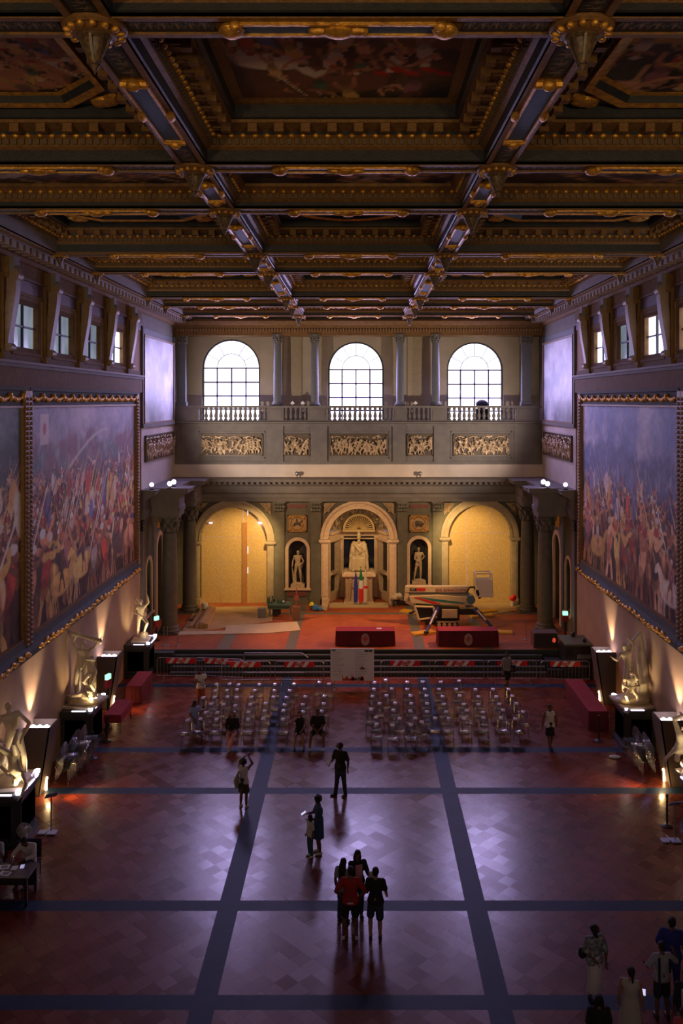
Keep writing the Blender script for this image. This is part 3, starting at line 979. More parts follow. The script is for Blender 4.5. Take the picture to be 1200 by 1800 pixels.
for r, y in enumerate(TY[3:-1]):
    for x, nm in ((BX[1], 'left'), (BX[2], 'right')):
        pendant(x, y, 'hanging carved rosette on the %s long beam, %s crossing from the viewer' % (nm, rings[r]))
    if r > 0:
        for x, nm in ((BX[0]+.05, 'left'), (BX[3]-.05, 'right')):
            o = pendant(x, y, 'small rosette at the %s ceiling edge, %s cross beam from the viewer' % (nm, rings[r]))
            o.scale = (.42, .42, .5)
# ------------------------------------------------------------------ tribune: back wall, lower storey
def X1(px): return PX(px, YB)
def Z1(py): return PZ(py, YB)
ZT = Z1(881)      # underside of the lower entablature
ops = [(X1(411), X1(470)-X1(411), SZ, Z1(950)), (X1(519+4), X1(539)-X1(523), Z1(1034), Z1(966)), (X1(630.5), X1(684)-X1(630.5), SZ, Z1(947)),
       (X1(736), X1(752)-X1(736), Z1(1028), Z1(963)), (X1(842.5), X1(898)-X1(842.5), SZ, Z1(943))]
mb = MB()
holed(mb, -HW, HW, SZ, ZT, ops, YB, YB+.5)
wb = struct(mb, 'wall_front', greenst)
# pilasters, string courses and base of the lower storey
mb = MB(); cp = MB(); rp = MB()
for a, b in ((482, 500), (546, 564), (698, 715), (760, 776)):
    mb.box(X1(a), X1(b), YB-.12, YB, SZ+.5, Z1(898))
    mb.box(X1(a)-.05, X1(b)+.05, YB-.2, YB, SZ, SZ+.5)
    cp.box(X1(a)-.02, X1(b)+.02, YB-.16, YB, Z1(899), Z1(883))
    for i in range(4):
        for j in range(3):
            cp.sph((X1(a)+(i+.5)*(X1(b)-X1(a))/4+(.04 if j % 2 else 0), YB-.2, Z1(896)+j*.2), (.09, .07, .11), 7, 5)
    cp.box(X1(a)-.08, X1(b)+.08, YB-.26, YB, Z1(883), Z1(881))
for a, b in ((500, 546), (715, 760)):
    mb.box(X1(a), X1(b), YB-.03, YB, Z1(901), Z1(899))
    mb.box(X1(a), X1(b), YB-.06, YB, Z1(1060), Z1(1052))
    mb.box(X1(a), X1(b), YB-.14, YB, SZ, SZ+.3)
    rp.box(X1(a+5), X1(b-7), YB-.03, YB, Z1(893), Z1(887))
    rp.box(X1(a+5), X1(b-7), YB-.05, YB, Z1(1048), Z1(1039))
mb.obj('pilaster', greenst, wb); cp.obj('pilaster_capital', mat('capital stone', (.10, .095, .075), .6, c2=(.15, .14, .11)), wb, 50); rp.obj('red_marble_inlay', redmarb, wb)
# entablature
def entab(mb, x0, x1, y0, dy=0):
    """back entablature in front of the wall, y0 is the frieze face"""
    z = ZT
    mb.prism([(YB+.4, z), (y0, z), (y0, z+.22), (y0-.06, z+.24), (y0-.06, z+.44), (y0-.12, z+.50), (y0, z+.52), (y0, z+.92), (y0-.10, z+.98), (y0-.14, z+1.08),
              (y0-.35, z+1.16), (y0-.58, z+1.22), (y0-.62, z+1.36), (y0-.72, z+1.46), (YB+.4, z+1.50)], x0, x1, 'x')
mb = MB(); entab(mb, -HW, HW, YB-.25)
e = struct(mb, 'trim_7', greyst)
mb = MB(); x = -8.9
while x < 8.9:
    mb.box(x, x+.16, YB-.78, YB-.4, ZT+1.10, ZT+1.2); x += .32
mb.obj('dentil_row', greyst, e)
ZC = ZT+1.5
# marble arch frames (archivolt, imposts and jambs) of the three great arches
def arch_frame(name, cx, r, spr, wd, base, label, mm):
    o = empty(name, (cx, YB, SZ), label, 'arch', 'marble arches of the tribune')
    z = spr-SZ; m = MB()
    archband(m, 0, z, r, r+wd, -.16, .25); archband(m, 0, z, r+wd-.08, r+wd+.06, -.24, 0); archband(m, 0, z, r, r+.07, -.20, 0)
    m.obj('archivolt', mm, o, 35)
    for k in (-1, 1):
        m = MB(); m.box(k*r, k*(r+wd), -.14, .3, 0, z-.15); m.box(k*(r+.09), k*(r+wd-.09), -.17, 0, .5, z-.4); m.box(k*(r-.02), k*(r+wd+.05), -.2, .3, 0, .35)
        m.obj('jamb', mm, o)
        m = MB(); m.box(k*(r-.12), k*(r+wd+.14), -.28, .3, z-.17, z-.02); m.box(k*(r-.06), k*(r+wd+.08), -.22, .3, z-.24, z-.17)
        m.obj('impost', mm, o)
    return o
arch_m = mat('arch stone', (.30, .235, .155), .5, c2=(.38, .30, .20), nscale=3)
a1 = arch_frame('stone_arch', ops[0][0], ops[0][1], ops[0][3], .38, 0, 'left stone arch closed by yellow strand boards', arch_m)
a2 = arch_frame('stone_arch', ops[2][0], ops[2][1], ops[2][3], .42, 0, 'central pale marble arch around the seated statue', marble)
a3 = arch_frame('stone_arch', ops[4][0], ops[4][1], ops[4][3], .38, 0, 'right stone arch behind the white lift bucket', arch_m)
# carved spandrels
sp = MB()
for px0, px1, sg in ((345, 366, 1), (456, 476, -1), (569, 590, 1), (672, 692, -1), (780, 800, 1), (888, 908, -1)):
    a, b = X1(px0), X1(px1)
    t = [(a, Z1(884)), (b, Z1(884)), (a, Z1(905))] if sg > 0 else [(a, Z1(884)), (b, Z1(884)), (b, Z1(905))]
    sp.prism(t, YB-.06, YB, 'y')
    cx = a+.22 if sg > 0 else b-.22
    for k in range(5): sp.sph((cx+.12*math.cos(k*1.3)*sg, YB-.08, Z1(890)-.09*k+.1), (.1, .05, .07), 8, 5)
sp.obj('carved_spandrel', mat('spandrel', (.30, .20, .11), .5, c2=(.4, .28, .16), nscale=9), wb, 50)
# boards that close the side arches
def boards(cx, r, spr, label, strips):
    o = empty('board_screen', (cx, YB+.35, SZ), label, 'boarding')
    z = spr-SZ
    xs_ = [-r]+strips+[r]
    for i in range(len(xs_)-1):
        a, b = xs_[i]+.006, xs_[i+1]-.006
        dy = .0 if i % 2 else .015
        for za, zb in ((0, 2.42), (2.43, z+.15)):
            m = MB(); m.box(a, b, dy, dy+.05, za, zb); m.obj('board', osb, o)
        top = [(a, z+.16)]+[(a+(b-a)*k/8, z+math.sqrt(max(.0, (r+.05)**2-(a+(b-a)*k/8)**2))) for k in range(9)]+[(b, z+.16)]
        m = MB()
        for k in range(8):
            p, q = top[1+k], top[2+k]
            m.prism([(p[0], z+.16), (q[0], z+.16), (q[0], max(q[1], z+.17)), (p[0], max(p[1], z+.17))], dy, dy+.05, 'y')
        m.obj('board', osb, o)
    return o
b1 = boards(ops[0][0], ops[0][1]+.05, ops[0][3], 'yellow strand boards closing the left arch, with a brown strip', [-.85, .5])
m = MB(); m.box(X1(424)-ops[0][0], X1(433)-ops[0][0], -.05, 0, 0, Z1(920)-SZ); m.obj('cover_strip', osb2, b1)
m = MB()
for z0, z1 in ((Z1(908), Z1(899)), (Z1(975), Z1(962)), (Z1(1010), Z1(999))): m.box(X1(433.6)-ops[0][0], X1(434.4)-ops[0][0], -.01, .0, z0-SZ, z1-SZ)
m.obj('daylight_gap', glow_mat('daylight through a gap', (.8, .75, 1.0), 2.0), b1)
b3 = boards(ops[4][0], ops[4][1]+.05, ops[4][3], 'tan strand boards closing the right arch behind the lift', [-.7, .75])
# small lamps clamped high in the left arch
for px, py, d in ((499, 920, 1), (455, 919.5, 0)):
    px = 458 if d else 369
    o = empty('clamp_lamp', (X1(px), YB+.22, Z1(920)), 'small lit lamp at the %s side of the boarded left arch' % ('right' if d else 'left'), 'lamp')
    m = MB(); m.box(-.16 if d else -.10, .16 if d else .10, -.03, .04, -.035, .035); m.obj('lamp_glass', floodm if d else ledm, o)
    m = MB(); m.box(-.04, .04, .04, .12, -.03, .03); m.obj('clamp', blackm, o)

# ---- central exedra: five-sided niche behind the great arch
cx0, r0, spr0 = ops[2][0], ops[2][1], ops[2][3]
ex = MB(); dk = MB()
pts = [(-r0, YB+.5), (-r0*.62, YB+1.9), (r0*.62, YB+1.9), (r0, YB+.5)]
zt = spr0+.15
def panel(p, q, z0, z1, holes, dep=.35):
    """upright slab from p to q with rectangular holes (s0,s1,z0,z1) given along it"""
    d = Vector((q[0]-p[0], q[1]-p[1], 0)); L = d.length; d.normalize(); n = Vector((-d.y, d.x, 0))
    def bx(s0, s1, a, b, mb_, d0=0, d1=dep):
        v = []
        for s_, t_ in ((s0, d0), (s1, d0), (s1, d1), (s0, d1)):
            P_ = Vector((cx0+p[0], p[1], 0))+d*s_+n*t_
            v.append((P_.x, P_.y))
        mb_.prism(v, a, b, 'z')
    holes = sorted(holes); cur = 0
    groups = {}
    for h in holes: groups.setdefault((h[0], h[1]), []).append(h)
    for (s0, s1), hs in sorted(groups.items()):
        bx(cur, s0, z0, z1, ex)
        c_ = z0
        for h in sorted(hs, key=lambda t: t[2]):
            bx(s0, s1, c_, h[2], ex); bx(s0, s1, h[2], h[3], dk, dep-.05, dep); c_ = h[3]
        bx(s0, s1, c_, z1, ex); cur = s1
    bx(cur, L, z0, z1, ex)
Ls = math.hypot(r0*.38, 1.4)
panel(pts[0], pts[1], SZ, zt, [(.25, Ls-.25, SZ+.45, SZ+1.55), (.25, Ls-.25, SZ+1.7, spr0-.35)])
panel(pts[1], pts[2], SZ, zt, [(.18, 1.24*r0-.18, SZ+1.3, spr0-.15)])
panel(pts[2], pts[3], SZ, zt, [(.25, Ls-.25, SZ+.45, SZ+1.55), (.25, Ls-.25, SZ+1.7, spr0-.35)])
exo = struct(ex, 'wall_niche', marble)
dk.obj('dark_opening', mat('night blue glass', (.006, .014, .028), .15), exo)
cr = MB()
for p, q in zip(pts[:-1], pts[1:]):
    cr.bar((cx0+p[0]*.95, p[1]-.02, zt+.08), (cx0+q[0]*.95, q[1]-.02, zt+.08), .2, .18)
    cr.bar((cx0+p[0]*.96, p[1]-.02, spr0-.28), (cx0+q[0]*.96, q[1]-.02, spr0-.28), .1, .08)
cr.obj('niche_cornice', marble, exo)
# half dome with shell
dome = MB()
L = []
for j in range(9):
    t = j/8*PI/2
    rr = math.cos(t)
    L.append([(cx0+r0*1.0*rr*math.cos(a), YB+.4+1.7*rr*math.sin(a), zt+.15+(r0)*math.sin(t)) for a in [PI*k/24 for k in range(25)]])
dome.loops(L, close=False)
do = dome.obj('niche_half_dome', mat('dome stucco', (.20, .14, .09), .5, c2=(.44, .33, .22), nscale=4.5, bump=1.0, bscale=7), exo, 60)
rc = MB(); rnd = random.Random(5)
for k in range(90):
    a = rnd.uniform(.1, PI-.1); t = rnd.uniform(.1, 1.15); rr = math.cos(t)*.93
    if abs(a-PI/2) < .5 and t < .6: continue
    c_ = (cx0+r0*rr*math.cos(a), YB+.4+1.7*rr*math.sin(a), zt+.15+r0*math.sin(t)*.95)
    rc.sph(c_, (rnd.uniform(.05, .13), .07, rnd.uniform(.06, .16)), 7, 5)
rc.obj('dome_relief', mat('stucco relief', (.42, .31, .19), .5), exo, 60)
sh = MB()
for k in range(19):
    a = PI*(k+.5)/19
    sh.bar((cx0+.12*math.cos(a), YB+1.45, zt+.22+.1*math.sin(a)), (cx0+.86*math.cos(a), YB+1.25, zt+.22+.86*math.sin(a)), .045, .05)
archband(sh, cx0, zt+.2, .86, .98, YB+1.2, YB+1.5)
sh.box(cx0-1.0, cx0+1.0, YB+1.2, YB+1.6, zt+.08, zt+.22)
sh.obj('scallop_shell', mat('shell gilding', (.60, .42, .18), .4), exo)
shb = MB(); archb = arc(cx0, zt+.2, .9, 16)
for p, q in zip(archb[:-1], archb[1:]): shb.prism([(cx0, zt+.2), p, q], YB+1.5, YB+1.55, 'y')
shb.obj('shell_ground', mat('shell ground', (.14, .08, .04), .6), exo)

# ---- niches with statues in the back wall
def niche(cx, hw, sill, spr, label):
    o = empty('wall_niche_frame', (cx, YB, sill), label, 'niche', 'marble niches beside the central arch')
    z = spr-sill; m = MB()
    archband(m, 0, z, hw, hw+.19, -.08, .1)
    for k in (-1, 1): m.box(k*hw, k*(hw+.19), -.08, .1, 0, z)
    m.box(-hw-.25, hw+.25, -.14, .4, -.10, .02)
    m.obj('marble_surround', marble, o, 35)
    m = MB()
    L_ = [[(hw*math.cos(a), .05+.55*math.sin(a), zz) for a in [PI*k/14 for k in range(15)]] for zz in (0, z)]
    for j in range(1, 6):
        t = j/5*PI/2
        L_.append([(hw*math.cos(t)*math.cos(a), .05+.55*math.cos(t)*math.sin(a), z+hw*math.sin(t)) for a in [PI*k/14 for k in range(15)]])
    m.loops(L_, close=False)
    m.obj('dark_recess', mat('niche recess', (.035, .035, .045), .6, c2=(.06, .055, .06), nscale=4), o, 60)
    return o
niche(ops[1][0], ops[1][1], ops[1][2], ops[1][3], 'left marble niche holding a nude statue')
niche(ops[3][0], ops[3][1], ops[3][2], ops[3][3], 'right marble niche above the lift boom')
# framed square emblems over the niches
def emblem(px, label, beast):
    o = empty('relief_tablet', (X1(px), YB, Z1(920)), label, 'relief', 'square tablets above the niches')
    m = MB(); m.box(-.57, .57, -.05, 0, -.50, .50); m.obj('ground', mat('tablet ground', (.38, .25, .12), .5, c2=(.46, .33, .18)), o)
    m = MB()
    for k in (-1, 1):
        m.box(k*.57, k*.50, -.10, 0, -.5, .5); m.box(-.57, .57, -.10, 0, k*.5, k*.43)
        for j in (-1, 1): m.sph((k*.42, -.07, j*.36), (.1, .05, .1), 8, 5)
    m.lathe([(.34, 0), (.38, .03), (.42, 0)], n=24, a1=2*PI-1e-4)
    m.v = m.v[:-75]+[(x_, -.06-z_, y_) for x_, y_, z_ in m.v[-75:]]
    m.obj('gilded_border', mat('tablet gilding', (.42, .22, .06), .4, .4), o, 40)
    m = MB()
    if beast:
        m.sph((.0, -.08, .02), (.24, .05, .14), 10, 6); m.sph((.2, -.08, -.02), (.11, .05, .09), 8, 5); m.sph((-.1, -.08, .08), (.14, .05, .1), 8, 5)
        for x_ in (-.17, -.08, .1, .18): m.cyl((x_, -.08, 0), (x_, -.08, -.2), .04, .03, 6)
    else:
        m.sph((.02, -.08, 0), (.2, .05, .08), 10, 6); m.cyl((.16, -.08, .02), (.28, -.08, .16), .05, .04, 6); m.sph((.31, -.08, .16), (.07, .04, .04), 7, 5)
        m.cyl((.0, -.08, .05), (-.02, -.08, .2), .05, .04, 6); m.sph((-.02, -.08, .24), .05, 7, 5)
        for x_, x2 in ((-.15, -.28), (-.1, -.14), (.14, .27), (.1, .2)): m.cyl((x_, -.08, 0), (x2, -.08, -.17), .03, .02, 6)
    m.obj('animal_relief', mat('tablet figure', (.10, .06, .04), .5), o, 50)
emblem(522, 'square gilded tablet with a galloping horse above the left niche', 0)
emblem(736, 'square gilded tablet with a dark bear above the right niche', 1)

# ------------------------------------------------------------------ upper storey of the back wall
ZB0, ZB1 = Z1(745), Z1(812)
mb = MB()
mb.prism([(YB-.35, ZC-.05), (YB-.22, Z1(816)), (YB+.5, Z1(816)), (YB+.5, ZC-.05)], -HW, HW, 'x', 0)
mb.box(-HW, HW, YB-.05, YB+.5, Z1(816), Z1(742), 1)
for a, b in ((303, 318), (470, 498), (546, 575), (690, 712), (762, 790), (903, 945)):
    mb.box(X1(a), X1(b), YB-.14, YB, Z1(814), Z1(744), 1)
mb.box(-HW, HW, YB-.18, YB, Z1(816), Z1(811), 1)
mb.prism([(YB, Z1(749)), (YB-.14, Z1(749)), (YB-.2, Z1(745)), (YB-.36, Z1(744)), (YB-.4, Z1(741)), (YB, Z1(741))], -HW, HW, 'x', 1)
ub = struct(mb, 'wall_front', [paleband, greyst])
mb = MB()
for a, b in ((350, 466), (494, 550), (576, 684), (710, 764), (791, 899)):
    for k in range(2):
        mb.box(X1(a), X1(b), YB-.08, YB, Z1(760 if k == 0 else 806), Z1(758 if k == 0 else 804))
    mb.box(X1(a), X1(a+1.5), YB-.08, YB, Z1(806), Z1(758)); mb.box(X1(b-1.5), X1(b), YB-.08, YB, Z1(806), Z1(758))
mb.obj('panel_moulding', greyst, ub)

# window wall
YW = 52.0
def X2(px): return PX(px, YW)
def Z2(py): return PZ(py, YW)
wn = []
for a, b, t in ((355, 457, 596), (576.5, 674.5, 600.5), (785, 884, 601)):
    cx = (X2(a)+X2(b))/2; h = (X2(b)-X2(a))/2
    wn.append((cx, h, Z1(742), Z2(t)-h))
mb = MB(); holed(mb, -HW-.5, HW+.5, Z1(742), 18.6, wn, YW, YW+.5)
uw = struct(mb, 'wall_front', uppwall)
mb = MB(); mb.box(-HW, HW, YB, YW, Z1(742)-.3, Z1(742)); mb.obj('gallery_floor', greyst, uw)
mb = MB()
for a, b in ((498, 530), (556, 575), (688, 700), (716, 745)):   # painted shafts on the wall between the windows
    mb.box(X2(a), X2(b), YW-.08, YW, Z1(742), Z2(592))
mb.obj('flat_pilaster', mat('upper pilaster', (.27, .22, .13), .85, c2=(.31, .26, .17)), uw)
for i, (cx, h, sl, spr) in enumerate(wn):
    f = MB(); archband(f, cx, spr, h-.1, h+.02, YW+.1, YW+.3)
    for k in (-1, 1): f.box(cx+k*(h-.1), cx+k*(h+.02), YW+.1, YW+.3, sl, spr)
    wo = struct(f, 'window_%d' % (50+i), darkw)
    g = MB(); g.box(cx-h, cx+h, YW+.32, YW+.34, sl, spr)
    top = arc(cx, spr, h, 24)
    for p, q in zip(top[:-1], top[1:]): g.prism([(cx, spr), p, q], YW+.32, YW+.34, 'y')
    g.obj('pane', sky_glass, wo)
    g = MB()
    for k in (-.5, 0, .5): g.box(cx+k*h-.042, cx+k*h+.042, YW+.2, YW+.26, sl, spr)
    for z in (spr, spr-.86, spr-1.7, spr-2.5):
        if z > sl: g.box(cx-h, cx+h, YW+.2, YW+.26, z-.042, z+.042)
    archband(g, cx, spr, h*.5-.02, h*.5+.02, YW+.2, YW+.26, n=16)
    for a in (30, 60, 90, 120, 150):
        c_, s_ = math.cos(R(a)), math.sin(R(a))
        g.bar((cx+h*.5*c_, YW+.23, spr+h*.5*s_), (cx+h*c_, YW+.23, spr+h*s_), .035, .035)
    g.obj('glazing_bar', mat('window lead', (.10, .08, .22), .5), wo)
# balustrade
ZBa, ZBb = Z1(741), Z1(714)
bal = empty('balustrade', (0, YB-.1, ZBa), 'stone balustrade running under the three tall arched windows', 'balustrade')
for a, b in ((303, 350), (470, 499), (541, 575), (690, 715), (756, 785), (906, 945)):
    m = MB(); m.box(X1(a), X1(b), -.16, .2, 0, ZBb-ZBa); m.box(X1(a)+.12, X1(b)-.12, -.19, 0, .15, ZBb-ZBa-.18); m.obj('pier', greyst, bal)
m = MB(); m.box(-HW, HW, -.2, .24, ZBb-ZBa-.10, ZBb-ZBa+.02); m.box(-HW, HW, -.18, .22, 0, .09); m.obj('rail', greyst, bal)
def baluster(r, h): return [(r*.9, 0), (r*.9, h*.08), (r*.5, h*.13), (r*1.0, h*.32), (r*.55, h*.62), (r*.42, h*.74), (r*.8, h*.88), (r*.8, h)]
proto = None
for a, b in ((350, 470), (499, 541), (575, 690), (715, 756), (785, 906)):
    n = int(round((X1(b)-X1(a))/.29))
    for k in range(n):
        x = X1(a)+(k+.5)*(X1(b)-X1(a))/n
        if proto is None:
            m = MB(); m.lathe(baluster(.115, ZBb-ZBa-.19), n=10); proto = m.obj('baluster', greyst, bal, 50); q = proto
        else:
            q = proto.copy(); col.objects.link(q); q.parent = bal
        q.location = (x, 0, .09)
# dark thing seen against the right window
m = MB(); m.sph((X1(849), YW-.5, Z1(718)+.25), (.38, .2, .28), 10, 6); m.box(X1(838), X1(860), YW-.7, YW-.3, Z1(741), Z1(718))
tag(m.obj('covered_speaker', blackcl, None, 50), 'dark lump standing behind the balustrade against the right window', 'speaker')
for px, l in ((514, 'left'), (532, 'right')):
    pass
# columns of the upper storey
cg = 'slender columns between the tall windows'
def column(x, y, z0, z1, r, label, group, mm, capm, base=True, name='stone_column'):
    o = empty(name, (x, y, z0), label, 'column', group)
    h = z1-z0
    m = MB(); m.lathe([(r*.98, .3*r/.3), (r, h*.05), (r*1.0, h*.33), (r*.97, h*.55), (r*.86, h-2.3*r), (r*.86, h-2.2*r)], n=28); m.obj('shaft', mm, o, 60)
    m = MB(); m.box(-r*1.35, r*1.35, -r*1.35, r*1.35, 0, .28*r); m.lathe([(r*1.3, .28*r), (r*1.38, .42*r), (r*1.3, .55*r), (r*1.12, .6*r), (r*1.1, .75*r), (r*1.2, .85*r), (r*1.1, .95*r), (r, 1.05*r)], n=28)
    m.obj('base', mm, o, 40)
    m = MB(); b = h-2.3*r
    m.lathe([(r*.9, b), (r*.98, b+.06*r), (r*.9, b+.12*r), (r*.85, b+.15*r), (r*.95, b+1.2*r), (r*1.25, b+2.0*r)], n=20)
    for lv, (n_, rr, zz, s_) in enumerate(((8, .98, .55, .30), (8, 1.12, 1.15, .30))):
        for k in range(n_):
            a = 2*PI*(k+.5*lv)/n_
            m.sph((r*rr*math.cos(a), r*rr*math.sin(a), b+zz*r), (r*s_*.6, r*s_, r*.42), 8, 6, rot=Matrix.Rotation(a, 3, 'Z'))
            m.sph((r*(rr+.2)*math.cos(a), r*(rr+.2)*math.sin(a), b+(zz+.38)*r), (r*.16, r*.24, r*.12), 7, 5, rot=Matrix.Rotation(a, 3, 'Z'))
    for k in range(4):
        a = PI/4+k*PI/2
        m.sph((1.5*r*math.cos(a), 1.5*r*math.sin(a), b+1.85*r), (r*.25, r*.25, r*.25), 8, 6)
    m.box(-r*1.3, r*1.3, -r*1.3, r*1.3, b+2.05*r, h)
    m.obj('capital', capm, o, 50)
    return o
capst = mat('capital stone', (.10, .095, .075), .6)
bluegr = mat('blue grey stone', (.095, .105, .105), .6, c2=(.12, .13, .13))
for i, px in enumerate((487, 553, 703, 766)):
    column(X1(px), YB+.15, ZBb+.02, Z1(587), .235, 'slender grey column, %s of the four between the tall windows' % ['leftmost', 'second from left', 'third from left', 'rightmost'][i], cg, bluegr, capst)
for px, nm in ((318, 'left'), (925, 'right')):
    m = MB(); x = X1(px); m.box(x-.27, x+.27, YB-.05, YB+.4, ZBb, Z1(590)-.5); m.box(x-.33, x+.33, YB-.1, YB+.4, ZBb, ZBb+.25)
    o = tag(m.obj('corner_pilaster', bluegr), 'square corner pilaster at the %s end of the window storey' % nm, 'pilaster')
    m = MB(); m.box(x-.34, x+.34, YB-.12, YB+.4, Z1(590)-.5, Z1(590))
    for k in range(4):
        for j in range(2): m.sph((x-.27+.18*k, YB-.14, Z1(590)-.4+.22*j), (.09, .07, .1), 7, 5)
    m.obj('capital', capst, o, 50)
# entablature over the windows, under the ceiling
mb = MB()
zz = Z1(590)
mb.prism([(YW+.4, zz), (YB-.1, zz), (YB-.1, zz+.18), (YB-.16, zz+.2), (YB-.16, zz+.42), (YB-.3, zz+.46), (YB-.34, zz+.58), (YB-.6, zz+.64), (YB-.75, zz+.82), (YW+.4, HC+.3)], -HW, HW, 'x')
t8 = struct(mb, 'trim_8', brownw)
mb = MB(); x = -HW+.2
while x < HW-.2:
    mb.box(x, x+.09, YB-.26, YB-.1, zz+.24, zz+.40); x += .17
mb.obj('dentil_row', mat('dentil warm', (.25, .14, .07), .5), t8)
mb = MB(); x = -HW+.3
while x < HW-.3:
    mb.box(x, x+.42, YB-.62, YB-.5, zz+.66, zz+.74); x += .62
mb.obj('gilded_block', gold, t8)

# ------------------------------------------------------------------ carved gilded reliefs
relm = mat('gilded relief', (.34, .235, .125), .42, .25, c2=(.50, .38, .24), nscale=7, bump=.3, bscale=14)
relg = mat('relief ground', (.07, .05, .035), .6, c2=(.13, .09, .05), nscale=5)
def relief(name, W, H, loc, rz, label, seed, group=None):
    rnd = random.Random(seed)
    o = empty(name, loc, label, 'relief', group, rz)
    g = MB(); g.box(-W/2, W/2, -.02, .0, -H/2, H/2); g.obj('ground', relg, o)
    g = MB()
    for k in (-1, 1):
        g.box(k*W/2, k*(W/2-.05), -.09, 0, -H/2, H/2); g.box(-W/2, W/2, -.09, 0, k*H/2, k*(H/2-.05))
    g.obj('rim', mat('relief rim', (.12, .08, .05), .5), o)
    m = MB(); n = int(W/H*7)
    for i in range(n):
        x = -W/2+W*(i+.5)/n+rnd.uniform(-.08, .08); z = rnd.uniform(-.28, .0)*H
        s = H*rnd.uniform(.5, .62); ln = rnd.uniform(-.6, .6)
        hip = Vector((x, -.06, z)); ch = hip+Vector((math.sin(ln)*.42*s, -.05, math.cos(ln)*.42*s))
        m.cap(hip, ch, .105*s, .14*s, n=7); hd = ch+(ch-hip).normalized()*.26*s; m.sph(hd, .085*s, 8, 6)
        for k in (-1, 1):
            a = rnd.uniform(.2, 1.4)*k
            kn = hip+Vector((math.sin(a)*.3*s, -.05, -math.cos(a)*.26*s)); ft = kn+Vector((rnd.uniform(-.15, .15)*s, 0, -.26*s))
            m.cap(hip, kn, .085*s, .06*s, n=7); m.cap(kn, ft, .055*s, .04*s, n=7)
            a = rnd.uniform(.3, 2.4)*k
            el = ch+Vector((math.sin(a)*.24*s, -.05, math.cos(a)*.2*s)); hn = el+Vector((rnd.uniform(-.2, .2)*s, -.02, rnd.uniform(-.1, .24)*s))
            m.cap(ch, el, .055*s, .045*s, n=7); m.cap(el, hn, .045*s, .035*s, n=7)
    for i in range(int(n*2.2)):
        m.sph((rnd.uniform(-W/2+.1, W/2-.1), -.03, rnd.uniform(-H/2+.08, H/2-.08)), (rnd.uniform(.05, .14), .05, rnd.uniform(.04, .10)), 7, 5)
    for i in range(int(W/.8)):
        x = -W/2+.4+i*.8; a_ = rnd.choice([-1, 1])
        m.tube([(x+.3*math.cos(t)*a_, -.05, H*.3+.12*math.sin(t)) for t in (0, .8, 1.6, 2.4, 3.1)], .035, 6)
    # keep within the panel
    lim = (W/2-.04, H/2-.04)
    m.v = [(max(-lim[0], min(lim[0], p[0])), min(p[1], -.005), max(-lim[1], min(lim[1], p[2]))) for p in m.v]
    fuse(m, 'carved_figures', relm, .022, o, 1)
    return o
for i, (a, b, l) in enumerate(((354, 462, 'wide gilded relief crowded with figures below the left window'), (499, 545, 'small gilded relief between the left and middle windows'), (580, 680, 'wide gilded relief of fighting figures below the middle window'),
                     (715, 760, 'small gilded relief between the middle and right windows'), (796, 895, 'wide gilded relief of fleeing figures below the right window'))):
    relief('gilded_relief', X1(b)-X1(a), Z1(763)-Z1(801), ((X1(a)+X1(b))/2, YB-.055, (Z1(763)+Z1(801))/2), 0, l, 40+i, 'gilded reliefs under the tall windows')

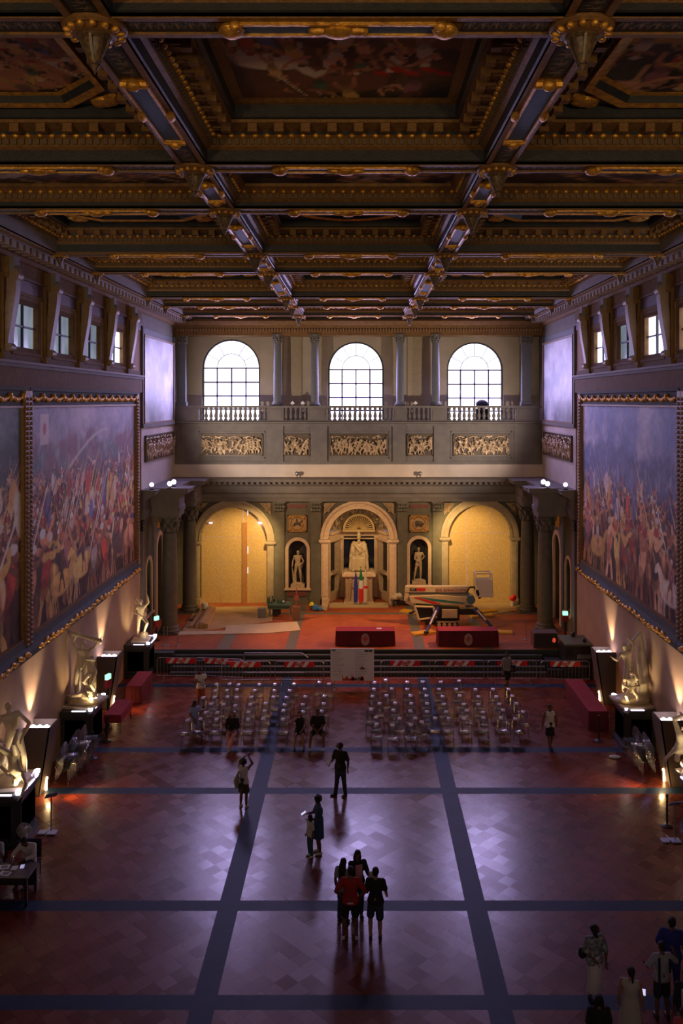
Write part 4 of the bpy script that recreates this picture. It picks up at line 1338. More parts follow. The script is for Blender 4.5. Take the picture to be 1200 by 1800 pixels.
# ------------------------------------------------------------------ tribune side walls
for s, nm in ((-1, 'left'), (1, 'right')):
    sx_ = lambda d: s*(HW-d)
    mb = MB()
    # niche opening and doorway, in the plane of the side wall
    holed(mb, YC, YB+.5, SZ if s < 0 else SZ, ZT, [(44.6, .55, 1.9, 4.2), (47.0, .75, SZ, 4.9)], sx_(0), sx_(-.5), 'x')
    mb.box(sx_(0), sx_(-.5), YC, YW+.5, ZT, 18.6)
    mb.box(sx_(-.45), sx_(-.6), YC, YW, SZ-.2, ZT)
    mb.box(sx_(0), sx_(-.5), YC, YB+.5, 0, SZ)
    wl = struct(mb, 'wall_'+nm, greenst)
    mb = MB(); mb.box(sx_(0), sx_(.05), YC+.05, YW, ZT+1.4, Z1(742)-.1, 0)
    mb.box(sx_(0), sx_(.16), YC+.05, YW, Z1(745), Z1(739), 1)
    mb.box(sx_(0), sx_(.03), YC+.05, YW, 16.3, 16.75, 2)
    for y in (YC+.1, YB-.55): mb.box(sx_(0), sx_(.12), y, y+.25, Z1(740), 16.8, 1)
    mb.obj('upper_panelling', [paleband, greyst, bluegr], wl)
    # tall pale painting high on the tribune side wall
    fr = MB(); ya, yb, za, zb = YC+.45, YB-.75, Z1(740)+.1, 16.3
    o = empty('mural', (sx_(.06), (ya+yb)/2, (za+zb)/2), 'tall pale washed-out mural high on the %s tribune wall' % nm, 'mural')
    im = np.zeros((70, 90, 3)); k = np.clip((vnoise(90, 70, 3, 7 if s < 0 else 8)-.3)*2.4, 0, 1)[..., None]
    im[:] = lin((.52, .54, .60))*(1-k)+lin((.86, .86, .88))*k
    g_ = vnoise(90, 70, 14, 17, 3)[..., None]; im = im*(.8+.4*g_)
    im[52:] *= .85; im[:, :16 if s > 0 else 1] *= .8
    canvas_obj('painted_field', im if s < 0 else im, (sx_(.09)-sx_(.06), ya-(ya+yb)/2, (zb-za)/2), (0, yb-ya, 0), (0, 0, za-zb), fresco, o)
    fr.box(-s*.0, -s*.10, -(yb-ya)/2-.09, (yb-ya)/2+.09, (zb-za)/2, (zb-za)/2+.1); fr.box(0, -s*.10, -(yb-ya)/2-.09, (yb-ya)/2+.09, -(zb-za)/2-.1, -(zb-za)/2)
    for k in (-1, 1): fr.box(0, -s*.10, k*(yb-ya)/2, k*((yb-ya)/2+.09), -(zb-za)/2, (zb-za)/2)
    fr.obj('frame', mat('mural frame', (.22, .13, .07), .5), o)
    relief('gilded_relief', 6.6, 1.35, (sx_(.06), (ya+yb)/2+.1, 10.55), s*-PI/2, 'gilded relief on the %s side wall of the tribune' % nm, 60+s)
    # projecting entablature carried by the two columns
    mb = MB()
    def ent(x_out, y0, y1):
        z = ZT
        P_ = [(sx_(0), z), (sx_(x_out), z), (sx_(x_out), z+.22), (sx_(x_out+.05), z+.24), (sx_(x_out+.05), z+.46), (sx_(x_out), z+.52), (sx_(x_out), z+.95), (sx_(x_out+.15), z+1.08),
              (sx_(x_out+.35), z+1.16), (sx_(x_out+.5), z+1.24), (sx_(x_out+.55), z+1.40), (sx_(x_out+.6), z+1.46), (sx_(0), z+1.5)]
        mb.prism(P_, y0, y1, 'y')
    ent(.25, YC, 44.2); ent(1.7, 44.2, 45.6); ent(.9, 45.6, 48.4); ent(1.7, 48.4, YB)
    mb.box(sx_(0), sx_(2.25), 43.8, 44.2, ZT+1.26, ZT+1.5)
    tr = struct(mb, 'trim_%d' % (9 if s < 0 else 10), greyst)
    column(s*9.9, 44.75 if s < 0 else 45.3, SZ, ZT, .40, 'thick dark stone column, nearer of the pair on the %s of the stage' % nm, 'big columns of the tribune', darkst, capst)
    column(s*9.75, 49.3, SZ, ZT, .40, 'thick dark stone column, farther of the pair on the %s of the stage' % nm, 'big columns of the tribune', darkst, capst)
    # pilaster at the corner, niche surround, doorway jambs
    mb = MB()
    mb.box(sx_(0), sx_(.12), YC+.05, YC+.6, SZ, ZT-.6); mb.box(sx_(0), sx_(.12), 45.5, 45.9, SZ, ZT); mb.box(sx_(0), sx_(.14), 48.2, 48.7, SZ, ZT)
    mb.obj('pilaster', greyst, wl)
    mb = MB()
    for k in range(5):
        for j in range(3): mb.sph((sx_(.14), YC+.1+.11*k, ZT-.5+.17*j), (.06, .07, .1), 7, 5)
    mb.obj('pilaster_capital', capst, wl, 50)
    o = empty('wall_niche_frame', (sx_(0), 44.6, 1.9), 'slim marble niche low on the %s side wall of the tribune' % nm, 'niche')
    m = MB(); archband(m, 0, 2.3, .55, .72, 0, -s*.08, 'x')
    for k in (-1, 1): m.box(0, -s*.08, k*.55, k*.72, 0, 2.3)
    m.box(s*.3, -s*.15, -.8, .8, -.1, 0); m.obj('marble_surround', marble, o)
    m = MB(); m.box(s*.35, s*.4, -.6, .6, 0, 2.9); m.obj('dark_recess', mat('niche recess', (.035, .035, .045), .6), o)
    o = empty('doorway', (sx_(0), 47.0, SZ), 'tall marble doorway between the columns on the %s of the stage' % nm, 'doorway')
    m = MB(); archband(m, 0, 4.04, .75, 1.0, 0, -s*.12, 'x')
    for k in (-1, 1): m.box(0, -s*.12, k*.75, k*1.0, 0, 4.04)
    m.obj('marble_surround', marble, o)
    m = MB(); m.box(s*.3, s*.35, -.75, .75, 0, 4.8); m.obj('dark_leaf', blackm, o)
    m = MB(); m.box(0, -s*.05, -.45, .45, 5.2, 5.95); m.obj('gilded_panel', gold, o)
    # floodlights standing on the cornice
    for k, (y, z) in enumerate(((43.9, ZC), (44.9, ZC), (43.4, ZC))):
        x = sx_(1.3 if k < 2 else .5)
        o = empty('floodlight', (x, y, z), 'bright floodlight on the %s cornice, %s of three' % (nm, ['middle', 'farthest', 'nearest'][k]), 'floodlight', 'floodlights on the side cornices')
        m = MB(); m.box(-.12, .12, -.12, .12, 0, .03); m.cyl((0, 0, .03), (0, 0, .14), .02); m.obj('stand', blackm, o)
        m = MB(); m.cyl((0, .12, .24), (0, -.06, .24), .09, .13, 14); m.obj('housing', blackm, o, 40)
        m = MB(); m.sph((0, -.07, .24), (.12, .05, .12), 12, 8); m.obj('lens', floodm if k < 2 else ledm, o, 60)
for px in (523, 737):
    o = empty('spotlight', (X1(px), YB-.55, ZC), 'small round spotlight on the back cornice, %s of two' % ('left' if px < 600 else 'right'), 'spotlight', 'spotlights on the back cornice')
    m = MB(); m.cyl((0, 0, 0), (0, 0, .1), .03); m.obj('stand', blackm, o)
    m = MB(); m.sph((0, -.03, .2), .13, 12, 8); m.obj('housing', steel, o, 60)
for px, py in ((514, 707), (532, 707), (730, 707)):
    m = MB(); x = X1(px); z = ZBb+.02; m.addm([(x-.13, YB-.1, z+.15), (x, YB-.1, z+.02), (x+.13, YB-.1, z+.15), (x, YB-.1, z+.3), (x-.13, YB-.04, z+.15), (x, YB-.04, z+.02), (x+.13, YB-.04, z+.15), (x, YB-.04, z+.3)], [(0, 1, 2, 3), (7, 6, 5, 4), (0, 4, 5, 1), (1, 5, 6, 2), (2, 6, 7, 3), (3, 7, 4, 0)])
    tag(m.obj('white_marker', paperm), 'small white diamond on the balustrade, %s' % {514: 'leftmost of three', 532: 'middle of three', 730: 'right of the middle window'}[px], 'marker', 'white markers on the balustrade')
# ------------------------------------------------------------------ figures
V = Vector
def joints(**ov):
    P = dict(pel=V((0, 0, .95)), wai=V((0, 0, 1.10)), che=V((0, 0, 1.30)), nek=V((0, .01, 1.47)), hed=V((0, -.02, 1.62)))
    for s, n in ((-1, 'R'), (1, 'L')):
        P['sh'+n] = V((s*.175, 0, 1.41)); P['el'+n] = V((s*.235, .02, 1.13)); P['wr'+n] = V((s*.25, -.05, .88))
        P['hi'+n] = V((s*.085, 0, .93)); P['kn'+n] = V((s*.10, -.02, .50)); P['an'+n] = V((s*.11, .02, .085)); P['fo'+n] = V((s*.02, -1, 0))
    P['look'] = V((0, -1, 0))
    for k, v in ov.items(): P[k] = V(v)
    return P

def lean(P, ang, keys=None, ax='X', piv=None):
    """turn the upper body about the pelvis"""
    keys = keys or ['wai', 'che', 'nek', 'hed', 'shR', 'shL', 'elR', 'elL', 'wrR', 'wrL']
    piv = V(P['pel']) if piv is None else V(piv)
    M = Matrix.Rotation(R(ang), 3, ax)
    for k in keys: P[k] = M @ (P[k]-piv)+piv
    P['look'] = M @ P['look']
    return P

def hand(mb, w_, d, side, s=1.0, curl=.5, thumb=V((0, -1, 0))):
    d = d.normalized(); t = thumb-d*thumb.dot(d)
    if t.length < .1: t = V((1, 0, 0))-d*d.x
    t.normalize(); n = d.cross(t)*side
    c = w_+d*.05*s
    mb.cap(w_, w_+d*.03*s, .024*s, .024*s, n=8)
    for k in (-1.5, -.5, .5, 1.5): mb.cap(w_+d*.02*s+t*k*.008*s, w_+d*.085*s+t*(k*.019*s), .013*s, .012*s, n=6)
    for k, ln in ((-1.5, .055), (-.5, .072), (.5, .078), (1.5, .068)):
        a = w_+d*.088*s+t*(k*.021*s); b = a+(d*math.cos(curl*.6)+n*math.sin(curl*.6))*ln*.55*s; e = b+(d*math.cos(curl*1.7)+n*math.sin(curl*1.7))*ln*.5*s
        mb.cap(a, b, .0105*s, .010*s, n=6); mb.cap(b, e, .010*s, .009*s, n=6)
    a = w_+d*.03*s+t*.022*s; b = a+(d*.6+t*.8).normalized()*.04*s; e = b+(d*.9+t*.3+n*.3).normalized()*.03*s
    mb.cap(a, b, .014*s, .012*s, n=6); mb.cap(b, e, .012*s, .010*s, n=6)

def headshape(mb, c, look, face=True, s=1.0):
    l = look.normalized(); up = V((0, 0, 1)); up = (up-l*up.dot(l)).normalized(); x = l.cross(up)
    Rm = Matrix((x, -l, up)).transposed()
    mb.sph(c+up*.02*s, (.074*s, .092*s, .088*s), 14, 10, rot=Rm)
    mb.sph(c+l*.022*s-up*.045*s, (.056*s, .062*s, .066*s), 12, 8, rot=Rm)
    if face:
        mb.cap(c+l*.088*s+up*.012*s, c+l*.108*s-up*.022*s, .009*s, .014*s, n=6)       # nose
        mb.cap(c+l*.083*s-up*.056*s-x*.018*s, c+l*.083*s-up*.056*s+x*.018*s, .010*s, .010*s, n=6)  # lips
        mb.cap(c+l*.080*s+up*.034*s-x*.035*s, c+l*.080*s+up*.034*s+x*.035*s, .011*s, .011*s, n=6)  # brow
        mb.sph(c+l*.072*s-up*.092*s, .02*s, 8, 5)                                      # chin
        for k in (-1, 1): mb.sph(c+x*k*.076*s-up*.005*s, (.010*s, .02*s, .03*s), 8, 6, rot=Rm)  # ears
    return l, up, x, Rm

def flesh(mb, P, k=1.0, fem=False, hands=True, curl=.5, armk=1.0, headk=1.0):
    g = .9 if fem else 1.0
    a = P['shR']; b = P['shL']; c = P['che']
    mb.cap(P['hiR'], P['hiL'], .098*k, .098*k)
    mb.cap(P['pel'], P['wai'], .115*k, .105*g*k)
    for s, e in ((P['hiR'], a), (P['hiL'], b)):
        m0 = P['wai'].lerp((s+e)/2, .35); m1 = c.lerp(e, .45)
        mb.cap(s, m0, .09*k, .08*g*k); mb.cap(m0, m1, .085*g*k, .10*g*k)
    mb.cap(a.lerp(c, .25), b.lerp(c, .25), .085*g*k, .085*g*k)
    mb.cap(P['wai'], c, .10*g*k, .115*k); mb.cap(c, P['nek'], .11*k, .06*k)
    mb.cap(P['nek']-V((0, 0, .04)), P['hed']-P['look']*-.0-V((0, 0, .02)), .055*k, .05*k)
    headshape(mb, P['hed'], P['look'], s=headk)
    if fem:
        d = P['look'].normalized()
        for e in (a, b): mb.sph(c.lerp(e, .42)+V((d.x*.07, d.y*.07, -.03)), .062*k, 10, 6)
    for n, s in (('R', 1), ('L', -1)):
        sh, el, wr = P['sh'+n], P['el'+n], P['wr'+n]
        mb.sph(sh, .062*k*armk, 10, 6); mb.cap(sh, el, .052*k*armk, .040*k*armk); mb.cap(el, el.lerp(wr, .35), .040*k*armk, .043*k*armk); mb.cap(el.lerp(wr, .35), wr, .043*k*armk, .027*k*armk)
        if hands: hand(mb, wr, wr-el, s, 1.0*armk, curl)
        hi, kn, an = P['hi'+n], P['kn'+n], P['an'+n]
        mb.cap(hi, kn, .090*k, .056*k); mb.cap(kn, kn.lerp(an, .35), .055*k, .058*k); mb.cap(kn.lerp(an, .35), an, .058*k, .036*k)
        f = P['fo'+n].normalized()
        mb.cap(an-f*.03-V((0, 0, .045)), an+f*.13-V((0, 0, .055)), .035*k, .028*k); mb.cap(an, an+f*.07-V((0, 0, .05)), .038*k, .03*k)

def torso_cloth(P, t=.02, sleeve=.6, low=.0, fem=False, collar=0):
    mb = MB(); g = .9 if fem else 1.0
    a = P['shR']; b = P['shL']; c = P['che']; dn = (P['pel']-P['wai'])*low
    mb.cap(P['hiR']+dn+V((0, 0, .03)), P['hiL']+dn+V((0, 0, .03)), .108+t, .108+t)
    for s, e in ((P['hiR'], a), (P['hiL'], b)):
        m0 = P['wai'].lerp((s+e)/2, .35); m1 = c.lerp(e, .45)
        mb.cap(s+V((0, 0, .03)), m0, .096+t, .089*g+t); mb.cap(m0, m1, .085*g+t, .10*g+t)
    mb.cap(a.lerp(c, .25), b.lerp(c, .25), .088*g+t*.6, .088*g+t*.6)
    mb.cap(P['wai'], c, .105*g+t, .118+t); mb.cap(c, c.lerp(P['nek'], .75), .115+t*.5, .07+t*.3)
    if fem:
        d = P['look'].normalized()
        for e in (a, b): mb.sph(c.lerp(e, .42)+V((d.x*.07, d.y*.07, -.03)), .066+t*.5, 10, 6)
    if sleeve > 0:
        for n in 'RL':
            sh, el, wr = P['sh'+n], P['el'+n], P['wr'+n]
            mb.sph(sh, .064+t*.6, 10, 6)
            if sleeve <= 1: mb.cap(sh, sh.lerp(el, sleeve), .058+t*.6, .052+t*.8)
            else:
                mb.cap(sh, el, .058+t*.6, .046+t*.7); mb.cap(el, el.lerp(wr, sleeve-1), .046+t*.7, .034+t*.6)
    return mb

def legs_cloth(P, t=.016, ln=2.0):
    mb = MB()
    mb.cap(P['hiR']-V((0, 0, .01)), P['hiL']-V((0, 0, .01)), .098+t*.7, .098+t*.7)
    for n in 'RL':
        hi, kn, an = P['hi'+n], P['kn'+n], P['an'+n]
        if ln <= 1: mb.cap(hi, hi.lerp(kn, ln), .093+t, .075+t*1.6)
        else: mb.cap(hi, kn, .093+t, .062+t); mb.cap(kn, kn.lerp(an, ln-1), .062+t, .048+t)
    return mb

def skirt(P, z0, z1, r0, r1, flare=.0, squash=.75):
    mb = MB(); L = []
    c0 = P['wai']; mid = (P['knR']+P['knL'])/2; ank = (P['anR']+P['anL'])/2
    for j in range(9):
        t = j/8; z = z0+(z1-z0)*t
        if z > P['knR'].z: q = (P['pel']*(z-mid.z)+mid*(P['pel'].z-z))/max(.01, P['pel'].z-mid.z) if z < P['pel'].z else P['pel']
        else: q = mid.lerp(ank, (mid.z-z)/max(.01, mid.z-ank.z))
        r = r0+(r1-r0)*t**.8
        L.append([(q.x+r*(1+.05*t*math.cos(7*a))*math.cos(a), q.y+r*squash*(1+.05*t*math.cos(7*a))*math.sin(a), z) for a in [2*PI*k/28 for k in range(28)]])
    L.append([(p[0]*.96+q.x*.04, p[1]*.96+q.y*.04, p[2]+.01) for p in L[-1]])
    mb.loops(L)
    return mb

def hair_shape(P, style, s=1.0):
    mb = MB(); c = P['hed']; l = P['look'].normalized(); up = V((0, 0, 1)); up = (up-l*up.dot(l)).normalized(); x = l.cross(up)
    Rm = Matrix((x, -l, up)).transposed()
    mb.sph(c+up*.045-l*.018, (.085, .095, .082), 12, 8, rot=Rm)
    mb.sph(c-l*.045-up*.0, (.078, .06, .085), 12, 8, rot=Rm)
    if style == 'long':
        for k in (-1, 0, 1):
            mb.cap(c-l*.05+x*k*.045, P['nek']+V((0, 0, .02))-l*.075+x*k*.06, .045, .05, n=8); mb.cap(P['nek']-l*.085+x*k*.06, P['nek']-l*.11+V((0, 0, -.20))+x*k*.05, .05, .03, n=8)
    elif style == 'bob':
        for k in (-1, 0, 1): mb.cap(c-l*.03+x*k*.06, c-l*.045-up*.12+x*k*.062, .045, .04, n=8)
    elif style == 'afro':
        for i in range(26):
            a = i*2.4; h_ = -.5+1.4*(i/26); rr = .085
            q = c+(x*math.cos(a)+(-l)*math.sin(a)*.9)*rr*math.sqrt(max(.1, 1-min(1, h_*h_)))+up*(.03+.09*h_)-l*.03
            mb.sph(q, .05, 8, 6)
    elif style == 'bun':
        mb.sph(c-l*.10+up*.05, .045, 10, 6)
    elif style == 'tail':
        mb.sph(c-l*.11+up*.0, .035, 8, 6); mb.cap(c-l*.11, c-l*.13-up*.16, .03, .02, n=8)
    return mb

SKT = {'l': skin, 'd': skind}
def person(x, y, rz, h, P, label, top=None, sleeve=.6, bottom=None, blen=2.0, tone='d', hair='short', hairmat=None, fem=False, shoes=None, skirt_=None, extra=None, z=0, curl=.5, low=.2, tt=.02, pose_scale=True):
    k = h/1.75
    o = empty('person', (x, y, z), label, 'person', None, rz)
    S = Matrix.Scale(k, 4)
    def fin(mb, name, m, vox, it=2):
        q = fuse(mb, name, m, vox, o, it); q.data.transform(S); return q
    mb = MB(); flesh(mb, P, 1.0, fem, curl=curl)
    fin(mb, 'body', SKT[tone], .0105)
    if top is not None: fin(torso_cloth(P, tt, sleeve, low, fem), 'shirt', top, .016, 3)
    if bottom is not None: fin(legs_cloth(P, .015, blen), 'trousers' if blen > 1 else 'shorts', bottom, .016, 3)
    if skirt_ is not None:
        z0, z1, r0, r1, m = skirt_
        q = skirt(P, z0, z1, r0, r1).obj('skirt', m, o, 80); q.data.transform(S)
    if hair: fin(hair_shape(P, hair), 'hair', hairmat or hairm, .012, 1)
    for n in 'RL':
        mb = MB(); f = P['fo'+n].normalized(); an = P['an'+n]
        mb.cap(an-f*.035-V((0, 0, .04)), an+f*.14-V((0, 0, .050)), .043, .034, n=10); mb.cap(an-V((0, 0, .01)), an+f*.06-V((0, 0, .045)), .043, .035, n=10)
        mb.v = [(p[0], p[1], max(p[2], an.z-.084)) for p in mb.v]
        q = fin(mb, 'shoe', shoes or blackm, .012, 1)
    # eyes
    mb = MB(); l = P['look'].normalized(); up = V((0, 0, 1)); up = (up-l*up.dot(l)).normalized(); xx = l.cross(up)
    for s_ in (-1, 1): mb.sph(P['hed']+l*.083+up*.012+xx*s_*.031, .011, 8, 6)
    q = mb.obj('eyes', blackm, o, 60); q.data.transform(S)
    if extra:
        for nm, m2, mm in extra:
            q = m2.obj(nm, mm, o, 50); q.data.transform(S)
    return o
# ------------------------------------------------------------------ battle paintings on the side walls
bandm = mat('grey green frame ground', (.075, .085, .08), .85, c2=(.10, .105, .10), nscale=4)
def big_painting(s, y0, y1, img, label, name='battle_painting'):
    """y0 near, y1 far; the canvas hangs on wall s"""
    X = s*(HW-.12)
    zt, zb = 12.78, 5.33
    yc = (y0+y1)/2
    o = empty(name, (s*HW, yc, zb), label, 'painting', 'battle paintings')
    x = -s*.12
    if s < 0: O, U = (x, y0-yc, zt-zb), (0, y1-y0, 0)
    else: O, U = (x, y0-yc, zt-zb), (0, y1-y0, 0)
    canvas_obj('canvas', img if s < 0 else img[:, ::-1], O, U, (0, 0, zb-zt), canvas, o)
    m = MB(); m.box(0, x*.9, y0-yc-.3, y1-yc+.3, -.1, zt-zb+.1); m.obj('backing', darkw, o)
    h = y1-yc; H = zt-zb
    def bar(a0, a1, z0, z1, d0, d1, mm, nm):
        q = MB(); q.box(x*0, -s*d1, a0, a1, z0, z1); return q.obj(nm, mm, o)
    # inner gilt fillet, fluted gilt side frame, carved top and bottom
    f = MB()
    for k in (-1, 1):
        f.box(0, -s*.22, k*h, k*(h+.07), -.07, H+.07); f.box(0, -s*.22, -h, h, H if k > 0 else -.07, H+.07 if k > 0 else 0)
    f.obj('gilt_fillet', golddim, o)
    for k in (-1, 1):
        f = MB(); f.box(0, -s*.26, k*(h+.07), k*(h+.36), -.62, H+.56)
        n = int((H+1.1)/.16)
        for i in range(n): f.sph((-s*.27, k*(h+.2), -.58+i*.16), (.05, .13, .055), 7, 5)
        f.obj('carved_stile', golddim, o, 50)
    f = MB(); f.box(0, -s*.16, -h-.07, h+.07, H+.07, H+.66); f.box(0, -s*.30, -h-.3, h+.3, H+.56, H+.66)
    f.obj('frame_band', bandm, o); f = MB()
    f.prism([(0, -.07), (-s*.22, -.07), (-s*.26, -.3), (-s*.42, -.42), (-s*.42, -.62), (0, -.72)], -h-.36, h+.36, 'y')
    f.obj('frame_band', bandm, o)
    f = MB(); n = int((2*h)/1.0)
    for i in range(n):
        c = -h+(i+.5)*2*h/n
        for j in range(-3, 4): f.sph((-s*.2, c+j*.11, H+.34-.07*math.cos(j*.5)), (.06, .09, .10-.01*abs(j)), 8, 5)
        f.sph((-s*.22, c+h/n, H+.34), (.07, .10, .14), 8, 5); f.sph((-s*.2, c+h/n, H+.44), (.06, .15, .05), 8, 5)
    f.obj('festoon', gold, o, 50)
    f = MB(); n = int(2*h/.5)
    for i in range(n):
        c = -h+(i+.5)*2*h/n
        f.sph((-s*.42, c, -.47+.05*math.sin(i*1.1)), (.07, .20, .09), 8, 5, rot=Matrix.Rotation(.4*math.sin(i), 3, 'X')); f.sph((-s*.43, c+.2, -.5), (.06, .09, .06), 7, 5)
    f.obj('carved_foliage', gold, o, 50)
    return o
CW, CHh = 400, 240
imL = battle(CW, CHh, 11, ((.54, .52, .60), (.72, .68, .72)), ((.50, .34, .36), (.36, .44, .42)), .30, ((.36, .27, .25), (.25, .30, .25)), 330, (.06, .36), 1.6)
wh = lin((.72, .70, .70))
for k in range(24):   # pale river bending through the hills
    t = k/23; stamp(imL, CW*(.30+.36*t), CHh*(.30-.17*math.sin(t*PI/2)), 5.5-2*t, 2.6, -.6+.6*t, wh, .7)
for x, y, rx, ry, c in ((.50, .56, 7, 13, (.36, .46, .72)), (.41, .40, 4, 14, (.80, .66, .62)), (.36, .41, 4, 13, (.78, .68, .64))):
    stamp(imL, CW*x, CHh*y, rx, ry, 0, lin(c), .85)
imL[8:42, 30:54] = imL[8:42, 30:54]*.25+lin((.80, .74, .72))*.75
stamp(imL, CW*.105, CHh*.10, 5, 7, 0, lin((.62, .2, .2)), .8)
imL2 = battle(300, CHh, 12, ((.36, .42, .42), (.45, .48, .48)), ((.26, .30, .28), (.34, .30, .26)), .28, ((.40, .32, .26), (.50, .42, .32)), 220, (.06, .38), 1.6)
imR = battle(CW, CHh, 21, ((.44, .48, .64), (.74, .72, .76)), ((.42, .44, .56), (.34, .36, .48)), .42, ((.24, .23, .27), (.22, .24, .24)), 240, (.06, .34), 1.5)[:, ::-1]
imR2 = battle(300, CHh, 22, ((.36, .40, .52), (.5, .5, .56)), ((.30, .30, .38), (.28, .28, .34)), .42, ((.24, .22, .22), (.2, .2, .2)), 110, (.09, .36), 1.4)
imL = np.clip(imL*1.5, 0, .9); imL2 = np.clip(imL2*1.45, 0, .9); imR = np.clip(imR*1.5, 0, .9); imR2 = np.clip(imR2*1.2, 0, .9)
big_painting(-1, 28.2, 41.4, imL, 'huge crowded battle painting in a carved gilt frame, farther one on the left wall')
big_painting(-1, 14.3, 27.5, imL2[:, ::1], 'huge battle painting cut by the left edge, nearer one on the left wall')
big_painting(1, 28.9, 41.4, imR[:, ::-1][:, ::-1], 'huge blue-skied battle painting in a carved gilt frame on the right wall')
big_painting(1, 15.6, 28.15, imR2, 'huge battle painting at the right edge of the photo, mostly its gilt frame')

# ------------------------------------------------------------------ pedestals with light strips, and marble groups
def pedestal(s, ya, yb, label, cloth=None):
    o = empty('statue_pedestal', (s*HW, (ya+yb)/2, 0), label, 'pedestal', 'dark pedestals along the side walls')
    d = 1.22; c = .22; h = (yb-ya)/2; z = 1.56
    def outl(g): return [(0, -h-g), (-s*(d-c+g), -h-g), (-s*(d+g), -h+c-g), (-s*(d+g), h-c+g), (-s*(d-c+g), h+g), (0, h+g)]
    m = MB(); m.prism(outl(-.10), .0, z-.12, 'z'); m.prism(outl(-.02), 0, .16, 'z'); m.obj('body', pedst, o)
    m = MB(); m.prism(outl(-.05), z-.22, z-.12, 'z'); m.prism(outl(0), z-.12, z, 'z'); m.obj('top_board', mat('pedestal top', (.05, .055, .06), .35), o)
    m = MB()
    for f_ in ((-s*.45, -h+.0, -s*.95, -h+.0),): m.box(f_[0], f_[2], -h-.01, -h+.04, z, z+.035)
    m.box(-s*.55, -s*.98, h-.04, h+.01, z, z+.035)
    for a, b in ((-h+.35, -.32), (-.22, .25), (.35, h-.35)): m.box(-s*(d-.04), -s*(d+.01), a, b, z, z+.035)
    m.obj('light_strip', ledm, o)
    for k in (-1, 1):
        m = MB(); m.cyl((-s*(d-c*.5), k*(h-c*.5), z), (-s*(d-c*.5), k*(h-c*.5), z+.09), .07, .085, 12)
        m.obj('corner_lamp', floodm, o, 50)
    m = MB(); m.box(-s*(d-.10), -s*(d-.12), -h+.3, h-.3, .3, z-.35)
    m.box(-s*.15, -s*(d-.3), -h+.10, -h+.12, .3, z-.35); m.obj('side_panel', mat('panel wood', (.03, .036, .042), .5), o)
    light('SPOT', (s*(HW-d-.06), ya+.02, z+.12), (s*(HW-.55), (ya+yb)/2, z+1.7), 110, (1, .76, .42), .08, angle=95, blend=.6)
    light('SPOT', (s*(HW-d-.06), yb-.1, z+.12), (s*(HW-.55), (ya+yb)/2, z+1.4), 45, (1, .76, .42), .08, angle=95, blend=.6)
    return o
PED = [(-1, 24.7, 26.4, 'nearest'), (-1, 31.4, 33.2, 'middle'), (-1, 40.2, 41.6, 'farthest')]
pedestal(-1, 24.7, 26.4, 'dark pedestal with white light strips under the wrestling statues at the left edge')
pedestal(-1, 31.4, 33.2, 'dark pedestal with light strips under the middle statue group on the left')
pedestal(-1, 40.0, 41.6, 'dark pedestal under the small bent-knee statue near the left end of the stage')
pedestal(1, 24.6, 26.3, 'dark pedestal with bright light strips at the right edge of the photo')
pedestal(1, 31.5, 33.2, 'dark pedestal with light strips under the winged-looking statue on the right')

def statue(name, loc, rz, label, build, m, vox=.02, base=None, group=None, scale=1):
    o = empty(name, loc, label, 'statue', group, rz)
    mb = MB(); build(mb)
    q = fuse(mb, 'carved_body', m, vox, o, 2); q.data.transform(Matrix.Scale(scale, 4))
    if base:
        b = MB(); base(b); b.obj('plinth', m if base is not None else m, o, bevel=.015)
    return o
def put(mb, P, M, k=1.08, **kw):
    mb.M = M; flesh(mb, P, k, **kw); mb.M = None
def TR(x=0, y=0, z=0, rx=0, ry=0, rz=0, s=1):
    return Matrix.Translation((x, y, z)) @ Matrix.Rotation(R(rz), 4, 'Z') @ Matrix.Rotation(R(ry), 4, 'Y') @ Matrix.Rotation(R(rx), 4, 'X') @ Matrix.Scale(s, 4)

# nearest left: a man lifting another upside down
def g1(mb):
    P = joints(elR=(-.42, -.15, 1.18), wrR=(-.25, -.42, 1.02), elL=(.36, -.16, 1.16), wrL=(.16, -.40, .98), knR=(-.22, -.12, .52), anR=(-.30, .05, .085), knL=(.2, -.2, .52), anL=(.24, -.02, .085), look=(-.5, -.7, -.3))
    lean(P, -10, ax='Y'); put(mb, P, TR(.05, .15, .14, rz=15, s=1.32))
    Q = joints(elR=(-.3, -.1, 1.70), wrR=(-.2, -.2, 1.92), elL=(.35, 0, 1.2), wrL=(.15, -.2, 1.3), knR=(-.16, -.30, .62), anR=(-.16, .02, .36), knL=(.3, -.2, .66), anL=(.42, .1, .42), look=(0, -1, .2))
    put(mb, Q, TR(.08, -.42, 2.12, rx=8, ry=172, rz=-10, s=1.12))
    mb.sph((0, 0, .1), (.62, .55, .18), 14, 8); mb.sph((-.3, .1, .5), (.2, .2, .5), 10, 8)
    mb.sph((.28, -.40, .32), (.14, .14, .12), 10, 8)
def sq(x, y, h): 
    return lambda b: b.box(-x, x, -y, y, 0, h)
statue('statue_group', (-10.40, 25.55, 1.56), R(10), 'marble group of one man hoisting another upside down, at the left edge', g1, statm, .018, sq(.55, .62, .12), 'marble groups on the pedestals')
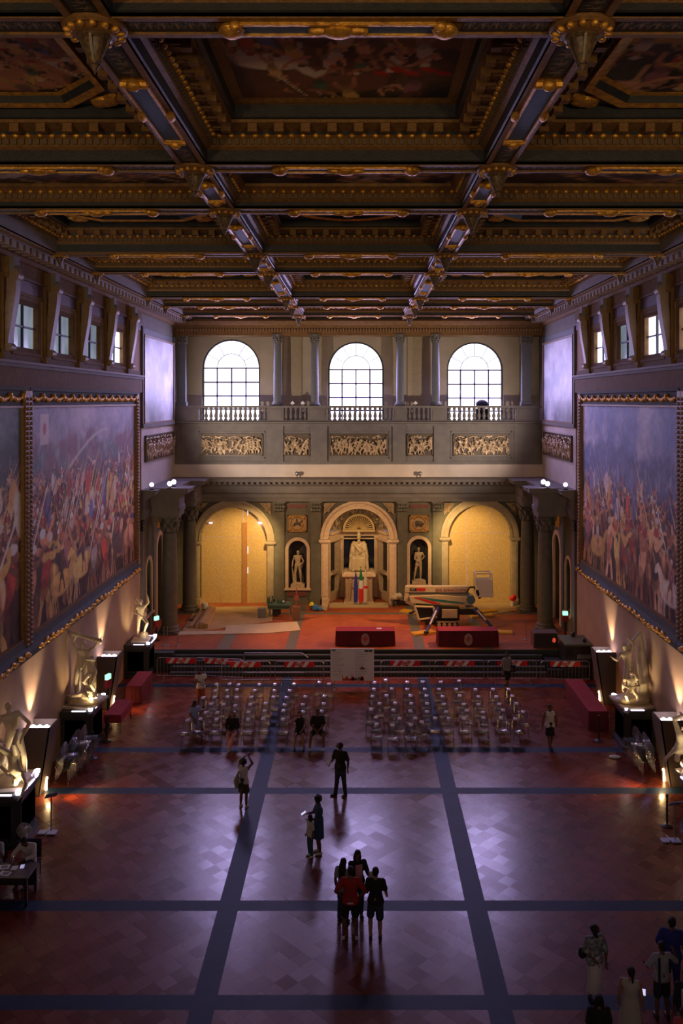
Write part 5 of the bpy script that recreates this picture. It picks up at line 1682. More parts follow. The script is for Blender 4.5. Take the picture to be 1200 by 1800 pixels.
# middle left: standing man with arms overhead, a second crouching, a third lying
def g2(mb):
    P = joints(elR=(-.34, -.05, 1.66), wrR=(-.18, -.08, 1.93), elL=(.36, -.05, 1.58), wrL=(.52, -.10, 1.84), knR=(-.13, -.1, .52), anR=(-.16, .05, .1), knL=(.2, -.22, .56), anL=(.16, -.1, .14), look=(.6, -.7, -.2))
    lean(P, 6, ax='Y'); put(mb, P, TR(-.20, .05, .26, rz=10, s=1.22))
    mb.cap((-.62, -.05, 2.66), (.62, -.12, 2.42), .06, .09)
    mb.cap((-.62, -.05, 2.66), (-.45, -.05, 2.4), .09, .05)
    Q = joints(elR=(-.25, -.25, 1.15), wrR=(-.05, -.42, 1.2), elL=(.34, -.1, 1.3), wrL=(.30, -.4, 1.42), knR=(-.12, -.34, .66), anR=(-.1, -.02, .3), knL=(.2, -.3, .6), anL=(.24, -.05, .2), look=(-.6, -.6, .3))
    lean(Q, -20, ax='Y'); put(mb, Q, TR(.35, -.15, .28, rz=-20, s=1.05))
    L_ = joints(elR=(-.3, -.2, 1.25), wrR=(-.1, -.3, 1.45), knR=(-.1, -.3, .6), knL=(.1, -.1, .5), anR=(-.1, -.1, .2), look=(0, -1, .3))
    put(mb, L_, TR(-.75, -.15, .28, rx=0, ry=84, rz=-12, s=.86))
    mb.sph((0, 0, .14), (.72, .6, .22), 14, 8); mb.sph((-.45, .25, .75), (.14, .16, .7), 10, 8); mb.sph((.1, .25, .7), (.2, .15, .6), 10, 8)
statue('statue_group', (-10.32, 32.3, 1.56), R(-8), 'marble group with arms raised overhead, on the middle left pedestal', g2, statd, .02, sq(.6, .7, .1), 'marble groups on the pedestals')
def g3(mb):
    P = joints(elR=(-.3, -.12, 1.2), wrR=(-.02, -.3, 1.08), elL=(.32, -.1, 1.56), wrL=(.28, -.16, 1.86), knR=(-.12, -.05, .5), anR=(-.14, .05, .1), knL=(.26, -.30, .74), anL=(.14, -.12, .34), look=(-.3, -.9, -.2))
    put(mb, P, TR(0, 0, .08, rz=10, s=1.1)); mb.sph((.15, -.05, .2), (.24, .22, .24), 12, 8); mb.sph((0, 0, .06), (.4, .35, .1), 12, 8)
    mb.cap((-.25, .12, 1.9), (.1, .16, 1.2), .1, .13)
statue('statue_group', (-10.4, 40.8, 1.56), R(5), 'smaller marble figure with one knee bent, nearest the stage on the left', g3, statm, .02, sq(.4, .42, .08), 'marble groups on the pedestals')
def g4(mb):
    P = joints(elR=(-.36, -.15, 1.25), wrR=(-.5, -.32, 1.42), elL=(.30, .05, 1.62), wrL=(.16, .1, 1.9), knR=(-.2, -.35, .6), anR=(-.22, -.1, .2), knL=(.22, -.3, .62), anL=(.2, .1, .25), look=(-.8, -.5, -.1))
    lean(P, -14, ax='Y'); put(mb, P, TR(-.08, 0, .36, rz=-15, s=1.12))
    Q = joints(elR=(-.35, -.2, 1.2), wrR=(-.1, -.35, 1.1), elL=(.3, -.15, 1.2), wrL=(.05, -.35, 1.2), knR=(-.2, -.4, .8), anR=(-.1, -.1, .45), knL=(.25, -.35, .8), anL=(.2, -.05, .4), look=(-.3, -.8, -.4))
    put(mb, Q, TR(-.1, -.25, -.28, rz=-25, s=.92))
    mb.cap((-.15, .1, 2.0), (.42, .15, 2.62), .10, .06); mb.cap((.42, .15, 2.62), (.46, .15, 1.9), .06, .16); mb.cap((.46, .15, 1.9), (.55, .12, .7), .18, .24); mb.cap((.55, .12, .7), (.5, .1, .1), .24, .3)
    mb.sph((0, 0, .14), (.7, .55, .2), 14, 8)
statue('statue_group', (10.32, 32.3, 1.56), R(6), 'marble group with a tall pointed drapery, on the right pedestal', g4, statd, .02, sq(.6, .7, .1), 'marble groups on the pedestals')
statue('statue_group', (10.4, 25.9, 1.56), R(200), 'marble figure cut off by the right edge, on its lit pedestal', g1, statm, .03, sq(.5, .6, .12), 'marble groups on the pedestals')
# niche figures
def n1(mb):
    P = joints(elR=(-.27, .02, 1.14), wrR=(-.3, -.03, .88), elL=(.30, .02, 1.15), wrL=(.12, -.14, .95), knR=(-.14, -.05, .5), knL=(.14, -.1, .5), anL=(.17, -.02, .085), look=(.6, -.8, 0))
    put(mb, P, TR(0, 0, .06, rz=0, s=1.13)); mb.sph((0, 0, .03), (.38, .25, .08), 12, 6); mb.cap((-.33, .02, .9), (-.22, .05, .1), .04, .1)
    mb.cap((.36, .02, 1.35), (.12, .0, .75), .03, .05)
def n2_(mb):
    P = joints(elR=(-.24, -.08, 1.12), wrR=(-.02, -.18, .98), elL=(.33, .06, 1.2), wrL=(.14, .1, 1.0), knR=(-.18, -.05, .5), anR=(-.24, 0, .085), knL=(.1, -.08, .5), look=(.2, -1, 0))
    put(mb, P, TR(0, 0, .06, rz=10, s=1.12)); mb.sph((0, 0, .03), (.38, .25, .08), 12, 6); mb.sph((-.05, -.02, .95), (.2, .16, .12), 10, 6)
statue('niche_statue', (ops[1][0], YB+.22, ops[1][2]+.22), 0, 'nude marble statue standing in the left niche', n1, stattan, .016, lambda b: b.box(-.42, .42, -.2, .22, -.2, .02), 'statues in the niches')
statue('niche_statue', (ops[3][0], YB+.22, ops[3][2]+.22), 0, 'nude marble statue with hand on hip in the right niche', n2_, stattan, .016, lambda b: b.box(-.42, .42, -.2, .22, -.2, .02), 'statues in the niches')
for s, nm in ((-1, 'left'), (1, 'right')):
    statue('niche_statue', (s*(HW+.2), 44.6, 2.02), R(-s*90), 'dark statue in the slim niche of the %s tribune wall' % nm, n1, mat('dark statue', (.09, .08, .075), .5), .03, lambda b: b.box(-.4, .4, -.15, .15, -.12, .02), 'statues in the niches', .92)
# the seated figure in the central arch
def seat_g(mb):
    P = joints(pel=(0, 0, .62), wai=(0, .02, .80), che=(0, 0, 1.05), nek=(0, 0, 1.25), hed=(.0, -.04, 1.42), shR=(-.21, 0, 1.18), shL=(.21, 0, 1.18), elR=(-.33, -.02, .86), wrR=(-.24, -.28, .74), elL=(.34, -.05, .86), wrL=(.14, -.3, .86),
               hiR=(-.12, -.02, .6), hiL=(.12, -.02, .6), knR=(-.24, -.46, .62), knL=(.24, -.46, .66), anR=(-.24, -.44, .1), anL=(.24, -.4, .14), look=(-.1, -1, -.1))
    put(mb, P, TR(0, 0, 0, s=1.36), k=1.3, armk=1.25, headk=1.15)
    c = TR(s=1.36)
    mb.M = c
    for k in range(7):   # heavy robe falling between the knees
        x = -.24+.08*k; mb.cap((x, -.50, .58), (x*1.15, -.50, .10), .07, .075)
    mb.cap((-.28, -.1, .6), (-.32, -.3, .1), .14, .14); mb.cap((.28, -.1, .6), (.32, -.3, .1), .14, .14)
    mb.sph((0, -.15, .55), (.34, .34, .17), 12, 8); mb.cap((-.2, -.1, 1.15), (.22, -.3, .7), .07, .09); mb.cap((.24, .0, 1.1), (.3, -.12, .6), .12, .14); mb.cap((-.24, .0, 1.1), (-.3, -.12, .6), .12, .14)
    mb.sph((0, -.12, 1.28), (.06, .05, .11), 8, 6)
    mb.sph((0, 0, 1.55), (.09, .1, .14), 10, 8)
    mb.box(-.36, .36, -.25, .25, .0, .5)
    mb.M = None
zp = SZ+1.92
statue('seated_statue', (cx0, YB+.75, zp), 0, 'large seated marble figure in robes on the pedestal under the central arch', seat_g, stattan, .022, None)
o = empty('statue_pedestal', (cx0, YB+.62, SZ), 'carved marble pedestal under the large seated statue', 'pedestal')
m = MB(); m.box(-.80, .80, -.6, .6, .12, 1.6); m.box(-.88, .88, -.68, .68, 0, .14); m.obj('block', marble, o)
m = MB(); m.box(-.92, .92, -.72, .72, 1.6, 1.68); m.box(-1.0, 1.0, -.8, .8, 1.68, 1.85); m.box(-.88, .88, -.7, .7, 1.85, 1.92); m.obj('cornice', marble, o)
m = MB()
for k in (-1, 1):
    m.cap((k*.55, -.62, .3), (k*.5, -.62, 1.3), .09, .12, n=8); m.sph((k*.5, -.64, 1.45), .1); m.cap((k*.55, -.62, 1.2), (k*.25, -.62, .9), .06, .05, n=8)
    m.box(k*.8, k*.68, -.66, -.6, .14, 1.6)
m.box(-.3, .3, -.64, -.6, .3, 1.4); m.obj('carved_front', mat('pedestal carving', (.42, .27, .16), .5), o, 50)
m = MB(); m.box(cx0-1.75, cx0+1.75, YB-.9, YB+.2, SZ, SZ+.06); tag(m.obj('stone_slab', mat('pale slab', (.5, .38, .2), .6)), 'low pale stone slab in front of the central arch', 'slab')

# flags in front of the pedestal
def flag(x, y, label, bands, w_=.26, top=2.05, bot=.55, tip=(0, 0)):
    o = empty('flag', (x, y, SZ), label, 'flag', 'flags in front of the central statue')
    m = MB(); m.lathe([(.14, 0), (.14, .04), (.03, .06), (.03, .2)], n=14); m.obj('foot', steel, o)
    m = MB(); m.cyl((0, 0, 0), (0, 0, top+.1), .014, n=8); m.sph((0, 0, top+.13), .035); m.obj('pole', blackm, o)
    n = 24; cols = []
    L = []
    for j in range(13):
        t = j/12; z = top+(bot-top)*t; ww = w_*(.25+.75*math.sin(min(1, t*1.6)*PI/2))*(1-.15*t)
        L.append([(ww*.5*math.cos(a)*(1+.18*math.cos(5*a+t)), ww*.35*math.sin(a)*(1+.2*math.cos(5*a+t))-.03, z) for a in [2*PI*k/n for k in range(n)]])
    m = MB()
    if bands[0] == 'v':    # horizontal sections down the gathered cloth
        cuts = bands[1]; ms = []
        for j in range(12):
            t = j/12; i = 0
            for q in range(len(cuts)):
                if t >= cuts[q][0]: i = q
            ms.append(i)
        m.loops(L, ms); m.obj('cloth', [c[1] for c in cuts], o, 80, fixn=False)
    return o
blueflag = mat('blue flag cloth', (.02, .03, .30), .8); greenfl = mat('green flag cloth', (.0, .16, .05), .8); redfl = mat('red flag cloth', (.62, .01, .02), .8)
flag(X1(625), YB-.35, 'blue flag hanging furled, leftmost of the three', ('v', [(0, blueflag)]), .24, 1.95, .22)
flag(X1(634), YB-.35, 'green, white and red flag hanging furled, middle of the three', ('v', [(0, greenfl), (.33, whitecl), (.58, redfl)]), .26, 2.15, .22)
flag(X1(642), YB-.35, 'white flag with a red lily patch, rightmost of the three', ('v', [(0, mat('ivory flag cloth', (.55, .45, .34), .8)), (.42, redfl), (.52, mat('ivory flag cloth', (.55, .45, .34), .8))]), .24, 2.15, .22)

# ------------------------------------------------------------------ wall uplighters
def uplighter(s, y, label, floorglow=1):
    o = empty('wall_uplighter', (s*HW, y, 0), label, 'uplighter', 'tapering uplighters along the side walls')
    h = 2.25; W = .85
    m = MB(); sec = [(0, 0), (-s*.52, 0), (-s*.86, h), (0, h-.02)]
    m.prism([(-s*.0, .02), (-s*.50, .02), (-s*.84, h-.25), (0, h-.25)], 0, .03, 'y'); m.prism([(0, .02), (-s*.50, .02), (-s*.84, h-.25), (0, h-.25)], W-.03, W, 'y')
    m.prism([(-s*.47, 0), (-s*.52, 0), (-s*.86, h), (-s*.81, h)], 0, W, 'y')
    m.box(0, -s*.80, .03, W-.03, h-.32, h-.25)
    for y0, y1 in ((0, .03), (W-.03, W)): m.prism([(0, h-.25), (-s*.82, h-.25), (-s*.86, h), (0, h)], y0, y1, 'y')
    m.obj('casing', mat('uplighter casing', (.115, .085, .07), .6), o)
    m = MB(); m.box(-s*.02, -s*.78, .05, W-.05, h-.24, h-.22); m.obj('reflector', mat('lit reflector', (.9, .85, .8), .4, emit=(1, .85, .72), estr=1.3), o)
    m = MB()
    for k in range(3): m.sph((-s*(.25+.22*k), .14, h-.05), (.11, .11, .10), 12, 8)
    m.obj('lamp', floodm, o, 60)
    m = MB(); m.cyl((-s*.58, W*.5, .02), (-s*.58, W*.5, .4), .04, n=10); m.sph((-s*.60, W*.5, .42), .05); m.obj('floor_lamp_head', warmled, o, 50)
    light('SPOT', (s*(HW-.34), y+.45, h+.0), (s*(HW+.12), y+.9, 4.9), 420, (1, .72, .46), .05, angle=66, blend=.8)
    if floorglow:
        light('SPOT', (s*(HW-.95), y-.1, .50), (s*(HW-3.2), y+.15, 0), 170*floorglow, AMB, .04, angle=88, blend=.9)
        light('POINT', (s*(HW-.85), y-.12, .25), (0, 0, 0), 16*floorglow, (1, .62, .25), .05)
    return o
uplighter(-1, 28.05, 'tapering wall uplighter beside the hoisting statue group on the left')
uplighter(-1, 35.9, 'tapering wall uplighter between the red tables and the left wall', .6)
uplighter(1, 28.7, 'tapering wall uplighter near the right edge with an amber floor glow')
uplighter(1, 36.5, 'tapering wall uplighter behind the pointed statue group on the right', .25)

# ------------------------------------------------------------------ draped tables
def draped(name, x0, x1, y0, y1, z0, h, label, crest=False, cat='table', grp=None, wavy=.02):
    cx_, cy_ = (x0+x1)/2, (y0+y1)/2
    o = empty(name, (cx_, cy_, z0), label, cat, grp)
    w2, d2 = (x1-x0)/2, (y1-y0)/2
    m = MB(); m.box(-w2, w2, -d2, d2, h-.03, h); m.obj('cloth_top', claret, o, bevel=.01)
    def per(g, amp):
        pts = []
        n = 40
        for (ax, ay, bx_, by_) in ((-w2, -d2, w2, -d2), (w2, -d2, w2, d2), (w2, d2, -w2, d2), (-w2, d2, -w2, -d2)):
            for k in range(n):
                t = k/n; L_ = math.hypot(bx_-ax, by_-ay); nx, ny = (by_-ay)/L_, -(bx_-ax)/L_
                q = g+amp*math.sin(t*L_*2*PI/.17+.7*math.sin(t*9))
                pts.append((ax+(bx_-ax)*t+nx*q, ay+(by_-ay)*t+ny*q))
        return pts
    L = [[(p[0], p[1], z) for p in per(g, a)] for z, g, a in ((h-.01, .0, 0), (h-.05, .012, .004), (h*.5, .02, wavy*.8), (.01, .03, wavy))]
    m = MB(); m.loops(L); m.obj('cloth_skirt', clarets, o, 70, fixn=False)
    if crest:
        m = MB(); n = 24
        poly = []
        for k in range(n):
            a = 2*PI*k/n; r = .24 if math.sin(a) > -.1 else .24+.06*max(0, -math.sin(a))
            poly.append((r*.85*math.cos(a), r*1.1*math.sin(a)))
        m.prism([(p[0], p[1]+h*.5) for p in poly], -d2-.052, -d2-.046, 'y'); cr_ = m.obj('crest', mat('crest ground', (.42, .30, .26), .7), o)
        m = MB()
        z = h*.5
        m.sph((0, -d2-.055, z+.03), (.035, .006, .14), 10, 8)
        for k in (-1, 1):
            m.tube([(k*.02, -d2-.055, z-.02), (k*.10, -d2-.055, z+.06), (k*.14, -d2-.055, z+.02), (k*.12, -d2-.055, z-.04)], .016, 6)
            m.cyl((0, -d2-.055, z-.03), (k*.08, -d2-.055, z-.14), .014, .01, 6)
        m.box(-.09, .09, -d2-.062, -d2-.052, z-.05, z-.03); m.cyl((0, -d2-.055, z), (0, -d2-.055, z-.17), .02, .01, 6)
        m.obj('red_lily', redp, cr_, 50)
    return o
draped('draped_table', -1.12, 1.78, 42.25, 43.05, SZ, .76, 'claret draped table with a lily crest, left one on the stage', True)
draped('draped_table', 3.94, 6.9, 42.2, 43.05, SZ, .78, 'claret draped table with a lily crest, in front of the lift', True)
tag(MB().box(.9, 1.15, 42.6, 42.8, SZ+.765, SZ+.77).obj('paper_sheet', paperm), 'sheet of paper on the left draped stage table', 'paper')
draped('draped_table', 9.1, 9.85, 33.7, 37.6, 0, .75, 'long claret draped table along the right wall', False, wavy=.008)
draped('draped_table', -10.0, -9.35, 36.7, 38.7, 0, .75, 'claret draped table along the left wall beyond the uplighter', False, wavy=.01)
# bench-like table with a short red cover
o = empty('covered_table', (-9.6, 34.15, 0), 'short table with a red cover and bare dark legs, left of the middle pedestal', 'table')
m = MB(); m.box(-.33, .33, -.85, .85, .70, .76); m.box(.30, .34, -.85, .85, .45, .73); m.box(-.33, .33, -.88, -.85, .45, .73); m.obj('red_cover', claret, o)
for a in (-1, 1):
    for b in (-1, 1): m = MB(); m.cyl((a*.28, b*.78, 0), (a*.28, b*.78, .7), .02); m.obj('leg', blackm, o)

# ------------------------------------------------------------------ acrylic chairs
def chair_parts(o):
    seat = []
    m = MB(); L = []
    for j in range(7):
        t = j/6; y = -.22+.42*t; z = .45+.012*math.cos(t*PI)-.015*math.sin(t*PI)
        L.append([(x, y, z-.02*math.cos(x*PI/.44)) for x in (-.2, -.13, -.06, 0, .06, .13, .2)])
    L2 = [[(p[0], p[1], p[2]-.014) for p in l] for l in L]
    m.loops(L, close=False); m.loops(L2[::-1], close=False); m.obj('seat', acrylic, o, 60, fixn=False)
    m = MB(); L = []
    for j in range(9):
        t = j/8; z = .50+.36*t; y0 = .21+.05*t
        r = .20 if t < .8 else .20-.05*((t-.8)/.2)**2
        L.append([(r*math.sin(a), y0-.05+.05*math.cos(a)*1.2-.03, z) for a in [R(q) for q in (-75, -50, -25, 0, 25, 50, 75)]])
    L2 = [[(p[0], p[1]+.012, p[2]) for p in l] for l in L]
    m.loops(L, close=False); m.loops(L2[::-1], close=False); m.obj('backrest', acrylic, o, 60, fixn=False)
    for a in (-1, 1):
        m = MB(); m.cyl((a*.18, -.19, .44), (a*.20, -.22, 0), .016, .013, 8); m.obj('leg', acrylic, o, 50)
        m = MB(); m.cyl((a*.17, .19, .44), (a*.19, .24, 0), .016, .013, 8); m.cyl((a*.17, .19, .44), (a*.18, .23, .55), .014, .012, 8); m.obj('leg', acrylic, o, 50)
    m = MB()
    m.M = Matrix.Translation((0, .19, .87)) @ Matrix.Rotation(R(-14), 4, 'Z') @ Matrix.Rotation(R(22), 4, 'X')
    m.loops([[(x_, y_, .012-.9*x_*x_-.9*y_*y_) for x_ in (-.075, -.04, 0, .04, .075)] for y_ in (-.07, -.035, 0, .035, .07)], close=False)
    m.loops([[(x_, y_, .006-.9*x_*x_-.9*y_*y_) for x_ in (-.075, -.04, 0, .04, .075)] for y_ in (.07, .035, 0, -.035, -.07)], close=False)
    m.obj('glint_plate', mat('chair glint', (.98, .98, 1.0), .22, .6), o)  # bright tilted plate added to imitate the window glint on the acrylic back
crow = ['A', 'B']
LB = [[(338,231),(410,231),(457,235),(572,234),(657,233),(757,232),(893,222),(949,231)], [(331,267),(394,265),(452,262),(545,266),(655,267),(736,267)],
      [(330,303),(396,301),(449,303),(530,302),(648,302),(719,305),(821,300),(921,297)], [(270,305),(311,339),(376,342),(438,348),(524,343),(605,337),(709,345),(809,343),(920,338)],
      [(228,343),(281,385),(346,387),(430,385),(515,384),(602,378),(699,377),(805,382),(907,379)], [(186,428),(253,421),(341,422),(509,423),(592,419),(699,423)]]
RB = [[(103,198),(158,187),(261,196),(336,194),(421,195),(510,190)], [(102,230),(189,228),(262,230),(343,230),(414,230),(497,230),(589,232),(671,230),(747,230)],
      [(91,264),(163,261),(277,261),(351,262),(428,265),(512,261),(604,266),(684,266),(765,262)], [(127,299),(201,297),(279,299),(357,299),(438,303),(529,302),(602,303),(698,301),(785,298)],
      [(86,328),(196,331),(278,334),(354,338),(450,338),(544,332),(621,341),(720,331),(812,339)], [(109,366),(223,371),(300,370),(392,369),(457,370),(535,371),(624,368),(712,369),(780,373)],
      [(113,398),(190,404),(277,402),(331,388)]]
ordn = ['first', 'second', 'third', 'fourth', 'fifth', 'sixth', 'seventh', 'eighth', 'ninth']
rn = random.Random(3)
proto = None; CH_ = []
for blk, rows, sc_, ox in (('left', LB, 3.077, 270), ('right', RB, 2.727, 620)):
    for i, row in enumerate(rows):
        for j, (u, v) in enumerate(row):
            px, py = ox+u/sc_, 1130+v/sc_
            Y = (CH-.80)*F/(py-705); X = (px-630)*Y/F
            lab = 'clear acrylic chair, %s from the left in the %s row from the stage, %s block' % (ordn[j], ordn[i], blk)
            if proto is None:
                proto = empty('acrylic_chair', (X, Y-.2, 0), lab, 'chair', 'clear acrylic chairs facing the hall'); chair_parts(proto); tr_ = tree_of(proto); q = proto
            else:
                q = copy_thing(proto, tr_); q['label'] = lab
            q.location = (X, Y-.2, 0); q.rotation_euler = (0, 0, rn.uniform(-.12, .12))
            CH_.append((X, Y-.2))
# stacked chairs by the walls
def stack(x, y, n, side, rz, where):
    for k in range(n):
        q = copy_thing(proto, [t for t in tr_ if not t[0].name.startswith('glint_plate')])
        q['label'] = 'clear acrylic chair %s, %s from the bottom' % (where, ordn[k]); q['group'] = 'stacked acrylic chairs'
        q.location = (x+.05*k*(1 if side < 0 else -1), y, .085*k); q.rotation_euler = (0, 0, rz)
stack(-10.1, 29.25, 6, -1, R(90), 'in the nearest stack by the left uplighter')
stack(-10.0, 29.9, 8, -1, R(80), 'in the middle stack on the left')
stack(-9.9, 30.6, 7, -1, R(95), 'in the far stack on the left')
stack(10.1, 29.9, 7, 1, R(-90), 'in the nearest stack by the right uplighter')
stack(10.0, 30.6, 6, 1, R(-80), 'in the far stack on the right')

# ------------------------------------------------------------------ crowd barriers
rw = mat('reflective red', (.8, .02, .03), .5); ww_ = mat('reflective white', (.9, .9, .92), .4)
def barrier(px, py, rz, label, board=True):
    x, y = FL(px, py)
    o = empty('crowd_barrier', (x, y, 0), label, 'barrier', 'steel crowd barriers in front of the stage steps', R(rz))
    m = MB(); W = 1.12
    m.tube([(-W, 0, .22), (-W, 0, .95), (-W+.1, 0, 1.05), (W-.1, 0, 1.05), (W, 0, .95), (W, 0, .22), (-W, 0, .22)], .019, 8); m.obj('frame', steel, o)
    m = MB()
    for k in range(13):
        xx = -W+W*2*(k+1)/14; m.cyl((xx, 0, .22), (xx, 0, 1.04), .009, n=6)
    m.obj('upright_bars', steel, o)
    for k in (-1, 1):
        m = MB(); m.tube([(k*.8, -.26, .02), (k*.8, -.1, .1), (k*.8, 0, .24), (k*.8, .1, .1), (k*.8, .26, .02)], .014, 6); m.obj('foot', steel, o)
    if board:
        b = MB(); w2, h2 = .70, .12
        zc = .92; n = 8
        b.box(-w2, w2, -.035, -.022, zc-h2, zc+h2); bo = b.obj('striped_board', rw, o)
        b = MB()
        for k in range(4):
            a = -w2+.10+k*.36
            if a+.28 < w2+.05: b.prism([(a, zc-h2), (a+.18, zc-h2), (min(w2, a+.34), zc+h2), (a+.16, zc+h2)], -.040, -.035, 'y')
        b.obj('white_stripe', ww_, bo)
        text_mesh('board_writing', 'SA', .15, rw, bo, Matrix.Translation((0, -.044, zc)) @ Matrix.Rotation(PI/2, 4, 'X'))
        b = MB(); b.box(-.17, .17, -.043, -.040, zc-.07, zc+.07); b.obj('writing_ground', mat('pale writing ground', (.6, .35, .33), .5), bo)
    return o
bl_ = ['leftmost in the row', 'second from the left', 'third from the left', 'fourth from the left', 'left of the white board', 'just right of the white board', 'second right of the white board', 'behind the person in grey', 'rightmost in the row']
for i, (px, py, rz, bd) in enumerate(((318, 1196, -2, 1), (385, 1197, -8, 1), (432, 1203, 0, 1), (526, 1203, 0, 1), (611, 1202, 0, 0), (712, 1201, 0, 1), (807, 1201, 0, 1), (900, 1201, 0, 1), (993, 1202, 0, 1))):
    barrier(px, py, rz, 'steel crowd barrier%s, %s' % (' with a striped red and white board' if bd else ' without a board', bl_[i]), bd)
# folded barrier pieces behind
x, y = FL(480, 1196)
o = empty('crowd_barrier', (x, y+.5, 0), 'two pale rails leaning behind the barriers left of the white board', 'barrier')
m = MB(); m.tube([(-1.5, 0, .35), (-1.4, 0, 1.12), (1.3, 0, 1.12), (1.6, 0, .9)], .03, 8); m.tube([(-1.4, -.3, .3), (1.4, -.3, .3)], .03, 8); m.obj('rail', steel, o)
# white notice board
x, y = FL(619, 1212)
o = empty('notice_board', (x, y, 0), 'large white programme board with a coloured city skyline, in front of the barriers', 'board')
m = MB(); m.box(-.98, .98, -.02, .02, .40, 1.86); pnl = m.obj('panel', mat('white panel', (.92, .93, 1.0), .5), o)
for k in (-1, 1): m = MB(); m.box(k*.8-.025, k*.8+.025, .02, .06, 0, 1.7); m.box(k*.8-.03, k*.8+.03, -.3, .35, 0, .04); m.obj('stand', steel, o)
def sk(name, boxes, mm):
    m = MB()
    for (a, b, h) in boxes: m.box(a, b, -.026, -.02, .41, .41+h)
    return m.obj(name, mm, pnl)
sk('skyline_orange', [(-.45, -.42, .26), (-.42, -.30, .10), (-.30, -.2, .17), (-.26, -.24, .22), (-.2, -.08, .09)], mat('orange print', (.5, .09, .03), .6))
sk('skyline_pink', [(-.08, .14, .12), (-.03, .0, .28), (0, .08, .18)], mat('pink print', (.45, .02, .10), .6))
sk('skyline_blue', [(.14, .22, .12), (.17, .18, .2)], mat('blue print', (.06, .2, .4), .6))
sk('skyline_green', [(.24, .34, .16)], mat('green print', (.2, .3, .06), .6))
sk('skyline_red', [(.34, .52, .14), (.38, .48, .19)], mat('red print', (.5, .02, .04), .6))
m = MB(); rnd = random.Random(9)
for k in range(13):
    z = 1.66-.085*k
    for a in (-.9, .12): m.box(a, a+rnd.uniform(.3, .62), -.0225, -.02, z, z+.012)
m.obj('printed_line', mat('grey print', (.22, .22, .26), .6), pnl)
m = MB(); m.box(.55, .72, -.024, -.02, 1.70, 1.79); m.box(.74, .90, -.024, -.02, 1.70, 1.79); m.box(-.92, -.75, -.024, -.02, 1.74, 1.80); m.obj('logo_block', mat('dark print', (.05, .05, .09), .6), pnl)['kind'] = 'stuff'
m = MB(); m.sph((.46, -.02, .95), (.13, .005, .05), 12, 6); m.sph((.44, -.02, 1.0), (.06, .005, .05), 12, 6); m.obj('red_emblem', mat('brick print', (.32, .12, .10), .6), pnl)
# ------------------------------------------------------------------ crawler boom lift on the stage
YL = 46.6
def lp(px, py, y=YL): return V((PX(px, y)-PX(790, YL), y-YL, PZ(py, y)-SZ))
o = empty('boom_lift', (PX(790, YL), YL, SZ), 'cream tracked boom lift with blue outriggers parked folded on the stage', 'lift')
def bxx(name, a, b, y0, y1, mm, bev=.02, mb=None, par=None):
    """box between two pixels of the photo, from depth y0 to y1"""
    p, q = lp(*a), lp(*b)
    m = MB(); m.box(p.x, q.x, y0, y1, p.z, q.z); return m.obj(name, mm, par or o, bevel=bev)
up = bxx('upper_boom', (712, 1029), (822, 1040), -.22, .02, cream)
up2 = bxx('middle_boom', (716, 1041), (824, 1046), -.18, .0, greyp)
lo = MB(); p = [lp(718, 1046), lp(770, 1044), lp(822, 1048), lp(828, 1062), lp(770, 1061), lp(722, 1058)]
lo.prism([(v_.x, v_.z) for v_ in p], -.30, .12, 'y'); lo = lo.obj('lower_boom', cream, o, bevel=.02)
m = MB()
for a, b, c_, d_ in (((730, 1047), (775, 1059), (762, 1060), (726, 1048)),):
    q = [lp(*t) for t in (a, b, c_, d_)]; m.prism([(v_.x, v_.z) for v_ in q], -.312, -.305, 'y')
m.obj('red_stripe', redp, lo)
m = MB(); q = [lp(*t) for t in ((735, 1047), (815, 1057), (815, 1059.5), (760, 1054))]; m.prism([(v_.x, v_.z) for v_ in q], -.312, -.305, 'y'); m.obj('teal_stripe', tealp, lo)
c_ = lp(796, 1036); text_mesh('company_lettering', 'EDIL BONACCORSI', .20, mat('lettering red', (.30, .03, .05), .5), up, Matrix.Translation((c_.x-.15, -.225, c_.z)) @ Matrix.Rotation(PI/2, 4, 'X') @ Matrix.Diagonal((.95, 1, 1, 1)))
m = MB(); a, b = lp(720, 1032), lp(731, 1037); m.box(a.x, b.x, -.235, -.22, a.z, b.z); q1 = m.obj('black_logo_plate', blackm, up)
m = MB(); a, b = lp(731, 1032), lp(747, 1037); m.box(a.x, b.x, -.235, -.22, a.z, b.z); m.obj('red_logo_plate', redp, up)
c_ = lp(725.5, 1034.5); text_mesh('logo_lettering', 'EST', .14, whitep, q1, Matrix.Translation((c_.x, -.238, c_.z)) @ Matrix.Rotation(PI/2, 4, 'X'))
m = MB(); a = lp(712, 1030); b = lp(707, 1056); m.bar((a.x+.1, -.1, a.z), (b.x+.2, -.1, b.z), .22, .2); m.bar((b.x+.2, -.1, b.z), (lp(730, 1063).x, -.1, lp(730, 1063).z), .16, .2); m.obj('rear_linkage', cream, o, bevel=.02)
m = MB(); a = lp(826, 1052); m.cyl((a.x, -.36, a.z), (a.x, .16, a.z), .24, n=16); m.box(a.x-.3, a.x, -.2, .1, a.z-.35, a.z); m.obj('knuckle', mat('steel blue', (.10, .19, .28), .4), o, 40)
m = MB(); m.tube([tuple(lp(818, 1040)+V((0, -.3, 0))), tuple(lp(824, 1030)+V((0, -.3, 0))), tuple(lp(832, 1030)+V((0, -.3, 0))), tuple(lp(838, 1042)+V((0, -.3, 0))), tuple(lp(841, 1050)+V((0, -.3, 0)))], .05, 8)
m.tube([tuple(lp(838, 1035)+V((0, -.2, 0))), tuple(lp(843, 1050)+V((0, -.2, 0))), tuple(lp(846, 1040)+V((0, -.2, 0)))], .04, 8); m.obj('hose', blackm, o, 60)
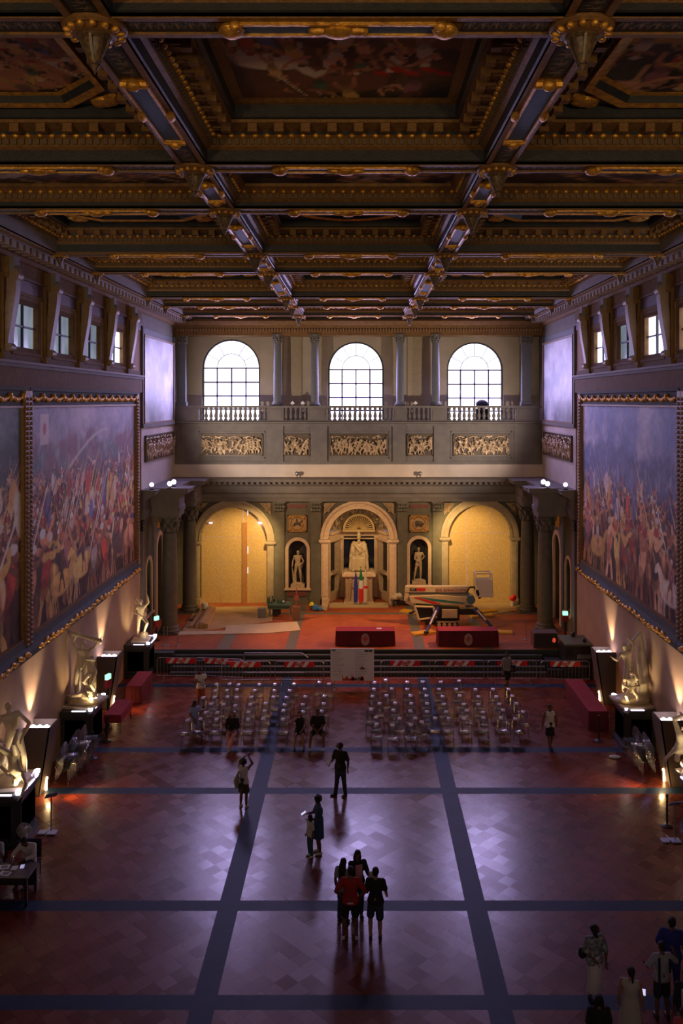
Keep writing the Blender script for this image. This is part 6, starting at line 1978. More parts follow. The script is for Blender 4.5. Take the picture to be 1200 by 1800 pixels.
# work cage
cg = MB(); a, b = lp(834, 1006), lp(862, 1046)
for yy in (-.4, .3):
    cg.tube([(a.x, yy, b.z), (a.x, yy, a.z), (b.x, yy, a.z), (b.x+.06, yy, b.z), (a.x+.1, yy, b.z)], .028, 8)
for xx in (a.x, b.x): cg.cyl((xx, -.4, a.z), (xx, .3, a.z), .028, n=8)
cg = cg.obj('work_cage', whitep, o)
m = MB(); m.prism([(a.x+.22, b.z), (b.x+.05, b.z), (b.x, a.z-.35), (a.x+.1, a.z-.35)], -.42, -.40, 'y'); m.prism([(a.x+.22, b.z), (b.x+.05, b.z), (b.x, a.z-.35), (a.x+.1, a.z-.35)], .30, .32, 'y')
m.box(a.x+.2, b.x+.05, -.4, .3, b.z, b.z+.05); m.obj('cage_panel', mat('cage panel', (.8, .77, .70), .6), cg)
# body, engine cover and tracks
m = MB(); p = [lp(728, 1062), lp(806, 1065), lp(806, 1088), lp(738, 1090), lp(728, 1072)]
m.prism([(v_.x, v_.z) for v_ in p], -.35, .5, 'y'); m.obj('chassis', blackm, o, bevel=.02)
m = MB(); m.tube([tuple(lp(728, 1063)+V((0, -.4, 0))), tuple(lp(760, 1064)+V((0, -.4, 0))), tuple(lp(765, 1082)+V((0, -.4, 0))), tuple(lp(735, 1086)+V((0, -.4, 0))), tuple(lp(728, 1063)+V((0, -.4, 0)))], .06, 8); m.obj('guard_frame', cream, o, 50)
bxx('engine_cover', (775, 1068), (802, 1083), -.45, .4, cream)
bxx('control_box', (806, 1068), (838, 1078), -.35, .2, blackm)
for yy, in ((-.55,), (.45,)):
    m = MB(); a, b = lp(763, 1087), lp(803, 1097.5)
    r = (a.z-b.z)/2
    prof = [(a.x+r+(-r*math.sin(t)), b.z+r-r*math.cos(t)) for t in [PI*k/8 for k in range(9)]]+[(b.x-r+r*math.sin(t), b.z+r+r*math.cos(t)) for t in [PI*k/8 for k in range(9)]]
    m.prism(prof, yy-.14, yy+.14, 'y'); tk = m.obj('track', blackm, o)
    m = MB()
    for k in range(4): m.cyl((a.x+.2+k*(b.x-a.x-.4)/3, yy-.17, b.z+r), (a.x+.2+k*(b.x-a.x-.4)/3, yy-.13, b.z+r), r*.6, n=12)
    m.box(a.x+.1, b.x-.1, yy-.15, yy-.145, a.z-.05, a.z+.02); m.obj('track_wheel', cream, tk, 40)
# outriggers
def outrig(a, ay, b, by, pad, label):
    A = lp(*a, y=YL+ay) if False else V((lp(*a).x, ay, lp(*a).z))
    bx_, by_ = FL(*b, z=SZ+.12)
    B = V((bx_-PX(790, YL), by_-YL, .12))
    m = MB(); m.bar(A, A.lerp(B, .55), .17, .2); m.bar(A.lerp(B, .5), B, .11, .12)
    q = m.obj('outrigger', bluep, o, bevel=.01)
    m = MB(); m.bar(A.lerp(B, .15)+V((0, -.14, .08)), A.lerp(B, .7)+V((0, -.12, .06)), .07, .07); m.obj('piston', whitep, q)
    m = MB(); m.cyl(B+V((0, 0, -.02)), B+V((0, 0, .05)), .13, n=14); m.obj('foot_plate', blackm, q)
    return B
B1 = outrig((768, 1066), -.4, (749, 1112), 0, 0, '')
B2 = outrig((832, 1066), -.4, (862, 1100), 0, 0, '')
B3 = outrig((745, 1066), .45, (722, 1078), 0, 0, '')
B4 = outrig((822, 1066), .45, (842, 1076), 0, 0, '')
for i, (px, py, rz, L, lab) in enumerate(((744, 1114, 25, 1.25, 'nearest the left draped table'), (884, 1113, -10, .95, 'right of the right draped table'), (722, 1077, -30, 1.2, 'behind the rear of the lift'), (846, 1084, 12, 1.3, 'under the cage side of the lift'), (856, 1076, 22, 1.1, 'farthest right behind the lift'))):
    x, y = FL(px, py, SZ)
    q = empty('outrigger_pad', (x, y, SZ), 'yellow outrigger pad on the stage floor, '+lab, 'pad', 'yellow outrigger pads', R(rz))
    m = MB(); m.box(-L/2, L/2, -.27, .27, .04, .11); m.obj('yellow_plate', yellow, q, bevel=.01)
    m = MB(); m.box(-L/2-.02, L/2+.02, -.29, .29, 0, .04); m.obj('timber_base', lumber, q)
# white cloth on a small trolley left of the lift
x, y = FL(697, 1066, SZ)
q = empty('covered_trolley', (x, y-.1, SZ), 'small trolley under a crumpled white cloth, left of the lift', 'trolley')
m = MB(); rnd = random.Random(2)
for k in range(14): m.sph((rnd.uniform(-.2, .2), rnd.uniform(-.12, .12), .62+rnd.uniform(-.18, .12)), rnd.uniform(.1, .17), 8, 6)
fuse(m, 'white_cloth', mat('dust sheet', (.6, .52, .38), .8), .03, q, 1)
m = MB(); m.box(-.2, .2, -.12, .12, .36, .4)
for a in (-1, 1): m.cyl((a*.16, 0, 0), (a*.16, 0, .4), .02)
m.obj('trolley_frame', blackm, q)
m = MB(); m.box(-1.0, 1.0, -.25, .25, .34, .38)
for a in (-.9, .9): m.box(a-.03, a+.03, -.2, .2, 0, .34)
x, y = FL(706, 1062, SZ)
q = m.obj('low_bench', greyp); q.location = (x+.3, y-.3, SZ); tag(q, 'low grey bench behind the lift', 'bench')
# red bag and white jug at the foot of the right arch
x, y = FL(893, 1056, SZ)
q = empty('red_sack', (x, YB-.5, SZ), 'bright red crumpled sack on a white bucket near the right arch', 'sack')
m = MB()
for k in range(9): m.sph((rnd.uniform(-.14, .14), rnd.uniform(-.08, .08), .45+rnd.uniform(-.1, .14)), rnd.uniform(.08, .14), 8, 6)
fuse(m, 'sack_body', mat('bright red plastic', (.8, .02, .015), .4), .025, q, 1)
m = MB(); m.lathe([(.10, 0), (.13, .3)], (0, -.05, 0), n=14); m.obj('bucket', whitep, q, 50)

# ------------------------------------------------------------------ building materials on the stage, left and right
def sheet(pts, h, mm, name, label, cat, grp=None):
    P_ = [FL(px, py, SZ) for px, py in pts]
    m = MB(); m.prism(P_, SZ+.002, SZ+h, 'z')
    return tag(m.obj(name, mm), label, cat, grp)
ply = mat('floor plywood', (.40, .27, .13), .6, c2=(.48, .34, .18), nscale=1.2)
sheet([(345, 1068), (482, 1066), (478, 1092), (355, 1110), (320, 1110)], .03, ply, 'plywood_sheet', 'tan plywood sheets covering the floor before the left arch', 'plywood')
sheet([(395, 1110), (398, 1101), (522, 1094), (528, 1109), (470, 1114), (312, 1117), (316, 1111)], .045, mat('pale board', (.52, .43, .28), .6, c2=(.58, .5, .36), nscale=2), 'pale_board', 'long pale board edging the plywood, left of the centre strip', 'board')
sheet([(830, 1060), (908, 1060), (918, 1072), (868, 1080), (835, 1078)], .03, ply, 'plywood_sheet', 'tan plywood sheet on the floor before the right arch', 'plywood')
for k, (a, b, h, nm) in enumerate((((346, 1106), (368, 1072), .20, 'leftmost'), ((354, 1106), (372, 1074), .34, 'second'), ((362, 1106), (376, 1075), .26, 'third'), ((336, 1105), (362, 1069), .14, 'outermost left'))):
    A = FL(*a, z=SZ); B = FL(*b, z=SZ)
    m = MB(); m.bar((A[0], A[1], SZ+.03+h/2), (B[0], B[1], SZ+.03+h/2), .22, h)
    tag(m.obj('timber_beam', lumber, bevel=.01), 'stacked sawn timber beside the left arch, %s piece' % nm, 'timber', 'sawn timbers on the stage')
x, y = FL(360, 1072, SZ); m = MB(); m.lathe([(.18, 0), (.2, .1), (.17, .3), (.08, .34)], n=14); q = m.obj('white_bucket', whitep, None, 40); q.location = (x+.1, y-.6, SZ+.23); tag(q, 'whitish bucket standing on the timber stack', 'bucket')
# bench saw with green guard
x, y = FL(490, 1083, SZ)
q = empty('bench_saw', (x, y, SZ), 'green bench saw cluttered with tools on the plywood', 'saw')
m = MB(); m.box(-.62, .72, -.35, .35, .62, .72); m.box(-.60, .62, -.3, .3, .45, .62); m.obj('table', mat('dull green steel', (.05, .11, .08), .5), q, bevel=.01)
for a in (-.5, .6):
    for b in (-.28, .28): m = MB(); m.bar((a, b, .5), (a*1.1, b*1.1, 0), .06, .06); m.obj('leg', greyp, q)
m = MB(); m.box(-.66, -.52, -.1, .3, .72, 1.05); m.box(-.1, .2, -.05, .05, .72, .95); m.cyl((-.4, 0, .72), (-.35, 0, 1.15), .04); m.obj('blade_guard', mat('dull green steel', (.05, .11, .08), .5), q)
m = MB(); m.sph((.25, 0, .80), .10); m.cyl((-.05, .1, .72), (-.05, .1, 1.1), .03); m.sph((.5, .05, .76), .06); m.obj('tool', steel, q, 50)
m = MB(); m.box(-.35, .1, -.2, .2, .1, .42); m.obj('motor', blackm, q)
x, y = FL(468, 1086, SZ); m = MB(); m.box(-.22, .22, -.15, .15, 0, .55); q = m.obj('grey_crate', greyp, bevel=.02); q.location = (x-.25, y, SZ); tag(q, 'grey crate standing left of the bench saw', 'crate')
x, y = FL(521, 1090, SZ)
q = empty('work_post', (x, y, SZ), 'brown box with an upright post right of the bench saw', 'post')
m = MB(); m.box(-.2, .2, -.18, .18, 0, .75); m.obj('box', mat('brown box', (.16, .08, .06), .7), q); m = MB(); m.cyl((0, 0, .75), (0, 0, 1.75), .035); m.box(-.12, .12, -.04, .04, 1.1, 1.35); m.obj('post', mat('rusty post', (.25, .08, .06), .6), q)
# helmet, blue bag and white sack
x, y = FL(553, 1074, SZ)
q = empty('work_bag', (x, y, SZ), 'blue work bag lying beside a white sack near the central arch', 'bag')
m = MB()
for k in range(8): m.sph((.12+rnd.uniform(-.14, .2), rnd.uniform(-.1, .1), .2+rnd.uniform(-.06, .1)), rnd.uniform(.12, .17), 8, 6)
fuse(m, 'bag_body', mat('bright blue cloth', (.04, .20, .50), .7), .025, q, 1)
m = MB()
for k in range(6): m.sph((-.18+rnd.uniform(-.08, .08), rnd.uniform(-.05, .05), .12+rnd.uniform(-.02, .12)), .09, 8, 6)
fuse(m, 'brown_flap', mat('brown leather', (.20, .08, .03), .6), .025, q, 1)
m = MB(); m.lathe([(.17, 0), (.16, .02), (.13, .03), (.13, .08), (.09, .15), (0, .17)], n=16); q = m.obj('hard_hat', mat('hard hat yellow', (.8, .7, .02), .35), None, 50); q.location = (x-.18, y+.05, SZ+.34); tag(q, 'yellow hard hat lying on the blue work bag', 'helmet')
q = empty('white_sack', (x+.55, y+.1, SZ), 'white sack right of the blue work bag', 'sack')
m = MB(); m.M = TR(0, 0, .17, ry=15)
m.box(-.18, .18, -.12, .12, -.15, .17); m.obj('sack_body', mat('sack cloth', (.5, .42, .3), .8), q, bevel=.05)

# ------------------------------------------------------------------ clutter at the stage ends
pd = empty('equipment_pedestal', (10.35, 40.9, 0), 'tall black cabinet with an olive top at the right end of the stage', 'cabinet')
m = MB(); m.box(-.62, .6, -.8, .75, 0, 1.5); m.obj('body', blackm, pd, bevel=.02)
m = MB(); m.box(-.66, .62, -.84, .78, 1.5, 1.58); m.obj('top_board', mat('olive top', (.13, .13, .08), .5), pd)
m = MB(); m.box(-.1, .55, -.86, -.80, .9, 1.1); m.box(-.05, .5, -.84, -.80, .5, .6); m.obj('shelf_edge', greyp, pd)
m = MB(); m.sph((.35, -.45, 1.66), .10); m.sph((.05, .5, 1.68), .12); tag_ = m.obj('small_spotlight', blackm, pd, 60)
q = empty('speaker_box', (9.35, 42.3, SZ), 'brown box speaker under the big column on the right', 'speaker')
m = MB(); m.box(-.75, .45, -.35, .4, 0, .74); m.obj('body', mat('brown speaker box', (.12, .07, .06), .6), q, bevel=.02); m = MB(); m.box(-.7, .4, -.38, -.35, .06, .68); m.obj('grille', mat('dark brown grille', (.05, .035, .04), .8), q)
m = MB(); m.box(8.95, 9.7, 40.2, 41.6, 0, .34); m.box(8.95, 9.7, 40.6, 41.6, .34, .6); tag(m.obj('flight_case', blackm, bevel=.02), 'low black case stepped beside the cabinet, behind the barriers', 'case')
m = MB(); m.sph((9.6, 41.95, 1.25), (.10, .08, .13), 10, 8); tag(m.obj('red_lamp', mat('red lamp', (.5, .05, .03), .4, emit=(1, .12, .05), estr=.5), None, 60), 'small dull red lamp beside the cabinet on the right', 'lamp')
def exit_light(x, y, z, green, label, hgt, rz=0):
    q = empty('exit_light', (x, y, z), label, 'light', None, rz)
    m = MB(); m.cyl((0, 0, 0), (0, 0, hgt), .05); m.box(-.14, .14, -.1, .1, 0, .04); m.obj('post', blackm, q)
    m = MB(); m.box(-.15, .15, -.08, .08, hgt-.32, hgt); m.obj('red_extinguisher_sign', mat('sign red', (.28, .02, .02), .5), q)
    m = MB(); m.box(-.13, .13, -.06, .06, hgt, hgt+.20); m.obj('lit_sign', mat('lit green sign', (.1, .6, .3), .4, emit=green, estr=1.6), q, bevel=.01)
exit_light(PX(993, 43.6), 43.6, SZ, (.35, 1.0, .6), 'glowing green exit light at the right wall by the stage', 1.2)
exit_light(PX(275, 43.2), 43.2, SZ, (.25, .8, .05), 'glowing green exit light behind the smallest statue on the left', 1.05, R(60))
exit_light(-9.95, 33.9, 0, (.1, .9, .25), 'small green exit light beside the middle statue group on the left', 1.95, R(70))
for px in (288, 294, 312):
    x = PX(px, 42.4); m = MB(); m.cyl((x, 42.4, SZ), (x, 42.4, SZ+.95), .015); m.lathe([(.12, 0), (.12, .02), (.02, .04)], (x, 42.4, SZ), n=12)
    tag(m.obj('rope_post', steel), 'thin steel post at the left end of the stage, %s of three' % {288: 'left', 294: 'middle', 312: 'right'}[px], 'post', 'rope posts on the stage')
x = PX(924, 43.4); m = MB(); m.cyl((x, 43.4, SZ), (x, 43.4, SZ+1.0), .015); m.lathe([(.12, 0), (.12, .02), (.02, .04)], (x, 43.4, SZ), n=12); tag(m.obj('rope_post', steel), 'thin steel post in front of the big columns on the right', 'post')
m = MB(); m.box(-10.3, -8.95, 41.2, 42.0, .0, .84); tag(m.obj('stage_block', stepst, bevel=.01), 'dark block at the left end of the steps beside the farthest pedestal', 'block')
m = MB()
for k in range(7): m.box(-9.3+.13*k, -9.22+.13*k, 47.0, 47.9, SZ, SZ+.12)
m.box(-9.35, -8.35, 47.0, 47.06, SZ+.0, SZ+.13); tag(m.obj('slatted_pallet', mat('pallet wood', (.22, .13, .08), .7)), 'slatted wooden pallet between the left columns and the arch', 'pallet')
# posts, signs, barrier posts of the hall
def bpost(px, py, label, h=.95):
    x, y = FL(px, py); q = empty('barrier_post', (x, y, 0), label, 'post', 'black belt posts along the walls')
    m = MB(); m.lathe([(.17, 0), (.17, .02), (.04, .05), (.03, .06)], n=18); m.obj('base', blackm, q, 50); m = MB(); m.cyl((0, 0, .04), (0, 0, h), .03, n=12); m.cyl((0, 0, h-.06), (0, 0, h+.02), .04, n=12); m.obj('pole', blackm, q)
bpost(163, 1333, 'black belt post beside the stacked chairs on the left')
bpost(188, 1303, 'black belt post beyond the middle left pedestal')
bpost(1052, 1302, 'black belt post at the near end of the long red table')
bpost(1172, 1452, 'black belt post near the right edge beside the sign')
def signstand(px, py, rz, label, up=True):
    x, y = FL(px, py); q = empty('sign_stand', (x, y, 0), label, 'sign', 'small sign stands', rz)
    m = MB(); m.cyl((0, 0, 0), (0, 0, 1.05), .02); m.lathe([(.14, 0), (.14, .02)], n=16); m.obj('pole', greyp, q)
    m = MB(); m.M = TR(0, 0, 1.1, rx=50, rz=30); m.box(-.17, .17, -.01, .01, -.17, .17); m.obj('panel', mat('sign panel', (.22, .27, .5), .35), q)
    return q
signstand(90, 1462, 0, 'small tilted blue sign on a stand near the left uplighter')
signstand(1186, 1478, R(-20), 'small tilted pale sign on a stand near the right edge')
for px, py, lab in ((86, 1462, 'left'), (1176, 1476, 'right')):
    x, y = FL(px, py); m = MB(); m.M = TR(x, y-.1, .02)
    m.box(-.28, -.05, -.12, .12, 0, .03); m.box(.0, .27, -.14, .12, 0, .03); m.box(-.04, .0, -.02, .3, 0, .03)
    tag(m.obj('paper_card', mat('pale blue card', (.45, .5, .75), .5)), 'pale folded card lying on the floor near the %s sign stand' % lab, 'card', 'cards on the floor')
x, y = FL(1080, 1332); m = MB(); m.sph((x, y, .04), (.22, .12, .05)); tag(m.obj('white_bundle', whitecl, None, 60), 'small white bundle on the floor below the right statue group', 'bundle')
# fan behind the desk
x, y = FL(38, 1530)
q = empty('pedestal_fan', (x, y+.3, 0), 'white pedestal fan standing behind the desk at the left', 'fan'); q.scale = (.8, .8, .8)
m = MB(); m.lathe([(.2, 0), (.2, .03), (.05, .06)], n=20); m.cyl((0, 0, .03), (0, 0, 1.05), .022); m.obj('stand', whitep, q, 50)
m = MB(); c = V((0, -.1, 1.25))
for r_ in (.08, .13, .18, .23, .27): m.tube([(r_*math.cos(2*PI*k/28), -.12, 1.25+r_*math.sin(2*PI*k/28)) for k in range(29)], .005, 5)
for k in range(20): a = 2*PI*k/20; m.cyl((.04*math.cos(a), -.14, 1.25+.04*math.sin(a)), (.27*math.cos(a), -.1, 1.25+.27*math.sin(a)), .004, n=4); m.cyl((.04*math.cos(a), -.02, 1.25+.04*math.sin(a)), (.27*math.cos(a), -.09, 1.25+.27*math.sin(a)), .004, n=4)
m.obj('guard', whitep, q)
m = MB()
for k in range(3):
    a = 2*PI*k/3+.3; m.sph((.13*math.cos(a), -.08, 1.25+.13*math.sin(a)), (.12, .012, .07), 10, 6, rot=Matrix.Rotation(-a, 3, 'Y'))
m.obj('blade', mat('fan blade', (.35, .36, .42), .4), q, 60)
m = MB(); m.cyl((0, -.12, 1.25), (0, .12, 1.25), .07, .05, 14); m.box(-.04, .04, -.05, .05, .92, 1.08); m.obj('motor', whitep, q, 50)
# the desk at the left edge
q = empty('desk', (-8.95, 22.28, 0), 'dark wooden desk cut by the left edge, with papers on it', 'desk')
m = MB(); m.box(-1.6, .46, -.38, .38, .70, .75); m.obj('top', mat('desk wood', (.05, .03, .018), .5), q, bevel=.01)
for a in (-1.5, .40):
    for b in (-.33, .33): m = MB(); m.box(a-.03, a+.03, b-.03, b+.03, 0, .70); m.obj('leg', blackm, q)
m = MB(); m.box(-1.5, .40, .28, .31, .2, .7); m.obj('modesty_panel', mat('desk dark', (.03, .022, .018), .5), q)
for k, (a, b, w_, d_, r_, lab, mm) in enumerate(((-9.32, 22.42, .30, .22, 8, 'printed sheet with a dark picture on the desk', paperm), (-9.16, 22.12, .30, .2, -12, 'nearest printed sheet on the desk', paperm), (-9.02, 22.38, .15, .2, 5, 'small pale booklet in the middle of the desk', paperm))):
    m = MB(); m.M = TR(a, b, .752, rz=r_); m.box(-w_/2, w_/2, -d_/2, d_/2, 0, .006); oo = tag(m.obj('paper_sheet', mm), lab, 'paper')
    if k < 2: m = MB(); m.M = TR(a, b, .759, rz=r_); m.box(-.06, .1, -.06, .07, 0, .001); m.obj('printed_picture', greyp, oo)
m = MB(); m.M = TR(-8.84, 22.45, .753, rz=12); m.box(-.05, .05, -.09, .09, 0, .01); tag(m.obj('phone', mat('phone screen', (.02, .02, .05), .2, emit=(.5, .5, 1), estr=.5)), 'dark phone lying on the desk by the clerk', 'phone')
m = MB(); m.cyl((-9.13, 22.56, .75), (-9.13, 22.56, .95), .035, n=12); m.cyl((-9.13, 22.56, .95), (-9.13, 22.56, .98), .015, n=8); tag(m.obj('water_bottle', acrylic, None, 50), 'clear water bottle on the desk', 'bottle')

# ------------------------------------------------------------------ people
def stand_pose(**k): return joints(**k)
def sit_pose(**k):
    P = dict(pel=(0, 0, .53), wai=(0, .02, .68), che=(0, .02, .88), nek=(0, .02, 1.05), hed=(0, -.02, 1.20), shR=(-.175, .02, .99), shL=(.175, .02, .99), elR=(-.24, -.06, .74), elL=(.24, -.06, .74),
             wrR=(-.10, -.28, .66), wrL=(.10, -.28, .66), hiR=(-.09, -.02, .52), hiL=(.09, -.02, .52), knR=(-.13, -.44, .52), knL=(.13, -.44, .52), anR=(-.12, -.46, .085), anL=(.12, -.46, .085))
    P.update(k); return joints(**P)
navy = mat('navy cloth', (.012, .02, .05), .85); jeans = mat('dark jeans', (.03, .045, .085), .85); redsh = mat('red shirt cloth', (.35, .02, .018), .85)
pink = mat('pink trousers cloth', (.62, .30, .34), .85); ltblue = mat('light blue cloth', (.30, .36, .62), .85); bluedr = mat('blue denim dress', (.025, .075, .16), .85); greysh = mat('grey shirt cloth', (.22, .23, .25), .85)
dgreen = mat('dark khaki cloth', (.05, .05, .04), .85); patt = mat('patterned cloth', (.06, .10, .12), .8, c2=(.40, .42, .44), nscale=16); whsh = mat('white shoe', (.6, .6, .58), .6); royal = mat('royal blue cloth', (.02, .03, .22), .8)
offwh = mat('cream cloth', (.42, .40, .36), .85); orange = mat('orange cloth', (.4, .08, .02), .8); screen = mat('phone lit screen', (.6, .6, .8), .3, emit=(.7, .7, 1), estr=.9); graycl = mat('mid grey cloth', (.30, .31, .36), .85)

# man in a dark shirt looking up, holding a leaflet
P = stand_pose(look=(-.75, -.1, .65), elL=(.26, .04, 1.15), wrL=(.24, .05, .92), elR=(-.25, -.04, 1.16), wrR=(-.20, -.34, 1.16), hed=(-.03, 0, 1.62), knR=(-.1, -.04, .5), anR=(-.16, -.04, .085), knL=(.12, .02, .5), anL=(.13, .10, .085), foR=(-.8, -.6, 0), foL=(-.3, -1, 0))
m = MB(); m.M = TR(-.2, -.44, 1.2, rx=30); m.box(-.10, .04, -.09, .09, -.005, .005)
x, y = FL(598, 1400); person(x, y, R(-25), 1.80, P, 'man in a dark shirt and jeans looking up in the middle of the hall', blackcl, .75, jeans, 1.95, 'd', 'short', None, False, blackm, None, [('leaflet', m, paperm)])
# woman with raised arms taking a photo
P = stand_pose(elR=(-.22, -.22, 1.44), wrR=(-.06, -.22, 1.64), elL=(.26, -.16, 1.50), wrL=(.10, -.2, 1.66), look=(.3, .9, .5), foR=(-.3, 1, 0), foL=(.5, .8, 0))
P = stand_pose(elR=(-.24, -.22, 1.50), wrR=(-.07, -.26, 1.70), elL=(.26, -.20, 1.52), wrL=(.07, -.26, 1.70), look=(0, -.85, .5))
m = MB(); m.box(-.07, .07, -.36, -.345, 1.70, 1.79); e = MB(); e.cap((.12, .14, 1.3), (.24, .12, .95), .03, .09); e.cap((.24, .12, .95), (.22, .1, .75), .09, .08)
x, y = FL(428, 1419); person(x, y, R(160), 1.58, P, 'woman in a white top and dark skirt photographing with raised arms', whitecl, .0, None, 2, 'd', 'afro', None, True, whsh, (1.08, .56, .15, .21, dgreen), [('phone', m, blackm), ('pale_tote_bag', e, mat('tote cloth', (.35, .36, .26), .85))])
# woman in blue dress looking at her phone
P = stand_pose(look=(0, -.8, -.55), elR=(-.22, -.10, 1.16), wrR=(-.10, -.34, 1.20), elL=(.22, -.10, 1.14), wrL=(.06, -.30, 1.10))
m = MB(); m.M = TR(-.06, -.46, 1.25, rx=-60); m.box(-.04, .04, -.008, .008, -.08, .08)
x, y = FL(560, 1500); person(x, y, R(-75), 1.66, P, 'woman with curly hair in a blue dress looking at her phone', bluedr, .8, None, 2, 'd', 'afro', None, True, whsh, (1.10, .52, .17, .24, bluedr), [('phone', m, screen)])
P = stand_pose(look=(-.9, -.4, -.1)); x, y = FL(547, 1502); person(x-.02, y-.12, R(-60), 1.22, P, 'small child in white standing against the woman in the blue dress', whitecl, .7, mat('teal leggings', (.03, .10, .13), .8), 1.9, 'd', 'bob', None, False, whsh)
# the group in front
P = stand_pose(elR=(-.36, .04, 1.16), wrR=(-.20, -.04, .98), elL=(.36, .04, 1.16), wrL=(.20, -.04, .98), look=(.3, -.95, 0), anR=(-.15, .02, .085), anL=(.17, .02, .085), knR=(-.13, -.02, .5), knL=(.15, -.02, .5))
m = MB(); m.lathe([(.172, 0), (.176, .02), (.168, .04)], (0, 0, .90), n=24, sy=.78)
x, y = FL(616, 1650); person(x, y, R(178), 1.76, P, 'man in a red shirt and black shorts seen from behind, hands on hips', redsh, .75, blackcl, .80, 'd', 'short', None, False, whsh, None, [('pale_hem', m, whitecl)])
P = stand_pose(elR=(-.25, -.02, 1.15), wrR=(-.24, -.18, 1.0), elL=(.25, 0, 1.14), wrL=(.24, -.26, 1.04), look=(-.1, -1, .1), knL=(.14, -.1, .5), anL=(.12, .05, .085)); m = MB()
m.sph((.26, -.40, 1.0), (.07, .12, .14), 10, 6); m.cyl((.25, -.3, 1.05), (.26, -.42, 1.12), .02)
x, y = FL(660, 1650); person(x, y, R(172), 1.74, P, 'man in a black shirt and grey shorts holding something red, seen from behind', blackcl, .7, jeans, .95, 'l', 'short', None, False, blackm, None, [('red_fan', m, redp)])
P = stand_pose(look=(-.2, -.9, -.3), elR=(-.22, -.08, 1.15), wrR=(-.12, -.32, 1.10), elL=(.26, -.06, 1.16), wrL=(.22, -.34, 1.22)); m = MB(); m.box(.18, .30, -.48, -.46, 1.2, 1.4)
e = MB(); e.box(-.09, .09, -.155, -.12, .85, 1.42)
x, y = FL(628, 1612); person(x, y, R(15), 1.70, P, 'woman in a black jacket over a pink top at the back of the front group', blackcl, 1.8, jeans, 1.9, 'd', 'long', None, True, blackm, None, [('leaflet', m, paperm), ('pink_front', e, pink)])
P = stand_pose(look=(.2, -1, 0)); x, y = FL(603, 1622); person(x, y, R(150), 1.62, P, 'woman with very long dark hair behind the man in red', graycl, .6, jeans, 1.9, 'd', 'long', None, True, blackm)
# lone woman near the right table
P = stand_pose(elR=(-.28, .02, 1.14), wrR=(-.30, .0, .90), elL=(.28, .02, 1.14), wrL=(.30, .06, .92), knR=(-.08, -.06, .5), anR=(-.05, -.14, .085), knL=(.08, -.02, .5), anL=(.07, .1, .085), look=(.1, -1, .0))
x, y = FL(966, 1316); person(x, y, R(12), 1.66, P, 'woman in a white sleeveless top and black skirt walking on the right', whitecl, .0, None, 2, 'd', 'bun', None, True, blackm, (1.08, .56, .15, .19, blackcl))
# walking by the barrier
P = stand_pose(knR=(-.1, -.18, .52), anR=(-.1, -.26, .1), knL=(.1, .0, .5), anL=(.1, .22, .12), look=(-.4, -.9, -.2), elL=(.28, .05, 1.14), wrL=(.2, -.1, .98)); m = MB(); m.box(.2, .42, -.1, .1, .78, 1.1); m.bar((-.1, 0, 1.5), (.28, 0, 1.1), .03, .02)
x, y = FL(891, 1213); person(x, y+.1, R(25), 1.70, P, 'person in a grey shirt with a black shoulder bag beside the barrier', greysh, .7, blackcl, .9, 'd', 'short', None, False, blackm, None, [('shoulder_bag', m, blackm)])
# beside the left chair block
P = stand_pose(elR=(-.26, -.05, 1.18), wrR=(-.1, -.25, 1.2), elL=(.24, -.08, 1.15), wrL=(.1, -.3, 1.12), look=(.4, -.8, -.4)); x, y = FL(353, 1243)
person(x, y, R(20), 1.66, P, 'person in a white top and orange shorts standing at the left chair block', whitecl, .3, orange, .9, 'd', 'long', None, True, blackm)
# seated
def seated(px, py, h, label, P, *a, **k):
    x, y = FL(px, py); return person(x, y+.50, R(k.pop('rz', 0)), h, P, label, *a, **k)
seated(338, 1296, 1.66, 'woman in a light blue dress sitting sideways on the leftmost chair', sit_pose(look=(.5, -.8, -.4)), ltblue, .4, None, 2, 'd', 'bob', None, True, whsh, (.60, .40, .18, .26, ltblue), rz=35)
seated(405, 1319, 1.70, 'woman in a black top and pink trousers sitting with crossed ankles', sit_pose(anR=(-.02, -.60, .085), anL=(-.04, -.66, .10), knL=(.1, -.44, .54), look=(.1, -1, .15)), blackcl, 1.6, pink, 1.95, 'l', 'long', hairb, True, whsh)
seated(525, 1318, 1.68, 'woman in a black top and shorts sitting with a hand at her face', sit_pose(elR=(-.30, -.12, .92), wrR=(-.12, -.22, 1.10), anR=(-.17, -.5, .085), anL=(.2, -.5, .085), look=(.2, -1, 0)), blackcl, .0, blackcl, .5, 'l', 'long', None, True, blackm)
seated(557, 1318, 1.80, 'man in a black shirt and shorts sitting with knees apart, hands clasped', sit_pose(knR=(-.22, -.42, .52), anR=(-.26, -.5, .085), knL=(.22, -.42, .52), anL=(.24, -.5, .085), wrR=(-.03, -.32, .62), wrL=(.03, -.32, .62), look=(-.1, -1, .2)), blackcl, .8, blackcl, .8, 'd', 'short', None, False, whsh)
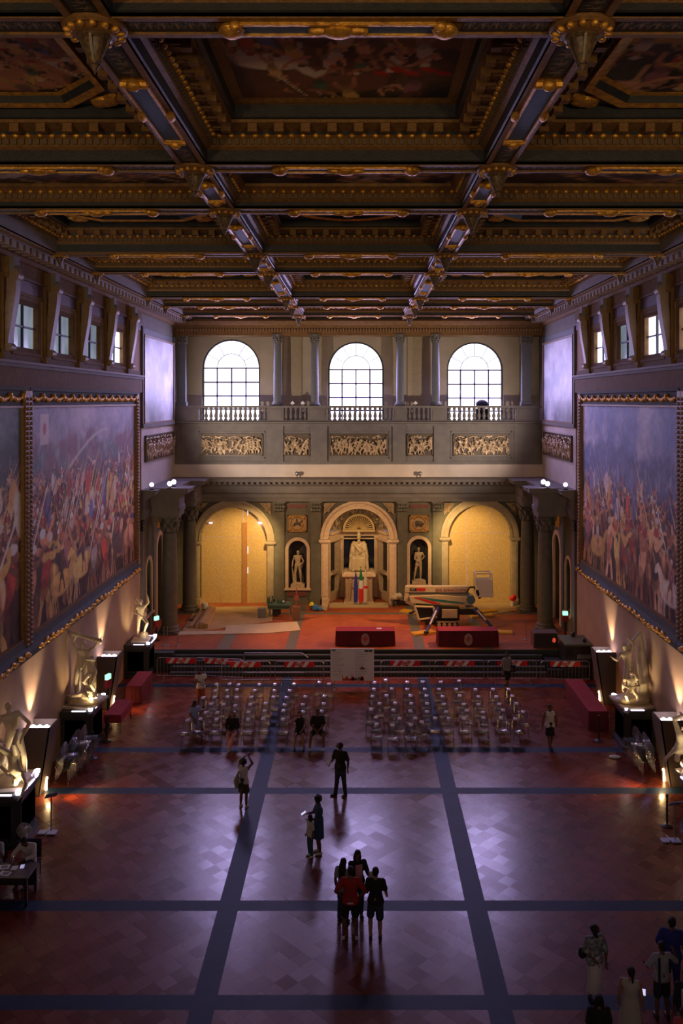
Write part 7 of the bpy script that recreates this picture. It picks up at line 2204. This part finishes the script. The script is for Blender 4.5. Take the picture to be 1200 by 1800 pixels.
# clerks at the desk
P = sit_pose(elR=(-.30, -.28, .80), wrR=(-.22, -.50, .80), elL=(.28, -.26, .78), wrL=(.10, -.48, .79), look=(-.3, -.8, -.6), nek=(0, -.14, 1.02), hed=(-.02, -.24, 1.14), che=(0, -.06, .86), shR=(-.18, -.10, .97), shL=(.18, -.10, .97))
x, y = -8.95, 23.22
person(x, y, R(-8), 1.74, P, 'clerk in a white shirt bending over the desk at the left', whitecl, 1.75, navy, 1.95, 'd', 'short', None, False, blackm, tt=.028)
P = sit_pose(elR=(-.26, -.28, .80), wrR=(-.1, -.48, .79), elL=(.34, -.26, .82), wrL=(.16, -.20, 1.12), look=(0, -.9, -.4), nek=(0, -.1, 1.02), hed=(.03, -.16, 1.16))
person(-9.85, 23.12, R(-5), 1.72, P, 'clerk in a pale shirt resting head on hand, cut by the left edge', graycl, .8, navy, 1.95, 'd', 'short', None, False, blackm, tt=.028)
def office_chair(x, y, rz, label):
    q = empty('desk_chair', (x, y, 0), label, 'chair', None, rz)
    m = MB(); m.box(-.24, .24, -.22, .24, .38, .44); m.obj('seat', blackcl, q, bevel=.02)
    m = MB(); m.box(-.22, .22, .24, .28, .44, .95); m.obj('backrest', blackcl, q, bevel=.02)
    for a in (-.2, .2):
        for b in (-.2, .22): m = MB(); m.cyl((a, b, .38), (a, b, 0), .018); m.obj('leg', blackm, q)
office_chair(-8.95, 23.25, 0, 'black chair under the bending clerk'); office_chair(-9.85, 23.17, 0, 'black chair under the clerk at the left edge')
# visitors at the lower right
P = stand_pose(look=(.9, -.2, .35), elR=(-.2, .1, 1.14), wrR=(-.1, -.16, 1.0), elL=(.24, -.08, 1.14), wrL=(.1, -.28, 1.02)); m = MB(); m.sph((-.2, .18, 1.02), (.12, .09, .14), 10, 6)
x, y = FL(1045, 1757); person(x, y, R(20), 1.66, P, 'woman in a patterned blouse and white trousers standing apart at the lower right', patt, 1.3, None, 2, 'd', 'bob', None, True, blackm, (1.06, .20, .16, .18, whitecl), [('dark_bag', m, blackm)], tt=.03)
P = stand_pose(look=(.2, -1, .1), elR=(-.38, -.04, 1.22), wrR=(-.42, -.28, 1.28), elL=(.32, -.04, 1.16), wrL=(.26, -.26, 1.08), anR=(-.13, .02, .085), anL=(.12, .0, .085)); m = MB(); m.bar((-.12, .14, 1.42), (-.13, .15, 1.12), .04, .02); m.bar((.13, .15, 1.46), (.13, .16, .75), .05, .02)
x, y = FL(1163, 1789); person(x, y, R(185), 1.62, P, 'boy in a white T-shirt with dark straps, seen from behind', graycl, .8, blackcl, .9, 'd', 'short', None, False, blackm, None, [('strap', m, navy)])
P = stand_pose(look=(.2, -1, .2), elR=(-.28, -.02, 1.15), wrR=(-.22, -.2, 1.02), elL=(.28, 0, 1.15), wrL=(.16, -.22, 1.04)); x, y = FL(1183, 1762)
person(x, y+.1, R(165), 1.80, P, 'person in a royal blue shirt and trousers near the right edge', royal, .8, royal, 1.95, 'd', 'short', None, False, blackm, tt=.03)
P = stand_pose(look=(.5, -1, .2)); m = MB(); m.box(-.30, -.22, -.34, -.30, .98, 1.1); x, y = FL(1108, 1840)
person(x, y, R(160), 1.62, P, 'woman in a cream halter dress with a ponytail at the bottom right', offwh, .0, None, 2, 'l', 'tail', None, True, blackm, (1.12, .15, .16, .30, offwh), [('lit_phone', m, screen)])
P = stand_pose(look=(0, -1, .1)); x, y = FL(1052, 1893); person(x, y, R(180), 1.60, P, 'dark-haired person in black whose head shows at the bottom edge', blackcl, .8, blackcl, 1.9, 'd', 'bob', None, False, blackm)
P = stand_pose(look=(0, -1, .1), elR=(-.3, -.1, 1.16), wrR=(-.2, -.3, 1.05)); m = MB(); m.box(-.16, .16, .14, .30, 1.0, 1.42); x, y = FL(1206, 1850)
person(x, y, R(180), 1.68, P, 'person in black with a pale bag, cut by the right edge', blackcl, 1.4, offwh, 1.9, 'd', 'long', None, True, blackm, None, [('backpack', m, whitecl)])
P = stand_pose(look=(0, -1, .1)); x, y = FL(1199, 1880); person(x, y, R(175), 1.20, P, 'child in a red top at the bottom right corner', mat('coral cloth', (.45, .08, .09), .85), .7, navy, 1.5, 'd', 'short', None, False, blackm)
